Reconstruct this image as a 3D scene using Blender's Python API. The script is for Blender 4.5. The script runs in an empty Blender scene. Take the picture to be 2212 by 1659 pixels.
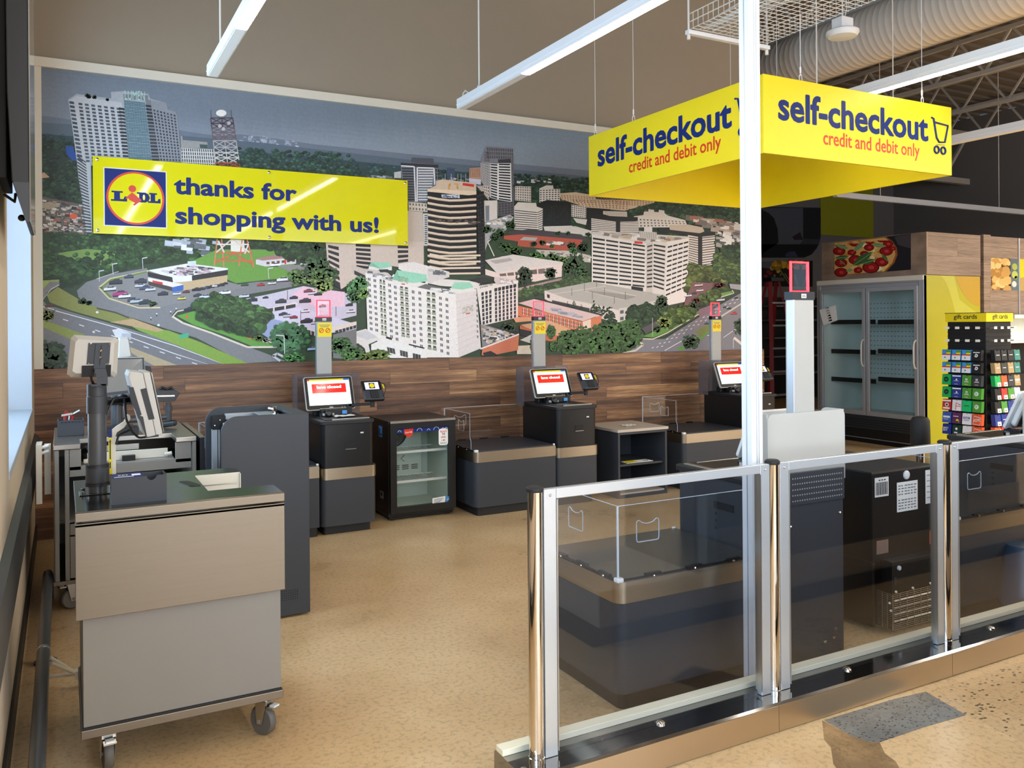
import bpy, bmesh, math, random
from mathutils import Vector, Matrix
random.seed(7)
PI = math.pi
S = bpy.context.scene
COL = S.collection

# ---------------------------------------------------------------- camera
FPX, YAW, ROLL, PCY, PCX, CAMH = 1816.35, math.radians(28.135), math.radians(-0.4374), 700.5, 1106.0, 1.6
cam_d = bpy.data.cameras.new('camera'); cam = bpy.data.objects.new('camera', cam_d); COL.objects.link(cam)
cam_d.sensor_fit = 'HORIZONTAL'; cam_d.sensor_width = 36.0
cam_d.lens = FPX / 2212 * 36.0
cam_d.shift_y = (PCY - 829.5) / 2212.0
cam_d.clip_start = 0.02; cam_d.clip_end = 200
FW = Vector((math.sin(YAW), math.cos(YAW), 0)); R0 = Vector((math.cos(YAW), -math.sin(YAW), 0)); U0 = Vector((0, 0, 1))
RR = R0 * math.cos(ROLL) + U0 * math.sin(ROLL); UU = -R0 * math.sin(ROLL) + U0 * math.cos(ROLL)
mw = Matrix((RR, UU, -FW)).transposed().to_4x4(); mw.translation = Vector((0, 0, CAMH))
cam.matrix_world = mw
S.camera = cam

def at(x, y, X=None, Y=None, Z=None):
    """a measured point of the photograph as a point of the place, on a plane X=, Y= or Z="""
    d = RR * ((x - PCX) / FPX) - UU * ((y - PCY) / FPX) + FW
    t = X / d.x if X is not None else (Y / d.y if Y is not None else (Z - CAMH) / d.z)
    return d * t + Vector((0, 0, CAMH))

# ---------------------------------------------------------------- colour management, world
S.view_settings.view_transform = 'Standard'
S.view_settings.look = 'None'
S.view_settings.gamma = 1.0
S.view_settings.use_curve_mapping = False
S.view_settings.exposure = 0.28
try:
    S.cycles.max_bounces = 10; S.cycles.transparent_max_bounces = 24; S.cycles.diffuse_bounces = 4
    S.cycles.glossy_bounces = 4; S.cycles.sample_clamp_indirect = 6.0
    S.cycles.caustics_reflective = False; S.cycles.caustics_refractive = False
except Exception:
    pass
W = bpy.data.worlds.new('sky'); S.world = W; W.use_nodes = True
bg = W.node_tree.nodes['Background']; bg.inputs[0].default_value = (0.62, 0.80, 1.0, 1); bg.inputs[1].default_value = 1.6

def area_light(name, loc, direction, sx, sy, power, color):
    d = bpy.data.lights.new(name, 'AREA'); d.shape = 'RECTANGLE'; d.size = sx; d.size_y = sy; d.energy = power; d.color = color
    o = bpy.data.objects.new(name, d); COL.objects.link(o); o.location = loc
    o.rotation_euler = Vector(direction).to_track_quat('-Z', 'Y').to_euler()
    return o
# daylight through the windows of the left wall and of the shop front behind the camera
area_light('window_daylight', (-0.62, 5.3, 2.3), (1, 0, -0.15), 2.4, 2.6, 70, (0.55, 0.77, 1.0))
area_light('window_daylight', (-0.62, -0.6, 2.3), (1, 0, -0.15), 2.4, 4.0, 330, (0.58, 0.79, 1.0))
area_light('window_daylight', (3.0, -4.7, 2.2), (0, 1, -0.12), 6.0, 2.6, 260, (0.94, 0.96, 1.0))

# added fill lights out of view, brightening the freezer and card rack side
for lx, ly, ln in ((8.2, -0.8, 5.0), (11.5, 0.5, 6.0), (14.0, 3.0, 5.0)):
    area_light('side_fill_light', (lx, ly, 3.3), (0, 0, -1), 0.08, ln, 340, (1.0, 0.93, 0.82))

# ---------------------------------------------------------------- colours and materials
def s2l(v):
    v = v / 255.0
    return v / 12.92 if v <= 0.04045 else ((v + 0.055) / 1.055) ** 2.4
def lin(c): return (s2l(c[0]), s2l(c[1]), s2l(c[2]), 1.0)
MATS = {}
def M(name, c=(200, 200, 200), rough=0.5, metal=0.0, spec=0.5, coat=0.0, emit=None, es=1.0, var=0.0, vscale=8.0, bump=0.0, bscale=60.0, stretch=(1, 1, 1), aniso=0.0):
    if name in MATS: return MATS[name]
    m = bpy.data.materials.new(name); m.use_nodes = True; nt = m.node_tree; b = nt.nodes['Principled BSDF']
    b.inputs['Base Color'].default_value = lin(c); b.inputs['Roughness'].default_value = rough; b.inputs['Metallic'].default_value = metal
    b.inputs['Specular IOR Level'].default_value = spec; b.inputs['Coat Weight'].default_value = coat; b.inputs['Coat Roughness'].default_value = 0.05
    b.inputs['Anisotropic'].default_value = aniso
    if emit:
        b.inputs['Emission Color'].default_value = lin(emit); b.inputs['Emission Strength'].default_value = es
    v = var if var else 0.03
    tc = nt.nodes.new('ShaderNodeTexCoord'); mp = nt.nodes.new('ShaderNodeMapping'); mp.inputs['Scale'].default_value = stretch
    n = nt.nodes.new('ShaderNodeTexNoise'); n.inputs['Scale'].default_value = vscale; n.inputs['Detail'].default_value = 5
    r = nt.nodes.new('ShaderNodeMapRange'); r.inputs['To Min'].default_value = 1 - v; r.inputs['To Max'].default_value = 1 + v
    mx = nt.nodes.new('ShaderNodeMix'); mx.data_type = 'RGBA'; mx.blend_type = 'MULTIPLY'; mx.inputs[0].default_value = 1
    mx.inputs[6].default_value = lin(c)
    nt.links.new(tc.outputs['Object'], mp.inputs[0]); nt.links.new(mp.outputs[0], n.inputs['Vector'])
    nt.links.new(n.outputs[0], r.inputs[0]); nt.links.new(r.outputs[0], mx.inputs[7]); nt.links.new(mx.outputs[2], b.inputs['Base Color'])
    if bump:
        n2 = nt.nodes.new('ShaderNodeTexNoise'); n2.inputs['Scale'].default_value = bscale; n2.inputs['Detail'].default_value = 3
        bp = nt.nodes.new('ShaderNodeBump'); bp.inputs['Strength'].default_value = bump; bp.inputs['Distance'].default_value = 0.01
        nt.links.new(mp.outputs[0], n2.inputs['Vector']); nt.links.new(n2.outputs[0], bp.inputs['Height']); nt.links.new(bp.outputs[0], b.inputs['Normal'])
    MATS[name] = m
    return m

def glass(name, tint=(0.96, 0.98, 0.98), rough=0.0, ior=1.45, frost=0.0, fc=(200, 205, 210)):
    if name in MATS: return MATS[name]
    m = bpy.data.materials.new(name); m.use_nodes = True; nt = m.node_tree
    for n in list(nt.nodes): nt.nodes.remove(n)
    out = nt.nodes.new('ShaderNodeOutputMaterial'); tr = nt.nodes.new('ShaderNodeBsdfTransparent'); gl = nt.nodes.new('ShaderNodeBsdfGlossy')
    fr = nt.nodes.new('ShaderNodeFresnel'); ge = nt.nodes.new('ShaderNodeNewGeometry'); iv = nt.nodes.new('ShaderNodeMix')
    iv.inputs[2].default_value = ior; iv.inputs[3].default_value = 1.0 / ior; nt.links.new(ge.outputs['Backfacing'], iv.inputs[0]); nt.links.new(iv.outputs[0], fr.inputs[0])
    tr.inputs[0].default_value = (*tint, 1); gl.inputs['Roughness'].default_value = rough
    mx = nt.nodes.new('ShaderNodeMixShader'); nt.links.new(fr.outputs[0], mx.inputs[0]); nt.links.new(tr.outputs[0], mx.inputs[1]); nt.links.new(gl.outputs[0], mx.inputs[2])
    last = mx
    if frost:
        df = nt.nodes.new('ShaderNodeBsdfDiffuse'); df.inputs[0].default_value = lin(fc)
        tl = nt.nodes.new('ShaderNodeBsdfTranslucent'); tl.inputs[0].default_value = lin(fc)
        a = nt.nodes.new('ShaderNodeMixShader'); a.inputs[0].default_value = 0.35; nt.links.new(df.outputs[0], a.inputs[1]); nt.links.new(tl.outputs[0], a.inputs[2])
        m2 = nt.nodes.new('ShaderNodeMixShader'); m2.inputs[0].default_value = frost; nt.links.new(mx.outputs[0], m2.inputs[1]); nt.links.new(a.outputs[0], m2.inputs[2]); last = m2
    nt.links.new(last.outputs[0], out.inputs[0]); MATS[name] = m
    return m

def node_mat(name):
    m = bpy.data.materials.new(name); m.use_nodes = True; MATS[name] = m
    return m, m.node_tree, m.node_tree.nodes['Principled BSDF']
def ramp(nt, stops):
    r = nt.nodes.new('ShaderNodeValToRGB'); e = r.color_ramp.elements
    e[0].position, e[0].color = stops[0][0], lin(stops[0][1]); e[1].position, e[1].color = stops[-1][0], lin(stops[-1][1])
    for p, c in stops[1:-1]:
        k = e.new(p); k.color = lin(c)
    return r
def noise(nt, vec, scale, detail=4, rough=0.5):
    n = nt.nodes.new('ShaderNodeTexNoise'); n.inputs['Scale'].default_value = scale; n.inputs['Detail'].default_value = detail; n.inputs['Roughness'].default_value = rough
    if vec is not None: nt.links.new(vec, n.inputs['Vector'])
    return n
def mixc(nt, fac, a, b, mode='MIX'):
    m = nt.nodes.new('ShaderNodeMix'); m.data_type = 'RGBA'; m.blend_type = mode
    for i, v in ((0, fac), (6, a), (7, b)):
        if hasattr(v, 'links') or isinstance(v, bpy.types.NodeSocket): nt.links.new(v, m.inputs[i])
        else: m.inputs[i].default_value = v
    return m.outputs[2]

def floor_mat(name, stops, speck, fleck, density=0.42, rough=0.3):
    m, nt, b = node_mat(name); tc = nt.nodes.new('ShaderNodeTexCoord').outputs['Object']
    n1 = noise(nt, tc, 1.1, 6, 0.62); r1 = ramp(nt, stops); nt.links.new(n1.outputs[0], r1.inputs[0])
    n2 = noise(nt, tc, 46, 3, 0.6); r2 = ramp(nt, [(0.36, (150, 150, 150)), (0.5, (255, 255, 255)), (0.66, (255, 255, 255))]); nt.links.new(n2.outputs[0], r2.inputs[0])
    c = mixc(nt, 0.35, r1.outputs[0], r2.outputs[0], 'MULTIPLY')
    mp = nt.nodes.new('ShaderNodeMapping'); mp.inputs['Scale'].default_value = (1, 1.6, 1); nt.links.new(tc, mp.inputs[0])
    v = nt.nodes.new('ShaderNodeTexVoronoi'); v.inputs['Scale'].default_value = speck; nt.links.new(mp.outputs[0], v.inputs['Vector'])
    lt = nt.nodes.new('ShaderNodeMath'); lt.operation = 'LESS_THAN'; lt.inputs[1].default_value = density * 0.45; nt.links.new(v.outputs['Distance'], lt.inputs[0])
    nz = noise(nt, v.outputs['Color'], 9, 0); gt = nt.nodes.new('ShaderNodeMath'); gt.operation = 'GREATER_THAN'; gt.inputs[1].default_value = 0.53; nt.links.new(nz.outputs[0], gt.inputs[0])
    mu = nt.nodes.new('ShaderNodeMath'); mu.operation = 'MULTIPLY'; nt.links.new(lt.outputs[0], mu.inputs[0]); nt.links.new(gt.outputs[0], mu.inputs[1])
    m3 = nt.nodes.new('ShaderNodeMath'); m3.operation = 'MULTIPLY'; m3.inputs[1].default_value = 0.8; nt.links.new(mu.outputs[0], m3.inputs[0])
    c = mixc(nt, m3.outputs[0], c, lin(fleck)); nt.links.new(c, b.inputs['Base Color'])
    rr = nt.nodes.new('ShaderNodeMapRange'); rr.inputs['To Min'].default_value = rough - 0.08; rr.inputs['To Max'].default_value = rough + 0.14
    nt.links.new(n1.outputs[0], rr.inputs[0]); nt.links.new(rr.outputs[0], b.inputs['Roughness'])
    return m
floor_mat('polished_concrete', [(0.28, (190, 154, 108)), (0.45, (214, 178, 130)), (0.6, (226, 192, 144)), (0.75, (236, 206, 162))], 95, (168, 126, 84), 0.30, 0.27)
floor_mat('black_fleck_concrete', [(0.3, (192, 156, 110)), (0.6, (214, 180, 134)), (0.75, (226, 196, 152))], 36, (30, 28, 27), 0.75, 0.34)
floor_mat('grey_patch_concrete', [(0.3, (86, 86, 84)), (0.5, (120, 118, 114)), (0.7, (158, 156, 150))], 60, (28, 28, 28), 0.8, 0.4)
floor_mat('worn_brown_concrete', [(0.3, (120, 94, 64)), (0.5, (140, 110, 74)), (0.58, (176, 140, 96)), (0.75, (132, 104, 74))], 40, (110, 70, 50), 0.4, 0.4)

def wood_mat(name, cols, rows=0.118, length=1.25, gscale=5.0, axis='XZ', rough=0.45, contrast=1.0):
    m, nt, b = node_mat(name); tc = nt.nodes.new('ShaderNodeTexCoord').outputs['Object']
    mp = nt.nodes.new('ShaderNodeMapping')
    if axis == 'XZ': mp.inputs['Rotation'].default_value = (-PI / 2, 0, 0)
    else: mp.inputs['Rotation'].default_value = (PI / 2, 0, PI / 2)
    nt.links.new(tc, mp.inputs[0])
    br = nt.nodes.new('ShaderNodeTexBrick'); br.offset = 0.43; br.offset_frequency = 2; br.squash = 0.7; br.squash_frequency = 3
    br.inputs['Color1'].default_value = (0, 0, 0, 1); br.inputs['Color2'].default_value = (1, 1, 1, 1); br.inputs['Mortar'].default_value = (0.05, 0.05, 0.05, 1)
    br.inputs['Scale'].default_value = 1; br.inputs['Mortar Size'].default_value = 0.0012; br.inputs['Brick Width'].default_value = length; br.inputs['Row Height'].default_value = rows
    nt.links.new(mp.outputs[0], br.inputs['Vector'])
    r = ramp(nt, [(i / (len(cols) - 1), c) for i, c in enumerate(cols)]); 
    # long grain, shifted per board
    ad = nt.nodes.new('ShaderNodeVectorMath'); ad.operation = 'MULTIPLY_ADD'; ad.inputs[1].default_value = (7.3, 3.1, 5.7); nt.links.new(br.outputs['Color'], ad.inputs[0]); nt.links.new(mp.outputs[0], ad.inputs[2])
    m2 = nt.nodes.new('ShaderNodeMapping'); m2.inputs['Scale'].default_value = (0.36, 7.0, 1); nt.links.new(ad.outputs[0], m2.inputs[0])
    g = noise(nt, m2.outputs[0], gscale * 0.55, 5, 0.6)
    m4 = nt.nodes.new('ShaderNodeMapping'); m4.inputs['Scale'].default_value = (2.0, 60, 1); nt.links.new(ad.outputs[0], m4.inputs[0])
    g2 = noise(nt, m4.outputs[0], gscale * 0.8, 4, 0.6)
    s = nt.nodes.new('ShaderNodeMath'); s.operation = 'MULTIPLY_ADD'; s.inputs[1].default_value = 0.45 * contrast; nt.links.new(br.outputs['Color'], s.inputs[0])
    mr = nt.nodes.new('ShaderNodeMapRange'); mr.inputs['From Min'].default_value = 0.3; mr.inputs['From Max'].default_value = 0.7; mr.inputs['To Min'].default_value = -0.1; mr.inputs['To Max'].default_value = 0.72
    nt.links.new(g.outputs[0], mr.inputs[0]); nt.links.new(mr.outputs[0], s.inputs[2]); nt.links.new(s.outputs[0], r.inputs[0])
    gr = ramp(nt, [(0.35, (190, 190, 190)), (0.6, (255, 255, 255))]); nt.links.new(g2.outputs[0], gr.inputs[0])
    c = mixc(nt, 0.8, r.outputs[0], gr.outputs[0], 'MULTIPLY')
    c = mixc(nt, br.outputs['Fac'], c, lin((30, 20, 14)))
    nt.links.new(c, b.inputs['Base Color']); b.inputs['Roughness'].default_value = rough
    return m
wood_mat('walnut_boards', [(64, 42, 30), (100, 68, 48), (130, 90, 62), (160, 114, 78), (204, 156, 108)])
wood_mat('oak_laminate', [(132, 108, 88), (150, 126, 104), (166, 140, 118), (154, 128, 106)], 0.24, 3.0, 3.0, 'XZ', 0.5, 0.35)
wood_mat('oak_laminate_side', [(132, 108, 88), (150, 126, 104), (166, 140, 118), (154, 128, 106)], 0.24, 3.0, 3.0, 'YZ', 0.5, 0.35)

def print_mat(name, rough=0.42, spec=0.35):
    m, nt, b = node_mat(name)
    a = nt.nodes.new('ShaderNodeAttribute'); a.attribute_name = 'ink'
    tc = nt.nodes.new('ShaderNodeTexCoord').outputs['Object']; n = noise(nt, tc, 55, 4, 0.7)
    r = ramp(nt, [(0.3, (238, 238, 238)), (0.7, (255, 255, 255))]); nt.links.new(n.outputs[0], r.inputs[0])
    nt.links.new(mixc(nt, 1.0, a.outputs['Color'], r.outputs[0], 'MULTIPLY'), b.inputs['Base Color'])
    b.inputs['Roughness'].default_value = rough; b.inputs['Specular IOR Level'].default_value = spec
    return m
print_mat('printed_film'); print_mat('printed_gloss', 0.12, 0.5); print_mat('printed_dark', 0.6, 0.2)

# ---------------------------------------------------------------- mesh builder
class MB:
    def __init__(s): s.v = []; s.f = []; s.m = []; s.c = []; s.ink = None
    def add(s, vs, fs, mi=0):
        o = len(s.v); s.v += [Vector(p) for p in vs]
        for f in fs:
            s.f.append([i + o for i in f]); s.m.append(mi); s.c.append(s.ink)
        return s
    def box(s, x0, x1, y0, y1, z0, z1, mi=0):
        vs = [(x, y, z) for z in (z0, z1) for y in (y0, y1) for x in (x0, x1)]
        return s.add(vs, [(0, 1, 3, 2), (4, 6, 7, 5), (0, 4, 5, 1), (2, 3, 7, 6), (0, 2, 6, 4), (1, 5, 7, 3)], mi)
    def obox(s, c, ux, uy, uz, mi=0):
        """box by centre and three half vectors"""
        c, ux, uy, uz = Vector(c), Vector(ux), Vector(uy), Vector(uz)
        vs = [c + ux * a + uy * b + uz * d for d in (-1, 1) for b in (-1, 1) for a in (-1, 1)]
        return s.add(vs, [(0, 1, 3, 2), (4, 6, 7, 5), (0, 4, 5, 1), (2, 3, 7, 6), (0, 2, 6, 4), (1, 5, 7, 3)], mi)
    def beam(s, a, b, w, h=None, mi=0, up=(0, 0, 1)):
        a, b = Vector(a), Vector(b); d = b - a; u = Vector(up)
        if abs(d.normalized().dot(u)) > 0.98: u = Vector((1, 0, 0))
        x = d.cross(u).normalized(); y = x.cross(d).normalized()
        return s.obox((a + b) / 2, d / 2, x * (w / 2), y * ((h or w) / 2), mi)
    def prism(s, pts, d, mi=0, cap=True):
        """polygon of 3-D points pushed along vector d"""
        n = len(pts); d = Vector(d); a = [Vector(p) for p in pts]; vs = a + [p + d for p in a]
        fs = [(i, (i + 1) % n, n + (i + 1) % n, n + i) for i in range(n)]
        if cap: fs += [tuple(range(n)), tuple(range(2 * n - 1, n - 1, -1))]
        return s.add(vs, fs, mi)
    def poly(s, pts, mi=0): return s.add(pts, [tuple(range(len(pts)))], mi)
    def ring(s, c, ax, r, n, ph=0.0):
        ax = Vector(ax).normalized(); u = ax.orthogonal().normalized()
        if abs(ax.z) > 0.99: u = Vector((1, 0, 0))
        w = ax.cross(u)
        return [Vector(c) + (u * math.cos(ph + 2 * PI * i / n) + w * math.sin(ph + 2 * PI * i / n)) * r for i in range(n)]
    def lathe(s, prof, c=(0, 0, 0), ax=(0, 0, 1), n=24, mi=0, cap=True):
        c = Vector(c); ax = Vector(ax).normalized(); vs = []
        for r, h in prof: vs += s.ring(c + ax * h, ax, max(r, 1e-5), n)
        fs = [(k * n + i, k * n + (i + 1) % n, (k + 1) * n + (i + 1) % n, (k + 1) * n + i) for k in range(len(prof) - 1) for i in range(n)]
        if cap: fs += [tuple(range(n)), tuple(range(len(prof) * n - 1, (len(prof) - 1) * n - 1, -1))]
        return s.add(vs, fs, mi)
    def cyl(s, a, b, r, n=16, mi=0):
        a, b = Vector(a), Vector(b); return s.lathe([(r, 0), (r, (b - a).length)], a, b - a, n, mi)
    def tube(s, path, r, n=8, mi=0, closed=False):
        p = [Vector(q) for q in path]; vs = []; k = len(p); u = None
        for i in range(k):
            t = (p[(i + 1) % k] - p[i - 1]) if closed else (p[min(i + 1, k - 1)] - p[max(i - 1, 0)])
            t.normalize()
            if u is None: u = t.orthogonal().normalized()
            u = (u - t * u.dot(t)).normalized(); w = t.cross(u)
            vs += [p[i] + (u * math.cos(2 * PI * j / n) + w * math.sin(2 * PI * j / n)) * r for j in range(n)]
        rng = range(k) if closed else range(k - 1)
        fs = [(i * n + j, i * n + (j + 1) % n, ((i + 1) % k) * n + (j + 1) % n, ((i + 1) % k) * n + j) for i in rng for j in range(n)]
        if not closed: fs += [tuple(range(n)), tuple(range(k * n - 1, (k - 1) * n - 1, -1))]
        return s.add(vs, fs, mi)
    def ball(s, c, r, mi=0, n=12):
        return s.lathe([(r * math.sin(PI * i / 6), -r * math.cos(PI * i / 6)) for i in range(7)], c, (0, 0, 1), n, mi, False)
    def text(s, t, o, ux, uy, width, height, mi=0, bold=0.0, spacing=1.0, fat=0.0):
        """flat lettering: baseline-left point o, reading direction ux, up direction uy"""
        cu = bpy.data.curves.new('letters', 'FONT'); cu.body = t; cu.offset = bold; cu.resolution_u = 3; cu.space_character = spacing
        ob = bpy.data.objects.new('letters', cu); me = bpy.data.meshes.new_from_object(ob)
        xs = [v.co.x for v in me.vertices]
        if xs:
            x0, x1 = min(xs), max(xs); sx = width / (x1 - x0); sy = height / 0.72; ux, uy, o = Vector(ux), Vector(uy), Vector(o)
            n = ux.cross(uy).normalized()
            for k, (dx, dy) in enumerate([(0, 0)] + ([(-fat, 0), (fat, 0), (0, fat), (0, -fat), (-fat * .7, fat * .7), (fat * .7, -fat * .7), (fat * .7, fat * .7), (-fat * .7, -fat * .7)] if fat else [])):
                s.add([o + ux * ((v.co.x - x0 + dx) * sx) + uy * ((v.co.y + dy) * sy) + n * (k * 3e-5) for v in me.vertices], [tuple(p.vertices) for p in me.polygons], mi)
        bpy.data.meshes.remove(me); bpy.data.objects.remove(ob); bpy.data.curves.remove(cu)
        return s
    def build(s, name, mats, parent=None, bevel=0.0, smooth=False, kind=None, seg=2, label=None, norm=True):
        if not isinstance(mats, (list, tuple)): mats = [mats]
        me = bpy.data.meshes.new(name); o = bpy.data.objects.new(name, me); COL.objects.link(o)
        off = Vector((0, 0, 0)); p = parent
        while p is not None: off = off + p.location; p = p.parent
        me.from_pydata([tuple(v - off) for v in s.v], [], s.f)
        for m in mats: me.materials.append(MATS[m] if isinstance(m, str) else m)
        for i, p in enumerate(me.polygons): p.material_index = s.m[i]
        if any(c is not None for c in s.c):
            a = me.color_attributes.new('ink', 'FLOAT_COLOR', 'CORNER'); buf = []
            for i, p in enumerate(me.polygons): buf += list(s.c[i] or (1, 1, 1, 1)) * len(p.vertices)
            a.data.foreach_set('color', buf)
        elif norm:
            bm = bmesh.new(); bm.from_mesh(me); bmesh.ops.recalc_face_normals(bm, faces=bm.faces); bm.to_mesh(me); bm.free()
        if smooth:
            for p in me.polygons: p.use_smooth = True
            try: me.set_sharp_from_angle(angle=math.radians(40))
            except Exception: pass
        if bevel:
            b = o.modifiers.new('edge', 'BEVEL'); b.width = bevel; b.segments = seg; b.limit_method = 'ANGLE'; b.angle_limit = math.radians(40); b.harden_normals = False
        if parent is not None: o.parent = parent
        if kind: o['kind'] = kind
        if label: o['label'] = label
        me.update()
        return o

def thing(name, label, cat, loc, group=None):
    o = bpy.data.objects.new(name, None); COL.objects.link(o); o.location = loc; o.empty_display_size = 0.1
    o['label'] = label; o['category'] = cat
    if group: o['group'] = group
    return o
def tag(o, label, cat, group=None):
    o['label'] = label; o['category'] = cat
    if group: o['group'] = group
    return o
def settle(o):
    """origin of a single-mesh thing to the middle of its base"""
    vs = o.data.vertices; lo = Vector((min(v.co.x for v in vs), min(v.co.y for v in vs), min(v.co.z for v in vs))); hi = Vector((max(v.co.x for v in vs), max(v.co.y for v in vs), 0))
    c = Vector(((lo.x + hi.x) / 2, (lo.y + hi.y) / 2, lo.z)); o.data.transform(Matrix.Translation(-c)); o.location = c
    return o
def roundrect(x0, x1, z0, z1, r, n=5, corners='tl tr br bl'):
    pts = []
    for nm, cx, cz, a0 in (('bl', x0 + r, z0 + r, PI), ('br', x1 - r, z0 + r, 1.5 * PI), ('tr', x1 - r, z1 - r, 0), ('tl', x0 + r, z1 - r, PI / 2)):
        if nm in corners: pts += [(cx + r * math.cos(a0 + PI / 2 * i / n), cz + r * math.sin(a0 + PI / 2 * i / n)) for i in range(n + 1)]
        else: pts.append({'bl': (x0, z0), 'br': (x1, z0), 'tr': (x1, z1), 'tl': (x0, z1)}[nm])
    return pts

# ---------------------------------------------------------------- shared materials
M('white_paint', (226, 224, 218), 0.5); M('reveal_paint', (176, 182, 188), 0.6); M('taupe_paint', (154, 141, 122), 0.8); M('beige_paint', (206, 190, 168), 0.75)
M('cream_trim', (222, 214, 196), 0.5); M('strip_cream', (255, 246, 216), 0.5); M('clad_steel', (206, 188, 162), 0.36, 1.0, var=0.06, vscale=3); M('bumper_grey', (62, 62, 62), 0.45); M('black_plastic', (16, 16, 17), 0.35)
M('black_matte', (14, 14, 15), 0.7); M('soft_black', (24, 24, 26), 0.5); M('graphite', (58, 61, 66), 0.45, spec=0.4); M('graphite_dark', (46, 49, 55), 0.5)
M('steel', (196, 192, 184), 0.28, 1.0, var=0.06, vscale=3); M('brushed_steel', (186, 172, 150), 0.34, 1.0, var=0.08, vscale=6, stretch=(1, 1, 24))
M('mirror_steel', (150, 148, 146), 0.10, 1.0); M('chrome', (222, 214, 204), 0.06, 1.0); M('apron_steel', (132, 122, 108), 0.42, 1.0, var=0.06, vscale=3, stretch=(1, 1, 30))
M('cart_grey', (136, 131, 123), 0.45); M('silver_plastic', (188, 184, 176), 0.35); M('alu', (196, 200, 204), 0.3, 0.6); M('pole_grey', (172, 170, 164), 0.45)
M('tray_steel', (150, 150, 148), 0.3, 1.0, var=0.12, vscale=5); M('deck_steel', (104, 108, 106), 0.16, 1.0); M('pipe_grey', (70, 72, 75), 0.3); M('rubber_grey', (96, 92, 86), 0.6); M('rubber_black', (22, 22, 22), 0.6)
M('sign_yellow', (242, 218, 22), 0.4); M('acrylic_yellow', (232, 222, 20), 0.04, spec=0.6); M('sign_blue', (14, 40, 110), 0.45, spec=0.25); M('sign_red', (214, 52, 28), 0.35)
M('white_plastic', (232, 232, 230), 0.4); M('paper', (240, 238, 232), 0.7); M('ink_black', (20, 20, 22), 0.6); M('ink_grey', (120, 120, 122), 0.7)
M('lamp_white', (236, 236, 236), 0.4); M('lamp_glow', (255, 250, 240), 0.4, emit=(255, 244, 226), es=20.0)
M('screen_white', (200, 225, 235), 0.1, emit=(222, 240, 246), es=0.95); M('screen_red', (190, 30, 24), 0.1, emit=(220, 40, 30), es=0.8); M('screen_blue', (40, 70, 140), 0.1, emit=(60, 90, 170), es=0.6)
M('screen_lilac', (200, 196, 235), 0.1, emit=(206, 204, 240), es=0.7); M('screen_off', (128, 122, 114), 0.08, spec=0.7); M('screen_text', (255, 255, 255), 0.2, emit=(255, 255, 255), es=0.95)
M('red_neon', (255, 40, 50), 0.3, emit=(255, 28, 40), es=7.0); M('label_yellow', (240, 216, 30), 0.5); M('fridge_liner', (196, 208, 196), 0.5); M('freezer_liner', (222, 234, 230), 0.5)
M('freezer_grey', (166, 166, 168), 0.4, 0.2); M('freezer_cream', (214, 206, 190), 0.5); M('lime_panel', (170, 164, 10), 0.4); M('amber_print', (182, 146, 20), 0.4); M('pale_lime', (182, 180, 56), 0.4)
M('deck_dark', (116, 110, 104), 0.8); M('joist_grey', (186, 182, 174), 0.6); M('duct_grey', (206, 200, 190), 0.5, var=0.04, vscale=4); M('far_charcoal', (112, 110, 110), 0.8); M('far_olive', (150, 150, 20), 0.8)
M('ladder_red', (150, 16, 22), 0.5); M('dark_blue', (34, 66, 92), 0.35); M('shelf_black', (22, 22, 26), 0.5); M('copper_label', (150, 112, 92), 0.6); M('orange_label', (216, 92, 40), 0.6)
M('sky_card', (80, 150, 215), 0.5); M('tool_red', (150, 24, 28), 0.5); M('counter_beige', (190, 178, 164), 0.5); M('wire_steel', (196, 184, 160), 0.3, 0.8); M('cable_white', (225, 222, 214), 0.5)
glass('acrylic', (0.955, 0.965, 0.97)); glass('pane_glass', (0.86, 0.875, 0.90), 0.0, 1.5); glass('freezer_glass', (0.95, 0.97, 0.97), 0.0, 1.5); glass('window_glass', (0.97, 0.98, 1.0))
glass('shaded_frosted_acrylic', (0.86, 0.85, 0.86), 0.0, 1.45, 0.28, (150, 144, 148)); glass('lit_frosted_acrylic', (0.9, 0.92, 0.95), 0.1, 1.45, 0.93, (214, 212, 206)); glass('red_acrylic', (0.95, 0.86, 0.87)); M('acrylic_edge', (205, 214, 222), 0.15, emit=(150, 170, 190), es=0.0)
# ================================================================ the setting
WY = 7.3; WX0 = -0.19; WX1 = 7.22; XR = 17.0; YN = -5.0; YF = 13.0; ZC = 5.9
f = MB(); f.box(-0.6, XR, YN, YF, -0.12, 0, 0)
def fl(px, mi, z): f.poly([Vector((p.x, p.y, z)) for p in (at(x, y, Z=0) for x, y in px)], mi)
fl([(1900, 1530), (2030, 1487), (2140, 1452), (2300, 1400), (2420, 1440), (2420, 1640), (2212, 1606), (2110, 1555), (2000, 1505)], 1, 0.0004)
fl([(1780, 1556), (1850, 1535), (1925, 1512), (2000, 1494), (2040, 1518), (2087, 1545), (2000, 1570), (1900, 1604), (1880, 1604), (1840, 1590)], 2, 0.0008)
fl([(1776, 1556), (1840, 1590), (1880, 1604), (1900, 1604), (1912, 1628), (1935, 1645), (1960, 1690), (1840, 1700), (1800, 1650), (1795, 1615), (1780, 1598)], 3, 0.0006)
f.build('floor', ['polished_concrete', 'black_fleck_concrete', 'grey_patch_concrete', 'worn_brown_concrete'], kind='structure', norm=False)

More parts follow.
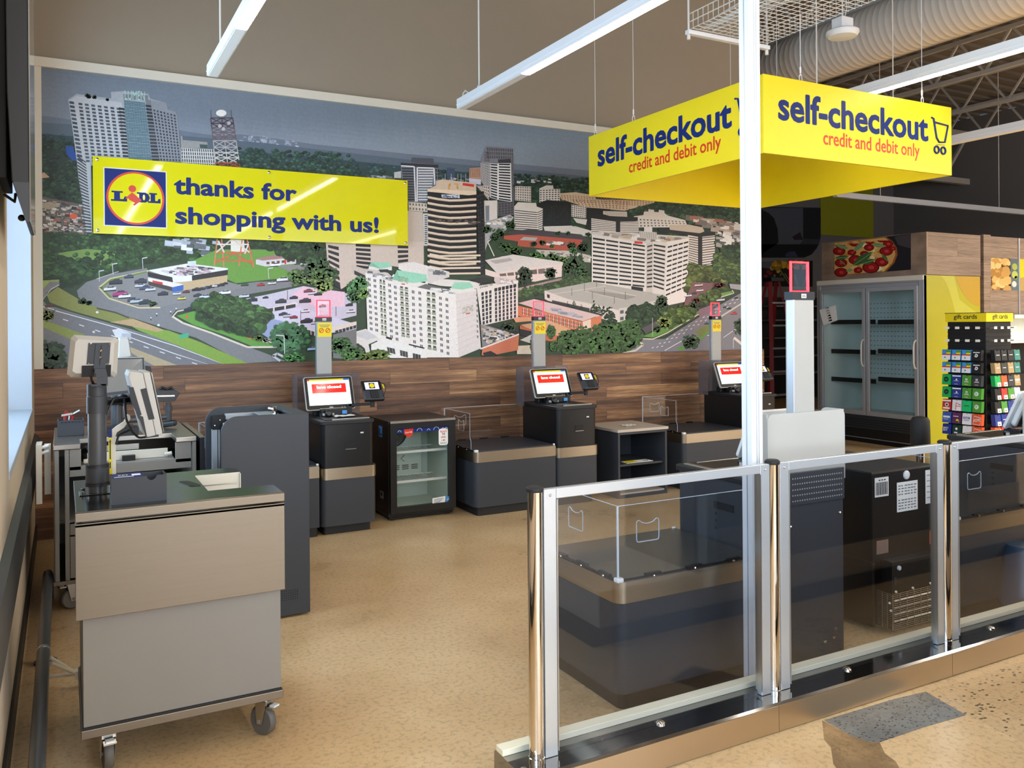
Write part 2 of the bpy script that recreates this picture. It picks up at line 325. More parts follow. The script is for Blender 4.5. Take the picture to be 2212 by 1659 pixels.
WIN = [(-4.2, 2.3), (3.86, 6.78)]; ZS, ZT = 1.02, 3.75
def struct(nm, boxes, m):
    b = MB()
    for q in boxes: b.box(*q)
    return b.build(nm, m, kind='structure')
struct('wall_back', [(-0.6, WX1, WY, WY + 0.18, 0, ZC)], 'taupe_paint')
wl = [(-0.5, WX0, YN, WY, 0, ZS), (-0.5, WX0, YN, WY, ZT, ZC), (-0.5, WX0, YN, WIN[0][0], ZS, ZT), (-0.5, WX0, WIN[0][1], WIN[1][0], ZS, ZT), (-0.5, WX0, WIN[1][1], WY, ZS, ZT)]
struct('wall_left', wl, 'beige_paint')
for k, (a, b) in enumerate(WIN):
    w = thing('window_%d' % (k + 1), 'daylit window opening', 'window', (-0.4, (a + b) / 2, ZS)); del w['category']; del w['label']; w['kind'] = 'structure'
    m = MB(); 
    for q in ((-0.50, -0.44, a, a + .05, ZS, ZT), (-0.50, -0.44, b - .05, b, ZS, ZT), (-0.50, -0.44, a + .05, b - .05, ZS, ZS + .05), (-0.50, -0.44, a + .05, b - .05, ZT - .05, ZT)): m.box(*q)
    n = max(1, round((b - a) / 1.5))
    for i in range(1, n): m.box(-0.50, -0.44, a + (b - a) * i / n - .025, a + (b - a) * i / n + .025, ZS + .05, ZT - .05)
    m.build('window_frame', 'alu', w, 0.003)
    MB().box(-0.475, -0.469, a + .05, b - .05, ZS + .05, ZT - .05).build('glass', 'window_glass', w)
    m = MB(); m.box(-0.44, WX0 + .004, a, b, ZS - .02, ZS + .012); m.build('window_sill', 'reveal_paint', w, 0.003)
    m = MB(); m.box(-0.44, WX0 - .001, b - .012, b, ZS + .012, ZT); m.box(-0.44, WX0 - .001, a, a + .012, ZS + .012, ZT); m.build('reveal_lining', 'reveal_paint', w)
# shop front behind the camera, side and end walls
fr = [(-0.5, XR, YN - .2, YN, 0, 0.42), (-0.5, XR, YN - .2, YN, 3.9, ZC)] + [(x - .09, x + .09, YN - .2, YN, 0.42, 3.9) for x in (-0.2, 2.1, 4.4, 6.7, 9.0, 11.3, 13.6, 16.8)]
struct('wall_front', fr, 'beige_paint')
w = thing('window_3', 'shop front', 'window', (6, YN - .1, .42)); del w['category']; del w['label']; w['kind'] = 'structure'
MB().box(-0.2, XR, YN - .11, YN - .1, 0.42, 3.9).build('glass', 'window_glass', w)
struct('unseen_counter', [(2.98, 7.0, .85, 1.48, .26, .86)], 'graphite_dark'); struct('counter_band', [(2.35, 7.0, .85, 1.5, .08, .26)], 'counter_beige'); struct('counter_kick', [(2.3, 7.0, .86, 1.52, 0, .08)], 'soft_black')  # unseen checkout counter, added for its dark reflection in the barrier glass
struct('wall_right', [(XR, XR + .2, YN, YF, 0, ZC)], 'far_charcoal')
struct('wall_far', [(-0.6, XR, YF, YF + .2, 0, ZC), (WX1 - .18, WX1, WY + .18, YF, 0, ZC)], 'far_charcoal')
# ceiling: steel deck with ribs, joists as parts
m = MB(); m.box(-0.6, XR + .2, YN - .2, YF + .2, ZC + .05, ZC + .2)
x = WX1 + .05
y = YN
while y < YF:
    m.box(-0.5, XR, y, y + .14, ZC, ZC + .05); y += .3
ceil = m.build('ceiling', 'deck_dark', kind='structure')
def joist(p0, p1, ztop, depth, w, n, nm='roof_joist'):
    m = MB(); p0, p1 = Vector(p0), Vector(p1); up = Vector((0, 0, 1))
    m.beam(p0 + up * ztop, p1 + up * ztop, w, w); m.beam(p0 + up * (ztop - depth), p1 + up * (ztop - depth), w, w)
    for i in range(n):
        a = p0.lerp(p1, i / n); b = p0.lerp(p1, (i + .5) / n); c = p0.lerp(p1, (i + 1) / n)
        m.beam(a + up * ztop, b + up * (ztop - depth), w * .5); m.beam(b + up * (ztop - depth), c + up * ztop, w * .5)
    o = m.build(nm, 'joist_grey', ceil); return o
for X in (8.3, 10.2, 12.1, 14.0, 15.9): joist((X, YN, 0), (X, YF, 0), ZC - .06, .55, .06, 22)
for Y in (11.2,): joist((WX1, Y, 0), (XR, Y, 0), ZC - .35, 1.0, .12, 6, 'girder_truss')
struct('trim_1', [(WX0, WX1 - .05, WY - .035, WY - .001, 3.575, 3.648)], 'cream_trim')
struct('trim_2', [(WX0, WX1, WY - .03, WY - .001, 0.0, 1.288)], 'walnut_boards')
struct('trim_3', [(WX0, -0.128, WY - .02, WY - .001, 1.288, 3.575)], 'cream_trim')
m = MB()                                                           # crash rail of the left wall
m.prism([(WX0 + .001, 0, .56), (WX0 + .028, 0, .585), (WX0 + .036, 0, .62), (WX0 + .036, 0, .76), (WX0 + .028, 0, .795), (WX0 + .001, 0, .815)], (0, 10.2, 0))
for i, v in enumerate(m.v): v.y += -3.0
o = m.build('crash_rail', 'bumper_grey', smooth=True); tag(settle(o), 'dark grey crash rail running along the beige wall under the window', 'wall rail')
struct('baseboard_left', [(WX0 + .0005, WX0 + .012, YN, WY - .03, 0, .12)], 'soft_black')

# ================================================================ city print on the back wall
INK = MB(); LAY = [0]
def col(c, a=1.08): return (s2l(max(0, min(255, c[0] * a))), s2l(max(0, min(255, c[1] * a))), s2l(max(0, min(255, c[2] * a))), 1.0)
TF = {'P': (0, 0, 1), 'A': (60, 130, 3.16), 'B': (60, 460, 3.16), 'C': (680, 220, 3.568), 'D': (680, 500, 3.568), 'E': (1080, 380, 3.95)}
CUR = ['P']
XMIN, XMAX, ZMIN, ZMAX = -0.128, 7.12, 1.289, 3.574
def wp(x, y, d=None):
    ox, oy, k = TF[CUR[0]]; p = at(ox + x / k, oy + y / k, Y=WY)
    return Vector((min(max(p.x, XMIN), XMAX), WY - 0.002 - 0.000005 * (LAY[0] if d is None else d), min(max(p.z, ZMIN), ZMAX)))
def G(c, pts, a=1.08):
    LAY[0] += 1; INK.ink = col(c, a); INK.poly([wp(*p) for p in pts])
def jit(c, k): d = random.uniform(-k, k); return (c[0] + d, c[1] + d, c[2] + d)
def bil(q, u, v):
    (ax, ay), (bx, by), (cx, cy), (dx, dy) = q
    return ((ax * (1 - u) + bx * u) * (1 - v) + (dx * (1 - u) + cx * u) * v, (ay * (1 - u) + by * u) * (1 - v) + (dy * (1 - u) + cy * u) * v)
def FAC(q, nx, ny, fx, fy, c, base=None, var=10, skip=0.0):
    """facade: quad tl tr br bl, nx by ny windows"""
    if base: G(base, q)
    LAY[0] += 1
    for j in range(ny):
        for i in range(nx):
            if skip and random.random() < skip: continue
            u0, u1 = (i + .5 - fx / 2) / nx, (i + .5 + fx / 2) / nx; v0, v1 = (j + .5 - fy / 2) / ny, (j + .5 + fy / 2) / ny
            INK.ink = col(jit(c, var)); INK.poly([wp(*bil(q, a, b)) for a, b in ((u0, v0), (u1, v0), (u1, v1), (u0, v1))])
def LN(c, pts, w, a=1.08):
    LAY[0] += 1; INK.ink = col(c, a)
    for (x0, y0), (x1, y1) in zip(pts, pts[1:]):
        dx, dy = x1 - x0, y1 - y0; l = math.hypot(dx, dy) or 1; nx, ny = -dy / l * w / 2, dx / l * w / 2
        INK.poly([wp(x0 + nx, y0 + ny), wp(x1 + nx, y1 + ny), wp(x1 - nx, y1 - ny), wp(x0 - nx, y0 - ny)])
def BLOB(x, y, rx, ry, c):
    n = 8; ph = random.random() * 6
    INK.ink = col(c); INK.poly([wp(x + rx * math.cos(ph + 2 * PI * i / n) * random.uniform(.72, 1.1), y + ry * math.sin(ph + 2 * PI * i / n) * random.uniform(.72, 1.1)) for i in range(n)])
def ELL(x, y, rx, ry, c, n=20):
    LAY[0] += 1; INK.ink = col(c); INK.poly([wp(x + rx * math.cos(2 * PI * i / n), y + ry * math.sin(2 * PI * i / n)) for i in range(n)])
def TREE(x, y, rx, ry, c=(58, 92, 46), n=70):
    """leafy crown printed in the picture: many leaf clumps of several greens"""
    k = TF[CUR[0]][2]
    LAY[0] += 1
    for i in range(9): BLOB(x + random.uniform(-.45, .45) * rx, y + random.uniform(-.35, .45) * ry, rx * .55, ry * .55, (c[0] * .66, c[1] * .68, c[2] * .68))
    for i in range(int(n * 1.5)):
        LAY[0] += 0.25; a = random.random() * 2 * PI; r = math.sqrt(random.random()); px, py = x + r * rx * math.cos(a), y + r * ry * math.sin(a)
        t = random.choice((.66, .76, .88, 1.0, 1.0, 1.16, 1.28)); s = random.uniform(.07, .17)
        BLOB(px, py, rx * s, ry * s * .9, (c[0] * t, c[1] * t, c[2] * t))
    LAY[0] = math.ceil(LAY[0])
def inside(p, poly):
    x, y = p; r = False
    for (x0, y0), (x1, y1) in zip(poly, poly[1:] + poly[:1]):
        if (y0 > y) != (y1 > y) and x < (x1 - x0) * (y - y0) / (y1 - y0) + x0: r = not r
    return r
def WOODS(poly, n, s0, s1, c, base=None, spread=.3, yk=.75):
    """tree tops filling an area, far ones small, near ones large"""
    if base: G(base, poly)
    ys = [p[1] for p in poly]; xs = [p[0] for p in poly]; pts = []
    while len(pts) < n:
        p = (random.uniform(min(xs), max(xs)), random.uniform(min(ys), max(ys)))
        if inside(p, poly): pts.append(p)
    pts.sort(key=lambda p: p[1])
    for x, y in pts:
        LAY[0] += 0.1; t = (y - min(ys)) / (max(ys) - min(ys) + 1e-6); s = s0 + (s1 - s0) * t; k = 1 + random.uniform(-spread, spread)
        BLOB(x, y, s, s * yk, (c[0] * k * .62, c[1] * k * .66, c[2] * k * .7)); LAY[0] += 0.1
        BLOB(x - s * .12, y - s * .22, s * .62, s * yk * .55, (c[0] * k, c[1] * k, c[2] * k))
    LAY[0] = math.ceil(LAY[0])
def CLUT(poly, n, s, cols, k=.6):
    """roofs, cars and other small bright bits"""
    ys = [p[1] for p in poly]; xs = [p[0] for p in poly]; i = 0
    while i < n:
        x, y = random.uniform(min(xs), max(xs)), random.uniform(min(ys), max(ys))
        if not inside((x, y), poly): continue
        i += 1; LAY[0] += .1; w = s * random.uniform(.5, 1.4); h = w * random.uniform(.3, k); c = jit(random.choice(cols), 14)
        INK.ink = col(c); INK.poly([wp(x, y), wp(x + w, y + h * .3), wp(x + w * .92, y + h * 1.2), wp(x - w * .05, y + h)])
    LAY[0] = math.ceil(LAY[0])
def CAR(x, y, w, c, d=1):
    h = w * .36
    G((34, 34, 38), [(x - w * .52, y + h * .25), (x + w * .52, y + h * .05), (x + w * .5, y + h * .55), (x - w * .5, y + h * .72)])
    G(c, [(x - w * .5, y), (x - w * .2, y - h * .25), (x + w * .5, y - h * .35), (x + w * .5, y + h * .25), (x - w * .5, y + h * .5)])
    G((60, 66, 74), [(x - w * .25, y - h * .12), (x - w * .1, y - h * .5), (x + w * .25, y - h * .58), (x + w * .36, y - h * .22)])
    G((c[0] * .9, c[1] * .9, c[2] * .9), [(x - w * .08, y - h * .42), (x + w * .2, y - h * .48), (x + w * .2, y - h * .56), (x - w * .08, y - h * .52)])

def use(k): CUR[0] = k
use('P')
# sky, graded print bands
nx = 26
for j in range(12):
    LAY[0] = 0
    for i in range(nx):
        x0, x1 = 60 + 1580 * i / nx, 60 + 1580 * (i + 1) / nx
        top = lambda x: 130 + (x - 75) * .121; bot = lambda x: 262 + (x - 75) * .104
        y00, y01 = top(x0) + (bot(x0) - top(x0)) * j / 12, top(x0) + (bot(x0) - top(x0)) * (j + 1) / 12
        y10, y11 = top(x1) + (bot(x1) - top(x1)) * j / 12, top(x1) + (bot(x1) - top(x1)) * (j + 1) / 12
        u = i / nx; v = j / 11; cl = 5 * math.sin(u * 9 + v * 4) * math.sin(v * 3)
        INK.ink = col((106 + 12 * u + 22 * v + cl, 116 + 18 * u + 20 * v + cl, 128 + 18 * u + 20 * v + cl)); INK.poly([wp(x0, y00), wp(x1, y10), wp(x1, y11), wp(x0, y01)])
LAY[0] = 1
G((52, 70, 48), [(60, 300), (1640, 440), (1640, 800), (60, 830)])
def ridge(c, pts, down): G(c, pts + [(x, y + down) for x, y in reversed(pts)])
ridge((106, 116, 130), [(60, 248), (110, 252), (170, 262), (390, 282), (470, 294), (520, 290), (600, 300), (680, 312), (780, 322), (876, 332), (1044, 348), (1280, 369), (1640, 404)], 40)
CLUT([(515, 286), (640, 304), (640, 318), (515, 308)], 60, 6, [(150, 158, 172), (128, 138, 158), (170, 172, 182)], 1.2)
ridge((86, 100, 112), [(60, 262), (200, 272), (400, 294), (560, 308), (680, 322), (876, 344), (1044, 360), (1280, 382), (1640, 418)], 40)
for yo, c, n, s in ((24, (62, 88, 92), 420, 6), (38, (58, 84, 76), 420, 8), (54, (54, 80, 64), 420, 10), (76, (50, 76, 54), 420, 12)):
    b = [(60, 262 + yo), (400, 292 + yo), (680, 316 + yo), (1044, 352 + yo), (1640, 412 + yo), (1640, 450 + yo), (1044, 390 + yo), (680, 350 + yo), (400, 330 + yo), (60, 300 + yo)]
    WOODS(b, n, s, s, c, (c[0] * .8, c[1] * .8, c[2] * .8), .28)
WOODS([(60, 300), (175, 310), (200, 440), (60, 430)], 240, 7, 12, (50, 68, 52), (40, 54, 44))
# left town behind the tower foot
use('A')
G((96, 88, 78), [(40, 930), (400, 990), (440, 1190), (40, 1210)])
CLUT([(40, 940), (390, 990), (430, 1180), (40, 1200)], 330, 26, [(170, 160, 146), (60, 58, 60), (130, 116, 100), (196, 190, 182), (150, 84, 60), (46, 48, 52), (90, 84, 80)])
WOODS([(60, 760), (330, 700), (370, 960), (200, 930), (60, 900)], 120, 20, 34, (52, 74, 50)); ELL(312, 1066, 26, 20, (214, 88, 52)); G((186, 150, 122), [(60, 770), (110, 765), (150, 800), (70, 805)])
G((160, 146, 126), [(60, 975), (150, 965), (215, 990), (150, 1020), (60, 1010)])
# tall residential tower
G((34, 74, 148), [(258, 585), (312, 590), (318, 630), (372, 645), (374, 690), (305, 686), (262, 640)])
G((164, 168, 172), [(275, 270), (335, 232), (570, 262), (568, 218), (655, 212), (822, 232), (835, 265), (945, 292), (955, 338), (1008, 350), (1022, 388), (1052, 720), (430, 720), (440, 1200), (400, 1196), (372, 960), (345, 800), (335, 690), (305, 470)])
G((184, 186, 188), [(283, 272), (335, 246), (640, 290), (690, 720), (432, 720), (440, 1200), (404, 1196), (372, 900), (330, 660)])
FAC([(278, 274), (318, 280), (382, 700), (338, 690)], 1, 15, .8, .62, (66, 76, 90)); FAC([(336, 285), (640, 325), (690, 715), (390, 700)], 7, 17, .6, .62, (72, 78, 88))
FAC([(330, 640), (398, 690), (440, 1190), (384, 1190)], 1, 25, .95, .5, (62, 66, 72))
FAC([(618, 318), (664, 326), (706, 715), (652, 712)], 1, 17, .9, .66, (54, 58, 64)); G((104, 128, 138), [(655, 272), (800, 290), (850, 715), (692, 712)])
FAC([(655, 275), (802, 292), (850, 715), (692, 712)], 9, 19, .82, .58, (70, 98, 108)); FAC([(655, 275), (802, 292), (850, 715), (692, 712)], 1, 19, 1.0, .1, (176, 190, 192))
G((120, 124, 130), [(802, 268), (838, 272), (905, 715), (850, 715)]); FAC([(802, 300), (842, 305), (905, 715), (850, 715)], 1, 18, .95, .6, (50, 56, 64))
G((138, 142, 148), [(838, 272), (945, 292), (955, 338), (1008, 350), (1022, 388), (1052, 720), (905, 715)]); FAC([(850, 330), (1012, 372), (1048, 715), (905, 712)], 7, 17, .55, .62, (58, 64, 74))
G((120, 124, 128), [(652, 232), (820, 240), (822, 275), (655, 268)])
LAY[0] += 1; INK.ink = col((170, 206, 196)); CURV = wp(662, 270); INK.text('LUMEN', wp(662, 268), (wp(800, 276) - wp(662, 268)).normalized(), (0, 0, 1), (wp(800, 276) - wp(662, 268)).length, 0.075, 0)
TREE(412, 246, 26, 20, (60, 66, 56), 20); TREE(456, 252, 18, 16, (56, 62, 54), 14); TREE(545, 268, 14, 14, (56, 62, 54), 12)
G((150, 150, 146), [(1042, 515), (1055, 520), (1058, 545), (1225, 560), (1230, 602), (1045, 600)]); G((62, 84, 84), [(1172, 575), (1226, 578), (1228, 602), (1176, 600)])
FAC([(1044, 600), (1266, 608), (1280, 730), (1052, 720)], 15, 5, .5, .78, (56, 60, 66), (208, 206, 202))
# lattice mast
for c, y0, y1 in (((74, 56, 62), 395, 470), ((110, 92, 96), 460, 560), ((176, 168, 166), 550, 640), ((200, 194, 190), 630, 705), ((160, 80, 58), 700, 760)):
    lx = lambda y: 1248 + (y - 395) * .11; rx = lambda y: 1398 + (y - 395) * .15; n = max(1, round((y1 - y0) / 36))
    for i in range(n):
        a = y0 + (y1 - y0) * i / n; b = y0 + (y1 - y0) * (i + 1) / n
        for p, q in (((lx(a), a), (lx(b), b)), ((rx(a), a), (rx(b), b)), ((lx(a), a), ((lx(b) + rx(b)) / 2, b)), ((rx(a), a), ((lx(b) + rx(b)) / 2, b)), (((lx(a) + rx(a)) / 2, a), (lx(b), b)), (((lx(a) + rx(a)) / 2, a), (rx(b), b)), ((lx(a), a), (rx(a), a)), (((lx(a) + rx(a)) / 2, a), ((lx(b) + rx(b)) / 2, b))): LN(c, [p, q], 6)
for x in (1252, 1300, 1345, 1390): LN((80, 70, 76), [(x, 395), (x - 4, 340)], 3)
for x, y in ((1310, 450), (1372, 430), (1335, 470)): ELL(x, y, 12, 12, (186, 180, 182))
ELL(1320, 362, 36, 23, (232, 228, 218)); WOODS([(1440, 600), (2212, 640), (2212, 790), (1440, 740)], 200, 16, 26, (58, 88, 72))
# park, roads and parking below the yellow board
use('B')
WOODS([(30, 130), (420, 150), (1300, 170), (1300, 330), (840, 340), (560, 400), (210, 500), (30, 470)], 420, 22, 46, (62, 92, 50), (44, 66, 38), .3)
G((118, 148, 74), [(205, 275), (400, 245), (600, 265), (570, 375), (470, 372), (400, 320), (260, 320)]); WOODS([(300, 280), (620, 250), (800, 300), (700, 380), (480, 385), (340, 345)], 60, 18, 30, (66, 98, 52))
WOODS([(60, 300), (440, 310), (460, 420), (210, 500), (60, 460)], 110, 34, 52, (60, 88, 48))
CLUT([(880, 160), (1300, 180), (1200, 300), (1000, 230)], 26, 60, [(214, 214, 216), (180, 186, 196), (96, 100, 104)], .5)
G((104, 150, 62), [(1290, 250), (1700, 250), (1820, 350), (1790, 440), (1420, 480), (1100, 340)])
G((142, 160, 84), [(30, 460), (215, 455), (215, 480), (30, 520)])
G((122, 120, 122), [(30, 520), (150, 470), (215, 470), (215, 495), (130, 545), (105, 600), (150, 650), (30, 660)])
G((132, 136, 72), [(130, 560), (205, 505), (350, 590), (480, 650), (720, 720), (600, 752), (300, 668), (150, 610)])
G((118, 118, 122), [(30, 625), (190, 645), (600, 765), (1000, 880), (1480, 1030), (1480, 1090), (30, 1090)])
G((136, 146, 74), [(30, 735), (180, 755), (390, 832), (300, 866), (30, 780)]); G((176, 160, 128), [(620, 905), (700, 915), (1020, 1040), (860, 1050)])
G((126, 126, 128), [(812, 376), (560, 420), (400, 472), (335, 530), (350, 588), (480, 650), (700, 712), (950, 792), (1150, 852), (1480, 1030), (1760, 1010), (1500, 912), (1250, 812), (1060, 748), (980, 702), (1010, 664), (1140, 640), (1400, 572), (1800, 505), (1830, 465), (1560, 470), (1360, 500), (1100, 590), (900, 640), (760, 642), (560, 582), (486, 512), (560, 452), (822, 398)])
G((134, 132, 132), [(505, 500), (560, 452), (822, 396), (1365, 470), (1500, 505), (1100, 600), (900, 642), (760, 640), (560, 580)])
LN((206, 190, 150), [(822, 396), (560, 450), (484, 510), (556, 584), (760, 648), (905, 646)], 10); LN((108, 130, 66), [(812, 402), (566, 458), (500, 512), (570, 576)], 12)
for pts in ([(190, 668), (560, 770), (1000, 905), (1330, 1030)], [(700, 850), (1000, 960), (1230, 1035)], [(30, 640), (180, 660)]): LN((226, 226, 226), pts, 5)
for i in range(9): LN((218, 218, 218), [(240 + i * 110, 725 + i * 37), (275 + i * 110, 737 + i * 37)], 6)
LN((200, 196, 190), [(100, 590), (160, 520), (215, 490)], 5); LN((204, 200, 192), [(620, 400), (470, 450)], 4)
G((128, 160, 66), [(690, 762), (960, 802), (1180, 882), (1500, 1030), (1330, 1040), (1000, 895), (760, 804)]); G((184, 156, 116), [(560, 745), (720, 722), (935, 800), (880, 812), (700, 772)])
G((96, 152, 64), [(1015, 702), (1140, 668), (1500, 850), (1700, 905), (1560, 922), (1350, 835), (1130, 764)]); LN((214, 204, 186), [(985, 706), (1060, 752), (1250, 818), (1500, 916), (1700, 915)], 13); LN((214, 204, 186), [(985, 712), (1020, 672), (1140, 646)], 9)
LN((70, 70, 60), [(470, 650), (600, 680), (690, 716)], 10); TREE(370, 600, 34, 26, (58, 80, 48), 24); TREE(420, 615, 28, 20, (58, 80, 48), 18); TREE(125, 690, 60, 52, (110, 116, 52), 40)
# shop with car park
G((226, 224, 222), [(818, 392), (1090, 345), (1366, 378), (1362, 400), (1000, 452)]); CLUT([(900, 390), (1100, 352), (1300, 378), (1030, 425)], 60, 34, [(120, 112, 112), (206, 196, 200), (84, 80, 82), (190, 160, 170)], .35)
G((196, 170, 132), [(985, 445), (1364, 398), (1360, 476), (1060, 530), (990, 512)]); G((44, 42, 44), [(818, 402), (990, 440), (990, 474), (820, 434)]); G((44, 42, 44), [(1116, 428), (1365, 388), (1364, 424), (1122, 462)]); G((230, 230, 232), [(984, 432), (1120, 428), (1120, 464), (992, 476)])
G((232, 222, 216), [(820, 440), (1062, 488), (1062, 505), (990, 508), (822, 468)]); G((70, 62, 60), [(822, 466), (985, 506), (985, 534), (824, 492)]); G((56, 100, 176), [(985, 508), (1062, 490), (1062, 528), (986, 542)]); G((196, 60, 66), [(850, 460), (920, 474), (920, 490), (852, 476)]); G((206, 214, 214), [(1090, 330), (1148, 328), (1148, 358), (1092, 362)])
for x, y, w, c in ((690, 432, 64, (70, 86, 104)), (600, 468, 90, (60, 62, 66)), (560, 516, 84, (214, 214, 214)), (770, 462, 84, (64, 68, 78)), (765, 495, 70, (196, 198, 202)), (800, 508, 76, (74, 86, 110)), (836, 520, 70, (206, 208, 212)), (630, 548, 100, (176, 62, 120)), (660, 566, 84, (226, 224, 226)), (715, 590, 70, (70, 76, 92)), (740, 600, 84, (176, 190, 196)), (800, 606, 84, (52, 60, 72)), (922, 548, 72, (54, 58, 72)), (1016, 550, 54, (216, 216, 218)), (1080, 536, 50, (110, 58, 52)), (1050, 582, 56, (214, 206, 84)), (1158, 560, 58, (52, 62, 74)), (1208, 570, 76, (206, 214, 220)), (1150, 520, 60, (40, 40, 44)), (1185, 516, 50, (46, 46, 52)), (1220, 508, 50, (70, 84, 120)), (1250, 502, 50, (44, 44, 48)), (1282, 496, 50, (214, 214, 216)), (1318, 490, 50, (50, 52, 56)), (1345, 480, 40, (40, 42, 46)), (1345, 542, 78, (232, 234, 236)), (1475, 566, 70, (200, 206, 212)), (1100, 655, 70, (44, 50, 62)), (1480, 488, 52, (60, 90, 66)), (1590, 488, 52, (190, 54, 48)), (1665, 478, 56, (210, 210, 210)), (1740, 452, 84, (222, 222, 222)), (148, 628, 60, (96, 60, 52))): CAR(x, y, w, c)
TREE(852, 622, 38, 22, (60, 84, 50), 24)
for x, y in ((578, 350), (782, 310), (486, 398), (1640, 380)): LN((200, 204, 204), [(x, y), (x + 4, y + 70)], 4); LN((214, 216, 216), [(x, y), (x + 34, y - 6)], 6)
for x, y in ((880, 690), (840, 718), (975, 676), (1012, 655)): LN((60, 60, 66), [(x, y), (x, y + 16)], 7); ELL(x, y - 2, 5, 5, (226, 226, 226))
ELL(474, 678, 10, 8, (226, 222, 210)); ELL(892, 766, 9, 8, (220, 226, 226)); ELL(450, 812, 9, 8, (210, 210, 210))
G((214, 216, 222), [(575, 798), (620, 790), (705, 822), (703, 865), (600, 850)]); G((180, 184, 196), [(640, 822), (705, 822), (703, 866), (642, 858)])
G((70, 170, 130), [(1032, 832), (1096, 818), (1098, 846), (1034, 860)]); G((226, 96, 48), [(1085, 694), (1098, 718), (1072, 716)]); G((230, 120, 54), [(1512, 834), (1530, 850), (1514, 866), (1496, 850)])
# white house, mast foot, trees beyond
G((208, 206, 206), [(1556, 320), (1740, 290), (1830, 292), (1830, 346), (1620, 366), (1556, 350)]); G((164, 122, 112), [(1552, 312), (1720, 282), (1832, 292), (1832, 302), (1600, 326)]); FAC([(1620, 326), (1830, 305), (1830, 342), (1622, 362)], 6, 1, .6, .45, (110, 60, 52)); LN((196, 70, 48), [(1757, 350), (1757, 268)], 12)
CAR(1690, 352, 70, (232, 232, 232)); CAR(1890, 346, 62, (232, 230, 228)); G((136, 132, 130), [(1700, 360), (1920, 350), (1900, 390), (1780, 400)])
G((226, 220, 206), [(1384, 180), (1475, 184), (1480, 270), (1385, 262)])
for a, b, c in (((1292, 180), (1272, 360), (206, 126, 96)), ((1322, 180), (1338, 370), (206, 126, 96)), ((1496, 182), (1542, 372), (206, 116, 84)), ((1462, 184), (1440, 362), (206, 120, 90)), ((1286, 270), (1530, 270), (210, 96, 60)), ((1280, 320), (1535, 330), (210, 96, 60)), ((1290, 215), (1505, 215), (226, 214, 200)), ((1286, 270), (1390, 180), (220, 200, 190)), ((1512, 270), (1400, 180), (220, 200, 190)), ((1280, 340), (1420, 270), (206, 96, 66)), ((1535, 350), (1390, 270), (206, 96, 66)), ((1340, 270), (1300, 190), (224, 214, 204)), ((1480, 280), (1510, 200), (224, 214, 204))): LN(c, [a, b], 9)
WOODS([(1690, 200), (2080, 215), (2080, 360), (1700, 290)], 110, 26, 40, (58, 84, 48), (42, 62, 38)); WOODS([(1520, 190), (1690, 196), (1690, 250), (1540, 236)], 30, 22, 30, (58, 84, 48))
use('D')
# hotel block behind, dark office tower, garages
use('C')
G((196, 180, 166), [(706, 838), (830, 850), (840, 1230), (706, 1230)])
FAC([(720, 772), (860, 784), (868, 850), (722, 838)], 6, 2, .5, .5, (110, 96, 84), (206, 196, 182))
G((208, 204, 200), [(832, 862), (872, 860), (872, 1110), (838, 1110)]); FAC([(840, 870), (866, 870), (866, 1100), (842, 1100)], 1, 14, .8, .5, (70, 66, 66))
G((106, 110, 118), [(660, 492), (680, 470), (745, 468), (745, 428), (912, 436), (914, 480), (948, 488), (962, 640), (900, 660), (866, 690), (860, 775), (700, 775), (700, 600), (664, 590)])
G((78, 82, 90), [(745, 430), (912, 438), (914, 482), (745, 470)]); G((46, 50, 58), [(662, 470), (950, 486), (950, 510), (660, 496)])
FAC([(662, 505), (780, 508), (775, 765), (700, 765)], 1, 13, .92, .6, (48, 52, 60)); LN((226, 226, 228), [(662, 494), (764, 500), (774, 770)], 9); LN((226, 226, 228), [(786, 770), (788, 508), (916, 512), (922, 640)], 9); FAC([(795, 520), (915, 520), (890, 765), (795, 765)], 1, 12, 1, .45, (206, 208, 210)); FAC([(924, 515), (956, 518), (960, 600), (926, 600)], 2, 3, .6, .8, (40, 44, 52))
G((208, 206, 202), [(610, 545), (662, 535), (662, 590), (610, 588)]); FAC([(612, 548), (660, 540), (660, 588), (612, 586)], 5, 4, .5, .5, (110, 110, 112))
CLUT([(390, 560), (560, 570), (560, 590), (390, 580)], 24, 40, [(190, 196, 200), (120, 128, 132), (84, 92, 92)], .5)
G((70, 86, 108), [(1015, 512), (1030, 505), (1076, 512), (1078, 612), (1014, 612)]); FAC([(1016, 516), (1076, 518), (1076, 610), (1016, 610)], 5, 9, .6, .6, (54, 64, 84)); CLUT([(960, 580), (1190, 590), (1190, 615), (960, 610)], 30, 20, [(176, 178, 180), (120, 124, 126)], .9)
for x in (1003, 1050, 1100, 1125, 1160): LN((190, 196, 190), [(x, 620), (x, 555)], 3)
G((178, 140, 116), [(1190, 512), (1274, 506), (1280, 640), (1186, 600)]); FAC([(1192, 516), (1272, 512), (1274, 580), (1190, 580)], 5, 6, .5, .5, (110, 82, 68)); G((196, 196, 214), [(1186, 590), (1280, 600), (1276, 640), (1188, 630)])
G((124, 124, 130), [(1302, 378), (1320, 342), (1527, 358), (1534, 760), (1510, 760), (1506, 470), (1275, 470), (1275, 460)]); FAC([(1322, 350), (1525, 364), (1526, 445), (1318, 440)], 15, 3, .5, .8, (58, 60, 66)); FAC([(1304, 382), (1345, 380), (1345, 465), (1304, 460)], 5, 4, .5, .8, (70, 72, 78))
G((96, 96, 102), [(1506, 470), (1527, 400), (1534, 870), (1410, 880), (1404, 770), (1516, 770)]); FAC([(1272, 470), (1352, 472), (1350, 740), (1280, 612)], 9, 12, .45, .7, (74, 76, 82), (178, 176, 176))
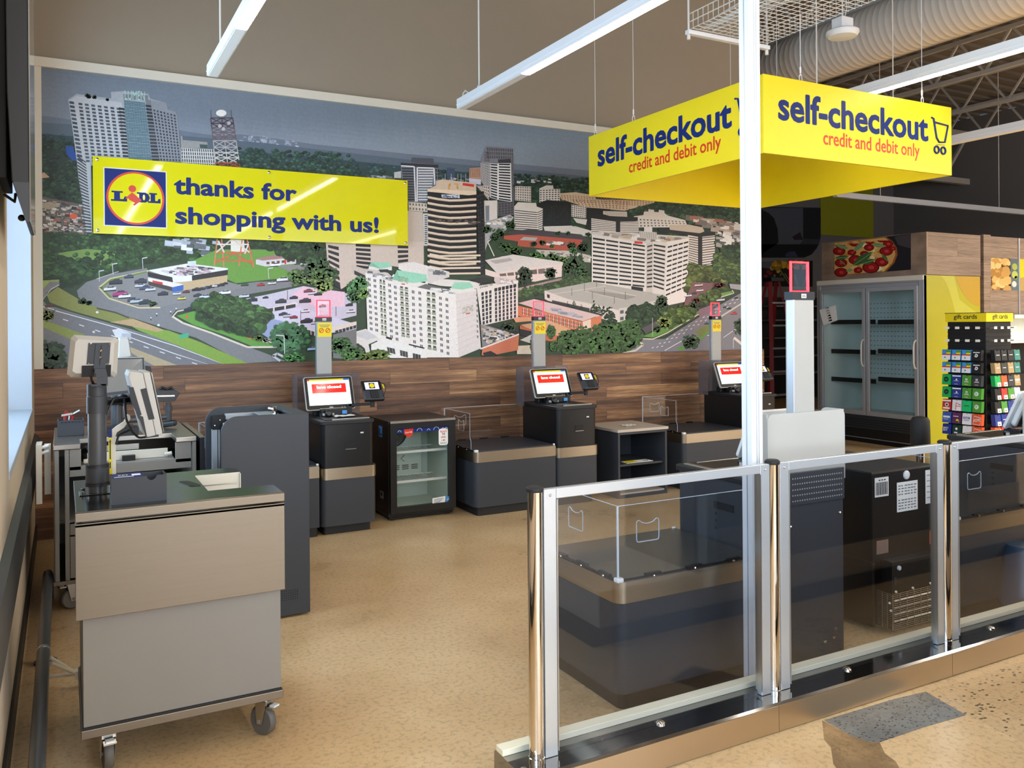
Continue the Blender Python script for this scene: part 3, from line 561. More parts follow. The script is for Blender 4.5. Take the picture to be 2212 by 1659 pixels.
FAC([(1350, 474), (1408, 478), (1406, 756), (1350, 738)], 1, 13, .86, .52, (36, 38, 44), (216, 214, 212)); FAC([(1408, 472), (1510, 474), (1516, 772), (1406, 756)], 1, 14, .84, .52, (36, 38, 44), (222, 220, 218)); G((58, 58, 64), [(1410, 445), (1508, 440), (1508, 474), (1410, 474)])
FAC([(1410, 780), (1528, 768), (1530, 862), (1412, 878)], 5, 5, .5, .5, (52, 52, 58), (90, 88, 92)); FAC([(1240, 645), (1345, 650), (1340, 760), (1290, 700)], 6, 4, .5, .6, (96, 78, 70), (206, 196, 186))
G((214, 204, 196), [(1298, 762), (1404, 760), (1404, 900), (1300, 930)]); G((120, 128, 134), [(1312, 802), (1342, 800), (1342, 915), (1314, 922)])
WOODS([(1540, 560), (2150, 590), (2150, 720), (1540, 680)], 240, 14, 24, (56, 82, 68)); CLUT([(1700, 590), (1800, 590), (1800, 620), (1540, 610)], 14, 26, [(206, 206, 206), (150, 152, 154)], .6)
FAC([(1540, 650), (1664, 654), (1664, 772), (1540, 760)], 7, 6, .5, .55, (78, 92, 110), (206, 196, 182)); FAC([(1728, 676), (1888, 672), (1886, 770), (1728, 778)], 7, 6, .62, .5, (72, 72, 76), (220, 216, 210)); G((206, 202, 194), [(1780, 645), (1834, 645), (1836, 672), (1728, 678), (1728, 668)])
use('E')
G((206, 186, 160), [(500, 150), (640, 140), (800, 165), (820, 200), (1330, 215), (1328, 270), (1080, 300), (740, 270), (520, 200)]); FAC([(510, 158), (1328, 218), (1326, 266), (520, 215)], 34, 4, .5, .55, (150, 116, 92)); FAC([(600, 200), (1100, 215), (1090, 290), (640, 260)], 16, 4, .5, .6, (150, 122, 100))
WOODS([(1330, 225), (2070, 265), (2070, 480), (1560, 360), (1050, 300)], 320, 22, 34, (56, 80, 54), (40, 58, 42))
CLUT([(1530, 320), (2070, 400), (2070, 480), (1800, 440)], 90, 60, [(206, 200, 192), (120, 112, 106), (176, 160, 146), (150, 96, 78)], .7)
FAC([(606, 245), (734, 262), (730, 362), (606, 348)], 7, 6, .55, .5, (60, 60, 62), (212, 206, 198)); G((30, 34, 36), [(732, 270), (940, 285), (940, 330), (770, 340), (772, 470), (728, 465)])
G((34, 38, 40), [(318, 235), (400, 205), (600, 225), (602, 440), (366, 440)]); FAC([(370, 265), (598, 245), (598, 430), (370, 430)], 12, 10, .5, .5, (42, 48, 50)); G((212, 206, 198), [(366, 432), (610, 425), (624, 440), (600, 455), (380, 452)])
G((214, 206, 196), [(118, 262), (150, 225), (305, 232), (310, 262), (362, 280), (360, 460), (318, 470), (120, 458)]); FAC([(120, 285), (316, 305), (318, 468), (120, 456)], 1, 9, .98, .36, (52, 50, 52)); FAC([(316, 305), (362, 285), (362, 452), (318, 468)], 1, 9, .98, .36, (60, 58, 60))
G((206, 200, 192), [(620, 360), (740, 372), (730, 420), (650, 400)]); G((214, 206, 196), [(1138, 345), (1220, 335), (1225, 305), (1262, 305), (1262, 285), (1310, 290), (1312, 308), (1350, 310), (1352, 290), (1398, 296), (1400, 318), (1430, 340), (1576, 378), (1600, 440), (1180, 440)]); FAC([(1180, 360), (1570, 385), (1590, 430), (1185, 440)], 13, 3, .45, .45, (84, 80, 80))
# two banded office blocks at the back
G((196, 188, 178), [(876, 300), (1080, 306), (1082, 350), (876, 340)]); FAC([(890, 308), (1075, 315), (1075, 345), (890, 338)], 12, 1, .2, .9, (150, 142, 134)); G((36, 36, 38), [(776, 335), (880, 328), (960, 350), (1172, 352), (1172, 386), (1000, 395), (778, 362)])
G((214, 206, 196), [(775, 362), (985, 392), (985, 490), (775, 485)]); FAC([(775, 366), (985, 396), (985, 488), (775, 482)], 1, 7, 1, .3, (56, 54, 54)); G((34, 34, 36), [(985, 390), (1022, 390), (1022, 490), (985, 490)]); FAC([(1022, 392), (1180, 388), (1180, 488), (1022, 488)], 1, 7, 1, .3, (56, 54, 54), (214, 206, 196))
G((196, 180, 160), [(1440, 420), (1600, 415), (1725, 440), (1740, 475), (1700, 490), (1445, 460)]); G((36, 36, 38), [(1345, 445), (1460, 462), (1690, 490), (1822, 480), (1826, 512), (1690, 522), (1350, 475)])
G((216, 204, 192), [(1600, 505), (1692, 522), (1692, 770), (1600, 740)]); FAC([(1600, 512), (1690, 525), (1690, 768), (1600, 738)], 1, 12, 1, .34, (50, 48, 50)); G((34, 34, 36), [(1686, 518), (1722, 518), (1722, 772), (1686, 766)]); FAC([(1722, 520), (1830, 508), (1828, 755), (1722, 772)], 1, 12, 1, .34, (50, 48, 50), (220, 208, 198))
# low brick stores and trees in the middle
use('C'); G((176, 172, 172), [(1300, 935), (1500, 870), (1530, 890), (1470, 990), (1340, 1060), (1310, 1150), (1290, 1150)]); CLUT([(1300, 930), (1500, 875), (1500, 900), (1330, 960)], 30, 30, [(232, 226, 216), (120, 118, 116), (206, 196, 180)], .5); LN((226, 220, 206), [(1380, 1190), (1330, 1080), (1480, 950)], 7)
use('E'); G((206, 200, 190), [(370, 440), (640, 430), (780, 470), (770, 520), (380, 480)]); G((70, 66, 70), [(30, 480), (250, 455), (690, 500), (760, 555), (560, 560), (150, 520)]); G((176, 84, 66), [(30, 510), (180, 500), (700, 545), (690, 600), (560, 640), (145, 600), (150, 560), (30, 540)]); G((170, 166, 160), [(165, 548), (200, 520), (318, 528), (300, 555)]); CLUT([(320, 540), (560, 560), (560, 590), (330, 575)], 12, 40, [(222, 216, 206), (120, 110, 106)], .5)
G((190, 182, 170), [(300, 630), (600, 640), (770, 680), (770, 740), (560, 720), (380, 690)]); CLUT([(330, 640), (600, 650), (770, 690), (770, 720)], 40, 22, [(226, 222, 216), (60, 62, 66), (120, 116, 116)], .5)
for x, y, r, c in ((60, 620, 50, (66, 96, 50)), (130, 640, 60, (60, 88, 46)), (20, 600, 40, (70, 100, 54)), (280, 585, 34, (52, 76, 44)), (360, 570, 34, (52, 76, 44)), (440, 600, 24, (74, 104, 54)), (610, 600, 46, (52, 76, 46)), (710, 610, 54, (46, 68, 42)), (620, 635, 38, (70, 112, 62)), (290, 670, 40, (84, 124, 62)), (345, 690, 40, (88, 130, 64)), (450, 700, 60, (78, 112, 58)), (540, 720, 50, (84, 116, 60)), (80, 430, 34, (58, 80, 48)), (490, 490, 26, (58, 84, 50)), (575, 490, 24, (60, 88, 52)), (745, 500, 26, (48, 70, 44))): TREE(x, y, r, r * .8, c, 36)
# long low garage left of the office block and its trees
G((208, 198, 190), [(0, 690), (110, 672), (520, 735), (520, 770), (260, 800), (0, 850)]); G((226, 214, 206), [(0, 800), (260, 785), (520, 742), (522, 860), (290, 900), (200, 870), (0, 865)]); FAC([(20, 815), (480, 770), (480, 840), (60, 865)], 8, 1, .8, .8, (96, 78, 76)); LN((222, 214, 204), [(80, 722), (250, 700)], 8)
TREE(200, 860, 76, 74, (44, 66, 42), 60); TREE(425, 830, 56, 44, (48, 72, 48), 44); TREE(645, 740, 74, 90, (50, 74, 44), 70); TREE(700, 830, 60, 60, (56, 88, 50), 50); TREE(560, 800, 40, 60, (54, 80, 46), 40)
G((160, 130, 128), [(140, 960), (520, 870), (530, 890), (330, 930), (150, 1000)]); FAC([(150, 960), (400, 905), (400, 930), (150, 985)], 16, 1, .2, .9, (226, 214, 212)); LN((222, 196, 186), [(400, 940), (540, 885)], 6)
WOODS([(150, 980), (400, 930), (640, 860), (760, 850), (770, 900), (620, 960), (430, 990), (260, 1030), (160, 1030)], 90, 26, 34, (74, 100, 56), (54, 74, 42))
# wide white office block
G((206, 200, 192), [(776, 488), (862, 472), (1150, 490), (1608, 518), (1606, 545), (1420, 575), (1245, 590), (778, 520)]); CLUT([(850, 478), (1600, 520), (1420, 560), (900, 505)], 70, 46, [(176, 168, 160), (226, 220, 214), (130, 124, 118), (196, 176, 150)], .6); FAC([(1180, 470), (1332, 482), (1334, 545), (1190, 530)], 8, 1, .25, .9, (150, 142, 134), (196, 190, 182)); G((214, 210, 204), [(1224, 435), (1294, 438), (1294, 482), (1224, 478)])
G((222, 214, 206), [(778, 496), (1245, 580), (1240, 990), (778, 905)]); FAC([(782, 515), (1238, 585), (1232, 960), (782, 915)], 4, 11, .9, .42, (34, 34, 36))
G((198, 190, 182), [(1245, 580), (1300, 560), (1300, 1000), (1240, 990)]); FAC([(1248, 590), (1298, 575), (1298, 960), (1244, 965)], 1, 11, .85, .38, (40, 40, 42)); G((216, 208, 200), [(1300, 560), (1420, 566), (1402, 1040), (1296, 1000)]); FAC([(1304, 572), (1410, 590), (1396, 985), (1300, 955)], 1, 11, .94, .42, (34, 34, 36))
G((228, 220, 212), [(1420, 562), (1608, 530), (1594, 990), (1570, 1075), (1404, 1110), (1402, 1040)]); FAC([(1424, 590), (1606, 545), (1590, 960), (1405, 1040)], 4, 11, .84, .36, (38, 38, 40)); G((206, 60, 52), [(1142, 556), (1212, 562), (1212, 582), (1142, 578)]); G((30, 30, 34), [(1116, 940), (1216, 955), (1216, 990), (1116, 970)])
WOODS([(1610, 740), (1690, 775), (1960, 780), (1960, 900), (1830, 910), (1640, 890), (1600, 980)], 110, 30, 46, (104, 116, 56), (70, 84, 42)); WOODS([(1830, 660), (2070, 640), (2070, 900), (1960, 900), (1830, 800)], 120, 30, 44, (84, 106, 56), (58, 80, 42)); WOODS([(1840, 560), (2070, 540), (2070, 740), (1900, 660)], 60, 34, 44, (54, 76, 46)); CLUT([(1830, 470), (2070, 480), (2070, 560), (1840, 580)], 40, 46, [(214, 210, 204), (150, 146, 142), (96, 92, 90)], .8)
# concrete deck in front, drive, avenue
G((176, 170, 162), [(378, 980), (772, 905), (1400, 1020), (1400, 1060), (1090, 1130), (1010, 1150), (600, 1060)]); G((150, 144, 136), [(770, 980), (960, 1000), (1160, 1030), (1060, 1060), (720, 990)])
for p in ([(440, 1010), (900, 940)], [(720, 985), (1060, 1060)], [(870, 965), (1160, 1025)], [(560, 1050), (960, 1130)]): LN((206, 198, 188), p, 5)
for x, y in ((608, 960), (716, 920), (820, 890), (886, 955), (784, 990), (1064, 990), (970, 1030)): LN((90, 86, 84), [(x, y), (x, y + 62)], 4)
G((218, 204, 196), [(374, 978), (600, 1060), (1010, 1145), (1010, 1250), (900, 1230), (430, 1080), (376, 1050)]); G((60, 58, 58), [(440, 1060), (760, 1130), (760, 1160), (440, 1085)]); G((206, 198, 190), [(1010, 1130), (1090, 1120), (1400, 1045), (1410, 1070), (1090, 1190), (1080, 1230), (1010, 1250)]); FAC([(1010, 1135), (1060, 1130), (1060, 1240), (1010, 1250)], 1, 2, .6, .5, (90, 92, 100)); G((44, 44, 48), [(396, 1008), (420, 1015), (420, 1045), (398, 1038)])
G((120, 86, 88), [(1640, 905), (1830, 915), (1800, 960), (1690, 1100), (1560, 1110), (1600, 1000)]); G((128, 124, 130), [(2070, 985), (2075, 1500), (1060, 1510), (1190, 1400), (1400, 1390), (1700, 1200)]); G((132, 104, 118), [(1690, 1140), (1850, 1080), (1780, 1180), (1690, 1200)])
G((98, 148, 66), [(1500, 1480), (1700, 1360), (1880, 1210), (1900, 1225), (1720, 1390), (1540, 1490)]); G((120, 128, 72), [(1660, 1330), (1850, 1210), (1900, 1220), (1700, 1380)]); LN((206, 196, 176), [(1190, 1390), (1300, 1392), (1420, 1340), (1690, 1180)], 10); LN((200, 192, 176), [(2070, 1080), (1880, 1200)], 12)
for d in range(3):
    for i in range(12): LN((222, 222, 224), [(1290 + i * 62 + d * 40, 1470 - i * 37 - d * 6), (1306 + i * 62 + d * 40, 1461 - i * 37 - d * 6)], 5)
LN((226, 226, 226), [(1400, 1490), (1560, 1400)], 5); LN((226, 226, 226), [(1900, 1380), (2070, 1260)], 4)
G((84, 78, 82), [(1200, 1300), (1400, 1200), (1420, 1240), (1240, 1350)]); G((96, 142, 64), [(1210, 1370), (1420, 1280), (1690, 1150), (1690, 1170), (1420, 1330), (1300, 1380)])
for x, y, w, c in ((1600, 1020, 60, (226, 226, 228)), (1690, 930, 70, (206, 180, 176)), (1720, 1045, 50, (226, 210, 212)), (1700, 975, 60, (214, 196, 196)), (1876, 1056, 70, (206, 206, 208)), (1948, 1130, 40, (40, 42, 52)), (1910, 1120, 34, (60, 40, 60)), (1990, 1170, 56, (214, 62, 66)), (1758, 1258, 40, (44, 62, 130)), (1784, 1360, 44, (190, 214, 230)), (2010, 1040, 34, (30, 30, 34)), (2060, 1038, 34, (50, 50, 54)), (1836, 1136, 30, (226, 206, 206)), (1650, 1000, 44, (60, 60, 66))): CAR(x, y, w, c)
WOODS([(1640, 1060), (1760, 1000), (1880, 940), (1930, 950), (1900, 1010), (1760, 1090), (1680, 1110)], 50, 28, 36, (84, 102, 50)); TREE(1665, 1065, 36, 30, (100, 44, 50), 30); TREE(1870, 930, 60, 26, (110, 46, 52), 30); TREE(1640, 1110, 50, 40, (60, 80, 46), 34); G((112, 148, 70), [(1880, 1000), (1980, 980), (1970, 1010), (1890, 1035)]); LN((210, 204, 190), [(1880, 1035), (1990, 1000), (1975, 975)], 7); G((160, 156, 158), [(1950, 920), (2070, 930), (2070, 980), (1960, 960)])
WOODS([(1380, 1160), (1560, 1110), (1660, 1140), (1640, 1200), (1470, 1290), (1400, 1300)], 70, 30, 40, (92, 120, 58), (64, 92, 46)); TREE(1395, 1255, 66, 56, (120, 136, 70), 50); TREE(1330, 1310, 36, 34, (64, 90, 50), 24); TREE(1370, 1090, 60, 76, (48, 72, 46), 60)
WOODS([(1090, 1130), (1250, 1080), (1310, 1130), (1310, 1220), (1200, 1260), (1090, 1240)], 60, 28, 40, (52, 80, 50), (36, 58, 38)); 
for x, y, s in ((800, 1100, 1), (840, 1120, .8), (920, 1150, 1.3), (950, 1180, 1.2), (880, 1150, 1), (625, 1085, .7), (575, 1090, .6), (690, 1120, .6)): WOODS([(x, y - 50 * s), (x + 34 * s, y + 60 * s), (x - 34 * s, y + 60 * s)], 26, 7 * s, 12 * s, (46, 70, 46))
TREE(1620, 1415, 76, 62, (48, 72, 44), 70); TREE(2050, 1290, 66, 76, (44, 62, 42), 50); LN((214, 206, 196), [(1990, 1380), (2075, 1450)], 22); LN((190, 192, 190), [(1295, 1210), (1295, 1370)], 4); LN((196, 200, 200), [(1985, 1390), (1985, 1470)], 5)
# brick hotel wing bottom centre
G((214, 186, 182), [(150, 1085), (300, 1048), (860, 1185), (700, 1240), (400, 1165)]); G((46, 42, 44), [(300, 1040), (870, 1180), (860, 1192), (290, 1052)]); CLUT([(420, 1120), (640, 1170), (660, 1200), (440, 1150)], 14, 60, [(150, 150, 160), (170, 170, 176)], .3); G((206, 120, 86), [(140, 1105), (400, 1165), (700, 1245), (710, 1330), (560, 1300), (300, 1240), (140, 1190)])
FAC([(180, 1125), (690, 1255), (690, 1320), (180, 1180)], 16, 2, .66, .62, (120, 74, 58)); FAC([(180, 1122), (690, 1252), (690, 1322), (180, 1184)], 16, 1, .14, 1.0, (236, 222, 212)); G((210, 122, 84), [(700, 1240), (860, 1190), (858, 1270), (770, 1340), (705, 1330)]); G((232, 206, 186), [(700, 1244), (770, 1222), (770, 1330), (710, 1340)]); G((222, 162, 126), [(100, 1200), (300, 1210), (300, 1235), (130, 1250)]); G((214, 164, 122), [(170, 1270), (420, 1235), (600, 1310), (480, 1370), (380, 1380)]); G((196, 106, 74), [(165, 1275), (380, 1350), (480, 1360), (480, 1420), (360, 1400), (165, 1330)])
G((40, 42, 44), [(165, 1305), (290, 1330), (290, 1380), (165, 1360)]); G((206, 202, 198), [(165, 1400), (270, 1350), (330, 1390), (260, 1430)]); G((222, 206, 184), [(140, 1450), (330, 1440), (330, 1520), (140, 1520)])
for x, y, rx, ry in ((620, 1420, 130, 110), (560, 1370, 70, 50), (700, 1380, 80, 100), (840, 1400, 130, 130), (900, 1320, 80, 70), (1080, 1360, 130, 130), (1120, 1280, 80, 60), (960, 1420, 90, 90), (470, 1450, 50, 50), (430, 1330, 40, 60), (290, 1440, 40, 90)): TREE(x, y, rx, ry, (62, 94, 48), 110)
LN((206, 196, 176), [(1190, 1420), (1215, 1440), (1150, 1490), (1040, 1515)], 16)
# tan slab building and dark tower with pale bands
use('D')
G((206, 188, 174), [(80, 80), (310, 80), (835, 80), (835, 255), (640, 275), (420, 240), (380, 335), (200, 445), (100, 335)]); FAC([(96, 95), (182, 110), (190, 392), (104, 325)], 1, 6, .96, .56, (40, 36, 36)); FAC([(308, 90), (428, 95), (430, 300), (315, 285)], 1, 6, .96, .6, (38, 34, 36)); FAC([(632, 100), (718, 105), (716, 240), (636, 252)], 1, 4, .96, .6, (38, 34, 36)); G((36, 36, 40), [(115, 470), (230, 440), (235, 525), (118, 530)]); G((44, 44, 48), [(140, 370), (190, 395), (196, 445), (150, 420)])
G((196, 184, 172), [(285, 260), (420, 300), (400, 350), (380, 380), (285, 310)]); G((50, 48, 48), [(300, 300), (385, 340), (385, 375), (300, 330)])
use('C'); G((34, 32, 34), [(865, 690), (1240, 700), (1240, 1213), (1270, 1270), (1275, 1330), (1040, 1320), (872, 1280)]); G((30, 30, 32), [(1238, 700), (1298, 690), (1312, 1330), (1260, 1340)]); G((206, 184, 160), [(863, 680), (930, 645), (928, 612), (975, 600), (1238, 628), (1240, 698), (1100, 720), (866, 690)]); G((226, 204, 176), [(863, 672), (1240, 690), (1240, 716), (1180, 722), (864, 694)])
for i in range(12):
    y = 735 + i * 45; LN((222, 202, 178), [(864, y), (950, y + 16), (1035, y + 26), (1120, y + 24), (1240, y + 16)], 15); LN((150, 132, 116), [(864, y + 10), (950, y + 26), (1035, y + 36), (1120, y + 34), (1240, y + 26)], 4)
FAC([(1242, 720), (1298, 700), (1306, 1300), (1262, 1310)], 3, 22, .7, .6, (52, 50, 52)); CLUT([(900, 900), (1290, 910), (1290, 935), (900, 925)], 40, 20, [(110, 90, 80), (70, 66, 66)], .6); LN((200, 60, 50), [(1135, 636), (1222, 648)], 20); CLUT([(1020, 625), (1090, 625), (1090, 660), (1020, 655)], 8, 14, [(206, 150, 80)], 2); G((206, 208, 222), [(970, 716), (1110, 718), (1112, 744), (975, 740)]); CLUT([(975, 718), (1100, 720), (1100, 738), (980, 736)], 26, 14, [(60, 66, 96), (120, 124, 150)], .5)
use('D'); 
for y in (185, 232, 280, 322): LN((226, 206, 182), [(880, y - 10), (960, y + 6), (1040, y + 4), (1272, y)], 14)
G((214, 204, 198), [(1306, 222), (1520, 178), (1905, 236), (1905, 262), (1400, 325)]); G((176, 166, 160), [(1340, 226), (1500, 205), (1520, 225), (1390, 250)]); G((226, 206, 196), [(1308, 290), (1400, 318), (1900, 250), (1898, 342), (1690, 388), (1400, 360), (1310, 335)]); FAC([(1410, 325), (1830, 268), (1830, 330), (1420, 350)], 7, 1, .84, .7, (110, 92, 88)); TREE(1610, 350, 64, 80, (44, 62, 42), 60); TREE(1810, 320, 50, 44, (48, 68, 46), 40)
# white hotel with green roofs
G((228, 220, 214), [(640, 252), (760, 236), (1032, 312), (1032, 352), (965, 372), (965, 420), (870, 400), (640, 290)]); G((226, 218, 212), [(965, 366), (1180, 380), (1270, 400), (1240, 440), (965, 420)]); G((214, 206, 202), [(860, 290), (1030, 320), (1030, 350), (870, 402)]); CLUT([(860, 280), (980, 300), (980, 325), (880, 300)], 10, 40, [(110, 112, 116), (196, 194, 192)], .5)
G((226, 218, 210), [(1240, 420), (1560, 376), (1560, 662), (1280, 728)]); G((46, 44, 46), [(1190, 372), (1300, 350), (1385, 372), (1260, 402)]); G((206, 190, 186), [(1380, 350), (1555, 378), (1400, 412), (1375, 380)]); CLUT([(1385, 355), (1545, 378), (1420, 400)], 24, 30, [(170, 160, 160), (230, 222, 218)], .6)
FAC([(1272, 470), (1362, 448), (1362, 700), (1284, 724)], 3, 8, .62, .8, (44, 44, 48)); FAC([(1375, 440), (1550, 405), (1552, 664), (1378, 700)], 6, 9, .55, .84, (54, 54, 58)); FAC([(1375, 438), (1550, 402), (1550, 430), (1375, 466)], 6, 1, .8, .9, (34, 34, 36))
LAY[0] += 1; INK.ink = col((52, 44, 42)); a, b = wp(1268, 440), wp(1364, 414); INK.text('DOUBLETREE', a, (b - a).normalized(), (0, 0, 1), (b - a).length, .07)
G((236, 230, 226), [(386, 318), (590, 385), (590, 345), (600, 330), (840, 400), (860, 430), (1082, 482), (1104, 970), (590, 972), (402, 760)]); G((222, 212, 208), [(1080, 482), (1240, 440), (1276, 900), (1104, 972)]); G((206, 196, 190), [(405, 285), (480, 300), (560, 320), (590, 350), (585, 380), (388, 320)]); CLUT([(400, 300), (590, 350), (580, 372), (400, 322)], 30, 34, [(226, 222, 220), (110, 110, 112), (176, 172, 170)], .5)
G((228, 222, 214), [(412, 268), (590, 270), (590, 300), (480, 300), (412, 292)]); G((150, 206, 178), [(412, 264), (432, 236), (570, 240), (592, 272), (500, 290)]); G((128, 184, 160), [(432, 236), (500, 286), (412, 264)]); G((50, 50, 54), [(488, 294), (560, 292), (575, 312), (500, 316)])
G((232, 226, 218), [(592, 372), (840, 398), (866, 385), (866, 430), (840, 440), (600, 400)]); G((154, 212, 184), [(592, 372), (628, 298), (852, 332), (866, 384), (752, 398)]); G((132, 190, 164), [(628, 298), (660, 384), (592, 372)]); G((110, 108, 108), [(784, 430), (850, 405), (1040, 450), (1080, 482), (960, 470)]); CLUT([(850, 410), (1040, 450), (1060, 475), (860, 440)], 20, 44, [(226, 224, 222), (150, 150, 152)], .3)
G((230, 224, 216), [(1030, 436), (1220, 436), (1240, 460), (1080, 482)]); G((154, 210, 182), [(1042, 440), (1072, 392), (1192, 392), (1218, 432), (1130, 448)]); LAY[0] += 1; INK.ink = col((112, 116, 60)); a, b = wp(636, 386), wp(716, 404); INK.text('COURTYARD', a, (b - a).normalized(), (0, 0, 1), (b - a).length, .055); a, b = wp(1132, 636), wp(1216, 612); INK.text('COURTYARD', a, (b - a).normalized(), (0, 0, 1), (b - a).length, .06); LN((206, 60, 40), [(664, 405), (690, 408)], 8); LN((190, 52, 44), [(1160, 636), (1192, 628)], 8)
def wcol(x0, y0, x1, y1, w, n, fy=.5, c=(70, 70, 74)): FAC([(x0 - w / 2, y0), (x0 + w / 2, y0 + w * .22), (x1 + w / 2, y1 + w * .22), (x1 - w / 2, y1)], 2, n, .7, fy, c, None, 12)
for x0, y0, x1, y1 in ((414, 345, 432, 770), (457, 356, 474, 780), (571, 390, 588, 830), (614, 405, 630, 850), (752, 440, 766, 920), (803, 450, 818, 905), (962, 490, 974, 940), (1012, 500, 1022, 960)): wcol(x0, y0, x1, y1, 22, 10)
for x0, y0, x1, y1, w in ((515, 370, 530, 810, 50), (682, 425, 696, 820, 74), (890, 465, 900, 920, 78)):
    FAC([(x0 - w / 2, y0), (x0 + w / 2, y0 + 14), (x1 + w / 2, y1 + 14), (x1 - w / 2, y1)], 2, 10, .8, .42, (150, 160, 136), None, 8); FAC([(x0 - w / 2, y0 - 18), (x0 + w / 2, y0 - 4), (x1 + w / 2, y1 - 4), (x1 - w / 2, y1 - 18)], 2, 10, .6, .36, (80, 74, 66), None, 10)
wcol(1243, 470, 1250, 830, 12, 9)
for i in range(9): LN((206, 190, 186), [(1084, 545 + i * 47), (1250, 505 + i * 42)], 3)
G((226, 220, 214), [(245, 790), (390, 750), (500, 830), (410, 870), (430, 960), (395, 960), (380, 900), (330, 862), (270, 868), (262, 900), (248, 900)]); G((60, 56, 56), [(270, 880), (310, 862), (360, 880), (386, 950), (280, 900)]); G((206, 204, 206), [(270, 790), (395, 762), (480, 815), (400, 835)])
G((240, 234, 230), [(430, 870), (520, 830), (860, 920), (860, 975), (590, 975), (430, 960)]); FAC([(530, 880), (830, 950), (830, 1010), (540, 930)], 3, 1, .6, .8, (60, 58, 58)); FAC([(530, 880), (830, 950), (830, 1010), (540, 930)], 12, 1, .06, .8, (230, 224, 220))
LN((40, 40, 42), [(545, 815), (590, 830)], 16); LN((40, 40, 42), [(720, 870), (840, 900)], 10)
G((140, 132, 130), [(1270, 716), (1500, 758), (1574, 782), (1285, 890)]); CLUT([(1275, 725), (1480, 765), (1520, 785), (1290, 870)], 110, 34, [(226, 222, 216), (90, 90, 94), (176, 170, 166), (60, 60, 64), (190, 170, 140)], .7); G((48, 46, 50), [(1290, 715), (1580, 772), (1560, 800), (1470, 770)]); G((206, 120, 88), [(1285, 905), (1568, 800), (1560, 915), (1310, 968), (1280, 950)]); LN((236, 222, 212), [(1270, 905), (1568, 792)], 12); G((44, 40, 40), [(1290, 935), (1350, 920), (1420, 960), (1300, 968)]); TREE(1490, 735, 60, 34, (70, 88, 66), 44)
# parking decks by the street
use('B'); G((198, 192, 206), [(1450, 592), (1620, 560), (1880, 500), (2240, 560), (2240, 700), (1950, 770), (1600, 660)]); G((226, 190, 204), [(1880, 505), (2160, 540), (2160, 640), (1960, 640), (1800, 560)]); G((222, 214, 206), [(1440, 600), (1590, 660), (1830, 610), (1840, 625), (1600, 690), (1430, 615)]); FAC([(1600, 655), (1830, 615), (1830, 650), (1600, 690)], 3, 1, .86, .7, (50, 50, 54)); G((206, 204, 220), [(1640, 690), (1840, 640), (2240, 760), (2240, 800), (1960, 830), (1660, 740)]); G((222, 210, 196), [(1660, 735), (1950, 800), (2240, 740), (2240, 770), (1960, 840), (1660, 760)]); FAC([(1850, 775), (1955, 805), (1955, 850), (1860, 815)], 4, 1, .8, .7, (50, 48, 52)); FAC([(2090, 800), (2240, 760), (2240, 790), (2100, 830)], 6, 1, .84, .7, (50, 48, 50)); G((150, 160, 196), [(1545, 790), (1660, 720), (1760, 745), (1700, 840), (1640, 855)])
for x, y, w, c in ((1530, 590, 70, (50, 54, 60)), (1620, 576, 40, (44, 48, 54)), (1812, 576, 56, (44, 44, 48)), (1725, 600, 76, (60, 62, 70)), (1890, 596, 80, (46, 46, 52)), (1940, 545, 60, (214, 206, 214)), (1978, 552, 56, (50, 44, 50)), (1910, 530, 60, (130, 70, 80)), (2008, 634, 50, (40, 38, 42)), (1890, 668, 60, (222, 216, 222)), (1740, 688, 60, (54, 56, 70)), (1770, 700, 60, (190, 190, 202)), (1812, 710, 54, (150, 44, 54)), (1900, 734, 84, (44, 46, 54)), (1960, 748, 60, (200, 200, 206)), (2190, 626, 50, (44, 44, 50)), (2200, 670, 60, (214, 214, 220))): CAR(x, y, w, c)
for x, y in ((1770, 530), (2100, 640), (1860, 668), (1522, 556)): LN((84, 80, 90), [(x, y), (x, y + 64)], 4)
G((120, 120, 120), [(2080, 830), (2240, 790), (2240, 1010), (2080, 990)])
WOODS([(1150, 610), (1270, 560), (1450, 600), (1600, 665), (1660, 720), (1600, 790), (1500, 815), (1380, 790), (1200, 730), (1140, 670)], 150, 40, 56, (74, 108, 58), (44, 70, 38), .28); WOODS([(1170, 680), (1400, 770), (1560, 800), (1480, 820), (1300, 770), (1170, 720)], 40, 34, 40, (54, 82, 46))
LN((60, 56, 50), [(1512, 800), (1500, 835)], 12)
for x, y, r, c in ((1840, 440, 66, (84, 112, 60)), (1930, 440, 60, (110, 134, 72)), (2010, 480, 66, (104, 130, 70)), (1960, 380, 90, (62, 86, 50)), (2240, 540, 60, (70, 104, 60)), (2060, 420, 60, (66, 92, 54))): TREE(x, y, r, r * .9, c, 60)
LN((190, 190, 196), [(1740, 980), (1700, 960), (1670, 975), (1720, 1010)], 16); TREE(1785, 850, 130, 104, (60, 104, 66), 150); TREE(1810, 985, 76, 34, (74, 130, 66), 60); LN((206, 210, 212), [(1750, 960), (1746, 838)], 6); LN((206, 210, 212), [(1746, 838), (1690, 834)], 7); CAR(1940, 925, 70, (150, 180, 206)); TREE(1570, 855, 40, 20, (96, 122, 60), 26); TREE(1630, 872, 34, 22, (196, 200, 170), 20)
TREE(2140, 900, 70, 60, (70, 108, 58), 60); TREE(2190, 960, 60, 50, (80, 120, 62), 60); TREE(2300, 985, 76, 40, (104, 122, 58), 60)
TREE(150, 1000, 120, 130, (50, 66, 42), 110); TREE(110, 1060, 100, 60, (46, 60, 40), 60)
use('D'); TREE(180, 880, 70, 60, (72, 108, 58), 60); TREE(290, 935, 80, 52, (76, 116, 60), 70); TREE(490, 950, 90, 44, (104, 124, 58), 70)
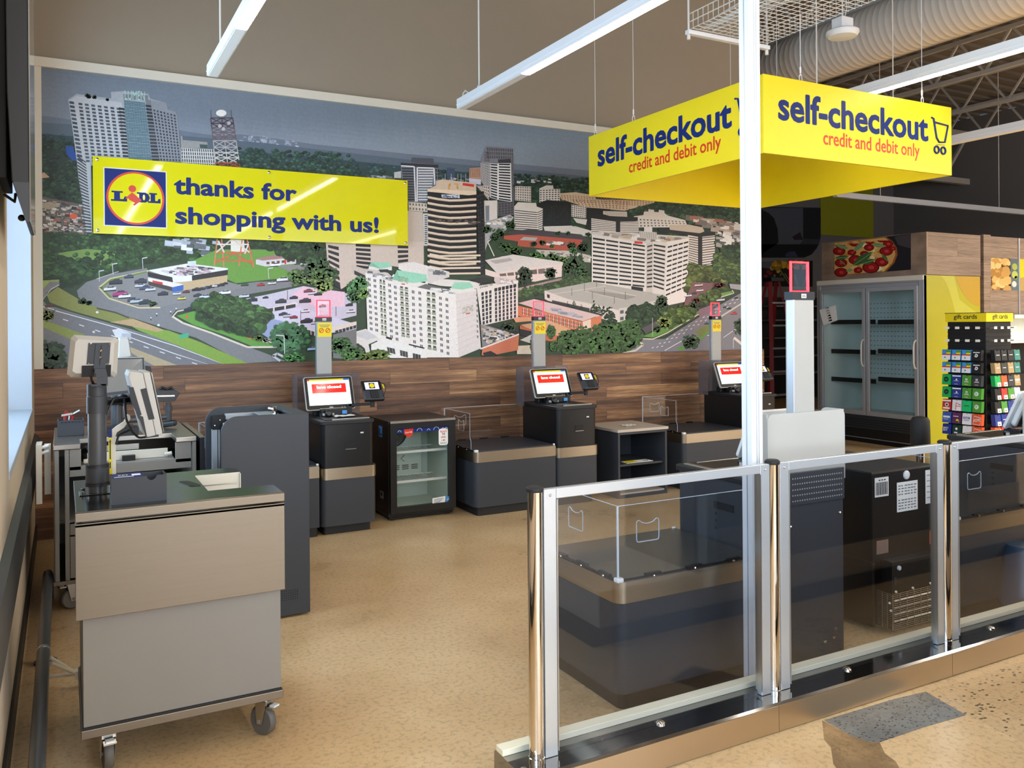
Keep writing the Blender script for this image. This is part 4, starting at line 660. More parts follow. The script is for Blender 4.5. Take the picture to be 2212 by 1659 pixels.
for x, y, r, c in ((60, 400, 80, (112, 134, 72)), (30, 330, 60, (84, 114, 60)), (320, 440, 80, (84, 132, 80)), (350, 400, 60, (92, 140, 84)), (300, 500, 60, (62, 98, 56)), (370, 480, 50, (110, 146, 76)), (50, 250, 60, (62, 88, 52)), (20, 120, 50, (44, 62, 40))): TREE(x, y, r, r * .9, c, 60)
use('C'); 
for x, y, r in ((1320, 985, 40), (1410, 1010, 50), (1500, 950, 40), (1380, 1050, 40)): TREE(x, y, r, r * .8, (58, 84, 48), 34)
INK.ink = col((60, 80, 60)); INK.box(XMIN, XMAX, WY - .0019, WY - .0008, ZMIN, ZMAX)
mural = INK.build('city_mural', 'printed_film', norm=False)
tag(settle(mural), 'wall-wide printed aerial city photograph above the wood boards', 'mural')
INK = None
# ================================================================ signs
def lidl_logo(b, o, ux, uy, w, mi):
    """square blue field, ringed yellow disc, four letters; mi = (blue, red, yellow); o = lower left corner"""
    ux, uy = Vector(ux), Vector(uy); n = ux.cross(uy).normalized() * 0.0006
    P = lambda x, y, k=0: Vector(o) + ux * (x * w) + uy * (y * w) + n * k
    b.poly([P(0, 0), P(1, 0), P(1, 1), P(0, 1)], mi[0])
    for r, k, m in ((.475, 1, 1), (.44, 2, 2)): b.poly([P(.5 + r * math.cos(2 * PI * i / 48), .5 + r * math.sin(2 * PI * i / 48), k) for i in range(48)], m)
    def q(pts, m): b.poly([P(x, y, 3) for x, y in pts], m)
    q([(.10, .43), (.36, .43), (.36, .52), (.32, .52), (.30, .47), (.245, .47), (.245, .58), (.29, .58), (.29, .61), (.11, .61), (.11, .58), (.15, .58), (.15, .46), (.10, .46)], mi[0])
    q([(.52, .43), (.66, .43), (.71, .46), (.735, .52), (.71, .58), (.66, .61), (.52, .61), (.52, .58), (.555, .58), (.555, .46), (.52, .46)], mi[0])
    b.poly([P(.635 + .02 * math.cos(a), .52 + .05 * math.sin(a), 4) for a in [2 * PI * i / 14 for i in range(14)]], mi[2])
    q([(.70, .43), (.91, .43), (.91, .51), (.875, .51), (.86, .47), (.82, .47), (.82, .58), (.85, .58), (.85, .61), (.72, .61), (.72, .58), (.745, .58), (.745, .46), (.70, .46)], mi[0])
    b.poly([P(.445 + .062 * math.cos(a), .665 + .062 * math.sin(a), 4) for a in [2 * PI * i / 20 for i in range(20)]], mi[1])
    b.poly([P(x, y, 4) for x, y in ((.44, .60), (.60, .47), (.555, .43), (.475, .36), (.455, .385), (.485, .415), (.395, .465), (.375, .49), (.335, .475), (.34, .50))], mi[1])
YS = WY - .055
t = thing('thank_you_sign', 'yellow acrylic board thanking shoppers, mounted on the printed city photograph', 'sign', (1.5, WY, 2.62))
a, c, d, e = at(196, 336, Y=YS), at(878, 392, Y=YS), at(880, 530, Y=YS), at(207, 508, Y=YS)
SX0, SX1, SZ0, SZ1 = .215, 2.80, 2.327, 2.925
MB().box(SX0, SX1, YS, YS + .012, SZ0, SZ1).build('board', 'acrylic_yellow', t, 0.002)
yf = YS - .0012
b = MB(); lo = at(228, 491, Y=YS); hi = at(357, 364, Y=YS); lw = .442
b.poly([(.289, yf + .0004, 2.389), (.745, yf + .0004, 2.389), (.745, yf + .0004, 2.845), (.289, yf + .0004, 2.845)], 3)
lidl_logo(b, (.296, yf, 2.396), (1, 0, 0), (0, 0, 1), lw, (0, 1, 2)); b.build('logo', ['sign_blue', 'sign_red', 'acrylic_yellow', 'white_plastic'], t, norm=False)
b = MB(); p = at(377, 418, Y=YS); q = at(640, 425, Y=YS); b.text('thanks for', (p.x, yf, 2.676), (1, 0, 0), (0, 0, 1), q.x - p.x, .135, 0, .012, fat=.022); b.build('lettering', 'sign_blue', t, norm=False); b = MB()
p = at(380, 482, Y=YS); q = at(817, 492, Y=YS); b.text('shopping with us!', (p.x, yf, 2.437), (1, 0, 0), (0, 0, 1), q.x - p.x, .135, 0, .012, fat=.022); b.build('lettering', 'sign_blue', t, norm=False)
for x, z in ((.245, 2.90), (1.55, 2.90), (2.775, 2.90), (.245, 2.352), (1.55, 2.352), (2.775, 2.352)):
    MB().lathe([(.012, 0), (.012, .006), (.006, .009)], (x, YS, z), (0, -1, 0), 14).cyl((x, YS + .012, z), (x, WY - .004, z), .008, 10).build('standoff_screw', 'chrome', t, smooth=True)

# hanging box sign
ZB, ZTP = 2.67, 3.17
pn = at(1650, 330, Z=ZB); pl = at(1283, 425, Z=ZB); pr = at(2080, 375, Z=ZB); 
x0, x1, y0, y1 = pn.x, pr.x, pn.y, pl.y
t = thing('hanging_sign', 'big yellow four-sided box sign for self-checkout hanging on thin cables', 'sign', ((x0 + x1) / 2, (y0 + y1) / 2, ZB))
th = .02
MB().box(x0, x1, y0, y0 + th, ZB, ZTP).build('panel', 'sign_yellow', t, .002)
MB().box(x0, x0 + th, y0 + th + .002, y1, ZB, ZTP).build('panel', 'sign_yellow', t, .002)
MB().box(x0 + th, x1, y1 - th, y1, ZB, ZTP).build('panel', 'sign_yellow', t, .002)
MB().box(x1 - th, x1, y0 + th, y1 - th, ZB, ZTP).build('panel', 'sign_yellow', t, .002)
def sign_face(o, ux, L):
    ux = Vector(ux); up = Vector((0, 0, 1)); nrm = ux.cross(up); o = Vector(o) + nrm * .0012; H = ZTP - ZB
    b = MB(); b.text('self-checkout', o + ux * (.07 * L) + up * (.46 * H), ux, up, L * .785, .60 * .30 * 1.03, 0, .010, fat=.02); b.build('lettering', 'sign_blue', t, norm=False); b = MB()
    b.text('credit and debit only', o + ux * (.285 * L) + up * (.21 * H), ux, up, L * .52, .095, 0, .004, fat=.009)
    b.build('lettering', 'sign_red', t, norm=False)
    g = lambda x, y: o + ux * (x * L) + up * (y * H) + nrm * .003
    b = MB(); r = .007
    b.tube([g(.875, .80), g(.888, .79), g(.905, .52), g(.92, .46), g(.955, .47), g(.975, .72), g(.893, .74)], r, 8); b.tube([g(.905, .42), g(.955, .43)], r * .2, 6)
    for cx in (.905, .945): b.tube([g(cx + .0135 * math.cos(k * PI / 8), .345 + .05 * math.sin(k * PI / 8)) for k in range(16)], r, 8, closed=True)
    b.build('cart_icon', 'sign_blue', t)
L = x1 - x0
sign_face((x0, y0, ZB), (1, 0, 0), L); sign_face((x0, y1, ZB), (0, -1, 0), y1 - y0)
for x, y in ((x0 + .18 * L, y0 + .01), (x0 + .83 * L, y0 + .01), (x0 + .01, y1 - .33 * L), (x0 + .01, y1 - .05 - .02 * L), (x0 + .01, y0 + .2), (x1 - .01, y1 - .3), (x1 - .3, y1 - .01)):
    b = MB(); b.cyl((x, y, ZTP + .03), (x, y, ZC + .03), .0022, 6); b.tube([(x + .012 * math.cos(k * PI / 6), y - .002, ZTP + .015 + .03 * math.sin(k * PI / 6)) for k in range(12)], .0022, 6, closed=True); b.cyl((x, y, ZTP + .05), (x, y, ZTP + .09), .006, 8); b.build('hanging_cable', 'white_plastic', t)

# ================================================================ ceiling lights
def light_bar(label, X, Y0, Y1, lit, z=3.30, w=.075, h=.075, on=True, group=None):
    t = thing('ceiling_light', label, 'ceiling light', (X, (Y0 + Y1) / 2, z), group)
    b = MB(); b.box(X - w / 2, X + w / 2, Y0, Y1, z, z + h); b.box(X - w / 2 - .004, X + w / 2 + .004, Y0 - .004, Y1 + .004, z + h * .38, z + h * .42); b.build('housing', 'lamp_white', t, .004)
    MB().box(X - w * .40, X + w * .40, Y0 + .05, lit, z - .006, z + .001).build('diffuser', 'lamp_glow' if on else 'white_plastic', t, .002)
    MB().box(X - w * .40, X + w * .40, lit + .01, Y1 - .01, z - .004, z + .001).build('blank_cover', 'white_plastic', t, .002)
    for y in (Y1 - .33, (Y0 + Y1) / 2, Y0 + .5):
        b = MB(); b.cyl((X, y, z + h), (X, y, ZC + .03), .006, 8); b.lathe([(.016, 0), (.016, .02), (.006, .04)], (X, y, z + h), (0, 0, 1), 10); b.build('hanger_rod', 'cable_white', t)
    b = MB(); b.tube([(X - .01, Y1 - .06, z + h), (X - .012, Y1 - .07, z + h + .03), (X - .012, Y1 - .11, z + h + .045), (X - .01, Y1 - .18, z + h + .004)], .005, 6); b.build('supply_cable', 'cable_white', t)
    return t
e1 = at(469, 167, Z=3.30); e2 = at(987, 235, Z=3.30); l1 = at(533, 63, Z=3.30); l2 = at(1126, 158, Z=3.30); e3 = at(1893, 202, Z=3.30)
light_bar('white ceiling light bar hanging nearest the window wall, dark end by the wall', e1.x - .03, -3.5, e1.y, l1.y)
light_bar('white ceiling light bar hanging between the city photograph and the yellow box sign', e2.x + .035, -3.5, e2.y, l2.y)
light_bar('lit white ceiling light bar passing above and behind the yellow box sign', e3.x - .035, -3.5, 5.1, 4.75)
light_bar('white ceiling light bar switched off, beyond the yellow box sign', 7.55, -3.5, 6.1, 5.7, on=False)
t = thing('ceiling_light', 'dim light bar running crosswise above the pizza picture', 'ceiling light', (13, 9.3, 3.4)); p = at(1808, 425, Z=3.45)
b = MB(); b.box(p.x, XR - .1, p.y, p.y + .075, 3.45, 3.53); b.build('housing', 'lamp_white', t, .004); MB().box(p.x + .3, XR - .2, p.y + .01, p.y + .065, 3.446, 3.451).build('diffuser', 'white_plastic', t)
for x in (p.x + 1, p.x + 4): MB().cyl((x, p.y + .037, 3.53), (x, p.y + .037, ZC + .03), .006, 8).build('hanger_rod', 'cable_white', t)

# cable tray, power pole, duct, sensor
t = thing('cable_tray', 'white wire basket cable tray hanging above the white power pole', 'cable tray', (4.2, 2, 3.6)); 
p = at(1487, 66, Z=3.6); tx0, ty1 = p.x, p.y; tx1 = at(1655, 96, Z=3.6).x; ty0 = -1.6; hz = .11
b = MB()
y = ty1
k = 0
while y > ty0:
    b.tube([(tx0, y, 3.6 + hz), (tx0, y, 3.6), (tx1, y, 3.6), (tx1, y, 3.6 + hz)], .0026, 5); y -= .05
for i in range(13): x = tx0 + (tx1 - tx0) * i / 12; b.cyl((x, ty0, 3.604), (x, ty1, 3.604), .0026, 5)
for z in (3.6 + hz * .5, 3.6 + hz):
    for x in (tx0, tx1): b.cyl((x, ty0, z), (x, ty1, z), .004, 5)
for i in range(1, 5): pass
b.build('wire_basket', 'cable_white', t)
for y in (ty1 - .02, 1.6): MB().box(tx0 - .03, tx1 + .03, y - .02, y + .02, 3.565, 3.594).build('support_channel', 'lamp_white', t, .003)
for x in (tx0 - .015, tx1 + .015):
    for y in (ty1 - .02, 1.6): MB().cyl((x, y, 3.56), (x, y, ZC + .03), .007, 8).cyl((x, y, 3.53), (x, y, 3.56), .012, 8).build('hanger_rod', 'cable_white', t)
b = MB()
for i in range(7):
    xa = tx0 + .08 + random.random() * .3; b.tube([(xa + .05 * math.sin(k * .9 + i), ty1 - .05 - k * .35, 3.612 + .012 * (i % 3) + (.05 if k < 2 else 0) * (i % 2)) for k in range(16)], .006, 6)
b.build('cables', 'cable_white', t)
c0 = at(1603, 900, Y=2.72); c1 = at(1625, 900, Y=2.66); c2 = at(1648, 900, Y=2.66)
t = thing('power_pole', 'square white power pole standing behind the glass barrier, floor to ceiling', 'pole', ((c1.x + c2.x) / 2, 2.69, 0))
MB().box(c1.x, c2.x, 2.66, 2.725, 0.0, ZC + .03).build('profile', 'alu' if False else 'lamp_white', t, .004)
b = MB(); xm = (c1.x + c2.x) / 2
for dx in (-.006, .006): b.box(xm + dx - .0012, xm + dx + .0012, 2.6575, 2.661, .02, ZC)
b.box(c1.x - .002, c1.x + .001, 2.69, 2.694, .02, ZC); b.build('cover_seam', 'alu', t)
b = MB(); b.box(c1.x - .03, c2.x + .03, 2.64, 2.755, 0.0, .008); b.build('foot_plate', 'steel', t, .002)
b = MB(); b.box(c1.x + .012, c2.x - .012, 2.6585, 2.660, .42, .49, 0)
for k in range(5): b.box(c1.x + .016, c2.x - .02 - .006 * (k % 2), 2.658, 2.6586, .43 + .011 * k, .434 + .011 * k, 1)
b.build('label', ['paper', 'ink_grey'], t)
b = MB(); p0 = at(1931, 58, Z=4.9)
prof = []; y = -4.8; k = 0
while y < 12.8: prof += [(.3185, y), (.3185, y + .065), (.3200, y + .069), (.3200, y + .076)]; y += .08
b.lathe(prof, (p0.x, 0, p0.z), (0, 1, 0), 40); duct = b.build('ventilation_duct', 'duct_grey', smooth=True); tag(settle(duct), 'big white spiral ventilation duct under the dark roof', 'duct')
p = at(1820, 72, Z=3.75); t = thing('ceiling_sensor', 'white disc sensor hanging under the dark roof beside the duct', 'sensor', (p.x, p.y, 3.72))
b = MB(); b.lathe([(.03, -.035), (.10, -.028), (.118, -.004), (.118, .012), (.10, .022)], p, (0, 0, 1), 28); b.build('disc', 'white_plastic', t, smooth=True)
MB().box(p.x - .06, p.x + .06, p.y - .05, p.y + .05, p.z + .022, p.z + .11).build('housing_box', 'lamp_white', t, .005)
b = MB(); b.cyl((p.x, p.y, p.z + .11), (p.x, p.y, ZC + .03), .006, 8); b.tube([(p.x + .02, p.y, p.z + .11), (p.x + .05, p.y, p.z + .2), (p.x + .03, p.y, p.z + .3), (p.x + .09, p.y, p.z + .4)], .004, 6); b.build('hanger_rod', 'cable_white', t)

# ================================================================ wall display
t = thing('wall_display', 'dark flat display seen edge-on, mounted high on the window wall', 'display', (-.12, 3.55, 1.95))
XD = -.093; ya = 3.20; yb = 3.72; zb = 1.955; ztp = 3.3
b = MB(); b.prism([(XD, ya, zb), (XD - .012, ya, zb), (XD - .05, ya, zb + .13), (XD - .062, ya, zb + .42), (XD - .068, ya, ztp), (XD, ya, ztp)], (0, yb - ya, 0)); b.build('casing', 'soft_black', t, .003)
MB().box(XD, XD + .004, ya - .004, yb + .004, zb + .002, ztp).build('screen', 'screen_off', t)
b = MB(); b.prism([(XD - .001, ya - .003, zb - .004), (XD - .012, ya - .003, zb - .002), (XD - .046, ya - .003, zb + .125), (XD - .001, ya - .003, zb + .125)], (0, .02, 0)); b.build('lower_cover', 'graphite', t)
b = MB(); b.box(XD - .09, XD - .06, 3.3, 3.6, 2.5, 3.0); b.box(WX0, XD - .09, 3.36, 3.54, 2.6, 2.9); b.box(WX0 + .002, WX0 + .03, 3.26, 3.64, 2.1, 3.25); b.build('wall_bracket', 'black_matte', t, .004)
b = MB()
for i in range(4): b.tube([(XD - .07, 3.42 + .02 * i, 2.5 - .02 * i), (XD - .10 + .008 * i, 3.40, 2.40), (WX0 + .02 + .01 * i, 3.34 + .01 * i, 2.26 - .03 * i), (XD - .085, 3.36, 2.16 + .03 * i), (XD - .07, 3.38, 2.3), (WX0 + .03, 3.36, 2.42)], .005, 6)
b.tube([(WX0 + .02, 3.3, 2.05), (WX0 + .05, 3.32, 2.03), (XD - .045, 3.34, 2.06)], .005, 6); b.ball((XD - .03, 3.4, zb + .03), .012); b.build('cables', 'black_plastic', t)

# ================================================================ self-checkouts
def self_checkout(label, X, Yf, sy, pw, group, num, parent_kind='lane'):
    """X left end of bagging shelf, Yf customer side, sy=+1 faces the camera, pw pedestal width"""
    t = thing('self_checkout', label, 'self-checkout', (X + .75, Yf, 0), group)
    Y = lambda y: Yf + sy * y
    def bx(b, xa, xb, ya, yb, za, zb, mi=0): return b.box(xa, xb, min(Y(ya), Y(yb)), max(Y(ya), Y(yb)), za, zb, mi)
    def rp(b, xa, xb, ya, yb, za, zb, r, cs, mi=0):
        pts = roundrect(xa, xb, ya, yb, r, 5, cs); return b.prism([(x, Y(y), za) for x, y in pts], (0, 0, zb - za), mi)
    D = .66 if sy > 0 else .60; tx1 = X + .775; px0 = X + .79; px1 = px0 + pw
    # bagging shelf
    rp(MB(), X + .03, tx1, .03, D - .03, 0, .075, .03, 'bl tl br').build('plinth', 'soft_black', t)
    rp(MB(), X, tx1, 0, D, .075, .45, .045, 'bl tl').build('bagging_base', 'graphite', t, smooth=True)
    rp(MB(), X - .004, tx1, -.004, D + .004, .45, .538, .045, 'bl tl').build('steel_band', 'brushed_steel', t, smooth=True)
    rp(MB(), X + .006, tx1, .006, D - .006, .538, .548, .04, 'bl tl').build('bagging_plate', 'graphite_dark' if sy > 0 else 'tray_steel', t, smooth=True)
    b = MB(); bx(b, X - .003, X + .03, -.003, .03, .536, .556, 0); bx(b, X - .003, X + .03, D - .03, D + .003, .536, .556, 0); bx(b, tx1 - .02, tx1, .004, .02, .538, .556, 0); b.build('corner_cap', 'white_plastic', t, .006)
    b = MB()
    for k in range(3): bx(b, X - .004, X + .012, .12 + k * .17, .20 + k * .17, .548, .558)
    for k in range(3): bx(b, X + .14 + k * .22, X + .22 + k * .22, D - .012, D + .004, .548, .558)
    bx(b, X + .0, X + .01, .03, D - .03, .541, .549); bx(b, X + .03, tx1, D - .01, D, .541, .549); b.build('clip_strip', 'black_plastic', t)
    b = MB()
    for k in range(3): b.ball((X - .005, Y(.16 + k * .17), .545), .006, 0, 8)
    for k in range(3): b.ball((X + .18 + k * .22, Y(D + .005), .545), .006, 0, 8)
    b.build('screw', 'chrome', t)
    # acrylic guards on the side and the back
    def pane(a, bb, za, zb, nm='acrylic_guard'):
        o = MB(); bx(o, min(a[0], bb[0]), max(a[0], bb[0]), a[1], bb[1], za, zb); return o.build(nm, 'acrylic', t)
    g1 = pane((X + .004, .10), (X + .010, D - .008), .55, .85); g2 = pane((X + .004, D - .012), (tx1, D - .006), .55, .85)
    def hole(c, u, w=.058, h=.045):
        c, u = Vector(c), Vector(u); z = Vector((0, 0, 1))
        return [c + u * (w * a) + z * (h * d) for a, d in ((-1, .8), (-.92, .97), (-.78, 1), (-.45, .72), (0, .62), (.45, .72), (.78, 1), (.92, .97), (1, .8), (1, -.75), (.94, -.95), (.8, -1), (-.8, -1), (-.94, -.95), (-1, -.75))]
    b = MB(); e = .0022
    b.tube(hole((X + .007, Y(D * .45), .735), (0, 1, 0)), e, 5, closed=True); b.tube([(X + .007, Y(.10), .55), (X + .007, Y(.10), .62), (X + .007, Y(.12), .65), (X + .007, Y(.12), .85), (X + .007, Y(D - .008), .85), (tx1, Y(D - .009), .85)], e * .8, 5)
    b.tube(hole((X + .16, Y(D - .009), .735), (1, 0, 0)), e, 5, closed=True); b.tube([(X + .007, Y(D - .009), .55), (X + .007, Y(D - .009), .85)], .005, 6); b.build('guard_edge', 'acrylic_edge', t)
    # pedestal
    rp(MB(), px0 + .03, px1 - .015, .05, D - .03, 0, .07, .02, 'bl br').build('plinth', 'soft_black', t)
    rp(MB(), px0, px1 + .02, .0, D, .07, .425, .05, 'bl br').build('lower_cabinet', 'graphite', t, smooth=True)
    rp(MB(), px0 - .003, px1 + .024, -.004, D, .425, .512, .05, 'bl br').build('steel_band', 'brushed_steel', t, smooth=True)
    dr = rp(MB(), px0 + .005, px1, .0, D - .04, .512, .845, .04, 'bl br').build('upper_cabinet', 'black_plastic' if sy > 0 else 'graphite', t, smooth=True)
    rp(MB(), px0 - .004, px1 + .006, -.012, D - .03, .845, .872, .03, 'bl br').build('counter_top', 'soft_black', t, .004)
    b = MB(); xm = (px0 + px1) / 2; bx(b, xm - .02, xm + .065, -.003, .002, .645, .70, 0); bx(b, xm - .02, xm + .065, -.006, -.002, .648, .653, 1); b.build('receipt_slot', ['black_matte', 'steel'], t)
    b = MB(); bx(b, xm + .10, xm + .125, -.002, .001, .765, .775, 0); b.lathe([(.011, 0), (.011, .002)], (xm - .065, Y(-.001), .765), (0, -sy, 0), 14, 1); b.build('maker_badge', ['white_plastic', 'soft_black'], t)
    b = MB(); bx(b, px0 + .05, px1 - .02, .06, .38, .872, .878, 0); bx(b, px0 + .10, px1 - .02, .045, .058, .872, .882, 1); b.build('scan_plate', ['soft_black', 'steel'], t, .002)
    # guard sheet behind the screen, side wing
    ys = D - .03 if sy > 0 else D - .006; sh0, sh1 = (px0 - .06, px1 + .09) if sy > 0 else (px0 + .045, px1 + .05); zt = 1.2 if sy > 0 else 1.178
    m_ = 'shaded_frosted_acrylic' if sy > 0 else 'lit_frosted_acrylic'; b = MB()  # same sheet in a shaded and a lit tone, light put into colour
    pts = roundrect(sh0, sh1, .845, zt, .03, 4, 'tl tr'); b.prism([(x, Y(ys), z) for x, z in pts], (0, sy * .006, 0))
    pts = roundrect(ys - .14, ys, .845, zt, .04, 4, 'tl'); b.prism([(sh0, Y(y), z) for y, z in pts], (.006, 0, 0))
    if sy < 0: b.prism([(sh1 - .006, Y(y), z) for y, z in pts], (.006, 0, 0))
    b.build('guard_sheet', m_, t)
    # light pole
    cx = px0 + .215 if sy > 0 else X + 1.088; pw2 = .062 if sy > 0 else .07; yp = D - .005 if sy > 0 else D - .065; zp = 1.665 if sy > 0 else 1.735
    b = MB(); bx(b, cx - pw2, cx + pw2, yp, yp + .045, .3 if sy > 0 else .872, zp - .03); b.build('light_pole', 'pole_grey', t, .003)
    b = MB(); bx(b, cx - pw2 - .002, cx - pw2 + .012, yp + .008, yp + .05, .3 if sy > 0 else .872, zp - .03); b.build('pole_edge_profile', 'alu', t, .002)
    b = MB(); bx(b, cx - pw2 - .003, cx + pw2 + .003, yp - .003, yp + .048, zp - .03, zp + .008, 0); f = -.0035 if sy > 0 else .0485; bx(b, cx - .016, cx + .016, yp + f, yp + f - .001 * (1 if sy > 0 else -1), zp - .022, zp - .002, 1)
    ux = Vector((1, 0, 0)); b.text(num, (cx - .011, Y(yp + f) - .0012, zp - .018), ux, (0, 0, 1), .022, .012, 2, .02); b.build('pole_cap', ['black_plastic', 'white_plastic', 'ink_black'], t)
    z0, z1, w = zp + .01, zp + .148, .056; b = MB(); yy = Y(yp + .022); r = .007
    b.tube([(cx - w, yy, z0), (cx - w, yy, z1), (cx + w, yy, z1), (cx + w, yy, z0)], r, 10, closed=True); b.build('signal_frame', 'red_neon', t, smooth=True)
    MB().box(cx - w + r, cx + w - r, yy - .002, yy + .002, z0 + r, z1 - r).build('signal_glass', 'red_acrylic', t)
    if sy > 0:
        b = MB(); bx(b, cx - pw2 + .006, cx + pw2, yp - .0015, yp, zp - .158, zp - .04, 0)
        for dx in (-.027, .027): b.tube([(cx + dx + .002 + .018 * math.cos(k * PI / 8), Y(yp - .0028), zp - .105 + .018 * math.sin(k * PI / 8)) for k in range(16)], .0025, 5, 1, True); b.tube([(cx + dx - .01, Y(yp - .003), zp - .117), (cx + dx + .014, Y(yp - .003), zp - .093)], .0022, 5, 1)
        for k in range(3): bx(b, cx - .045 + .006 * k, cx + .05 - .008 * k, yp - .002, yp - .001, zp - .060 - .009 * k, zp - .056 - .009 * k, 2)
        b.build('notice_sticker', ['label_yellow', 'sign_red', 'ink_grey'], t)
    # touch screen, tilted back
    mx0 = cx - .235 if sy > 0 else X + .965; mx1 = mx0 + .40; yb_, yt_, zb, zt = (.34, .445, .925, 1.185) if sy > 0 else (.25, .36, .93, 1.167)
    dv = Vector((0, Y(yt_) - Y(yb_), zt - zb)); up = dv.normalized(); H = dv.length; nn = Vector((0, -sy * up.z, up.y * sy)).normalized(); nn = Vector((0, -sy * abs(up.z), abs(up.y)))
    base = Vector(((mx0 + mx1) / 2, Y(yb_), zb)); Wd = mx1 - mx0
    def slab(x0_, x1_, v0, v1, d0, d1, nm, mats, r=.012, back=False, bev=0.002):
        pts = roundrect(x0_, x1_, v0, v1, r, 4); o = MB(); o.prism([base + Vector((x - Wd / 2, 0, 0)) + up * v + nn * d0 for x, v in pts], nn * (d1 - d0)); return o.build(nm, mats, t, bev)
    hs = slab(0, Wd, 0, H, -.014, .004, 'screen_housing', 'silver_plastic' if sy > 0 else 'white_plastic', .018)  # camera-side housings whiter: floor light on their backs put into the colour
    slab(.025, Wd - .025, .03, H - .03, -.05, -.014, 'screen_back_cover', 'silver_plastic' if sy > 0 else 'white_plastic', .03, bev=.012)
    slab(.006, Wd - .006, .006, H - .006, .004, .006, 'bezel', 'black_plastic', .014, bev=0)
    o = MB(); pt = lambda x, v, d: base + Vector((x - Wd / 2, 0, 0)) + up * v + nn * d
    def rect(x0_, x1_, v0, v1, d, mi): o.poly([pt(x0_, v0, d), pt(x1_, v0, d), pt(x1_, v1, d), pt(x0_, v1, d)], mi)
    rect(.028, Wd - .028, .04, H - .022, .0066, 0); rect(.028, Wd - .028, H - .036, H - .022, .007, 3); rect(Wd - .075, Wd - .03, H - .036, H - .022, .0073, 4); rect(.028, .045, H - .036, H - .022, .0073, 1)
    rect(.06, Wd - .06, H * .50, H * .78, .0071, 1)
    if sy > 0: o.text('lane closed', pt(.10, H * .64, .0076), (1, 0, 0), up, Wd * .50, .024, 2, .03)
    o.build('screen_picture', ['screen_white', 'screen_red', 'screen_text', 'label_yellow', 'screen_blue'], t, norm=False)
    o = MB(); 
    if sy < 0: o.prism([base + Vector((x - Wd / 2, 0, 0)) + up * v + nn * -.0505 for x, v in ((.05, .04), (.09, .04), (.09, H - .06), (.05, H - .06))], nn * -.003); o.build('vent_slot', 'black_matte', t)
    if sy > 0:
        o.text('GN', base + up * .012 + nn * .0068 + Vector((-.014, 0, 0)), (1, 0, 0), up, .028, .014, 0, .02)
        for k in range(5): o.obox(base + Vector((.09 + k * .022, 0, 0)) + up * .018 + nn * .0068, (.003, 0, 0), up * .002, nn * .0003)
        o.build('bezel_marks', 'white_plastic', t, norm=False)
    # neck, hand scanner
    b = MB(); bx(b, cx - .15, cx + .11, .43, .50, .872, .93, 0); bx(b, cx - .04, cx + .04, .44, .49, .87, 1.08, 0); bx(b, cx + .07, cx + .12, .40, .50, .872, 1.0, 0); b.build('screen_foot', 'soft_black', t, .006)
    b = MB(); bx(b, cx - .13, cx + .10, .30, .37, .882, .932, 0); b.lathe([(.02, 0), (.028, .02), (.03, .05), (.02, .06)], (cx - .08, Y(.30), .90), (0, -sy, .1), 16, 0); bx(b, cx - .12, cx - .03, .27, .30, .885, .905, 1); bx(b, cx + .04, cx + .08, .29, .30, .89, .92, 2); b.cyl((cx - .12, Y(.32), .872), (cx - .12, Y(.32), .90), .02, 12, 0); b.cyl((cx + .09, Y(.32), .872), (cx + .09, Y(.32), .90), .02, 12, 0); bx(b, cx - .13, cx + .11, .335, .345, .932, .94, 3); b.build('scanner', ['black_plastic', 'silver_plastic', 'sky_card', 'steel'], t, .004)
    # card terminal on its arm
    tx = cx + .285 if sy > 0 else cx + .36; b = MB(); bx(b, cx + .1, tx + .03, .32, .36, .945, .965, 0); b.cyl((tx + .02, Y(.33), .93), (tx + .02, Y(.33), .985), .018, 12); bx(b, cx + .09, cx + .13, .32, .5, .88, .965, 0); b.build('terminal_arm', 'soft_black', t, .004)
    c = Vector((tx, Y(.27), 1.065)); un = Vector((0, -sy * .80, .60)); uu = Vector((0, sy * .60, .80)); e = Vector((1, 0, 0))
    q = MB(); q.obox(c + un * 0, e * .083, uu * .095, un * .014, 0); q.obox(c + un * .018 - uu * .05, e * .083, uu * .045, un * .010, 1)
    o = q.build('card_terminal', ['black_plastic', 'graphite'], t, .008)
    q = MB(); q.obox(c + un * .0155 + uu * .042, e * .058, uu * .034, un * .001, 0); q.obox(c + un * .0170 + uu * .042, e * .024, uu * .026, un * .0008, 1); q.lathe([(.021, 0), (.021, .0008)], c + un * .0178 + uu * .042, un, 18, 2)
    q.obox(c + un * .0289 - uu * .05, e * .034, uu * .036, un * .0012, 3)
    for i in range(3):
        for j in range(4): q.obox(c + un * .0305 - uu * (.028 + j * .015) + e * (-.02 + i * .02), e * .007, uu * .0045, un * .001, 4)
    if sy > 0: q.build('terminal_keypad_display', ['screen_lilac', 'ink_black', 'label_yellow', 'black_matte', 'graphite'], t)
    q = MB(); q.tube([c + e * .086 + uu * .08, c + e * .11 + uu * .05 + un * .02, c + e * .10 - uu * .02 + un * .03, c + e * .07 - uu * .07 + un * .03], .003, 6, 0); q.cyl(c + e * .10 + uu * .06, c + e * .105 + uu * .02, .007, 8, 1); q.build('stylus_cord', ['soft_black', 'label_yellow'], t)
    # back of the camera-side lanes
    if sy < 0:
        b = MB(); bx(b, X + .93, px1 + .01, D - .005, D + .02, 0.02, .90, 0); b.build('rear_panel', 'graphite', t, .003)
        b = MB(); bx(b, X + .928, px1 + .012, D + .02, D + .028, .755, .905, 0)
        b.build('vent_cover', 'graphite', t, .002)
        b = MB()
        for j in range(5):
            for i in range(22): b.lathe([(.0036, 0), (.0036, .0012)], (X + .96 + i * (px1 - .01 - X - .96) / 21, Y(D + .0281), .775 + j * .026), (0, -1, 0), 8)
        b.build('vent_holes', 'pole_grey', t)
        b = MB()
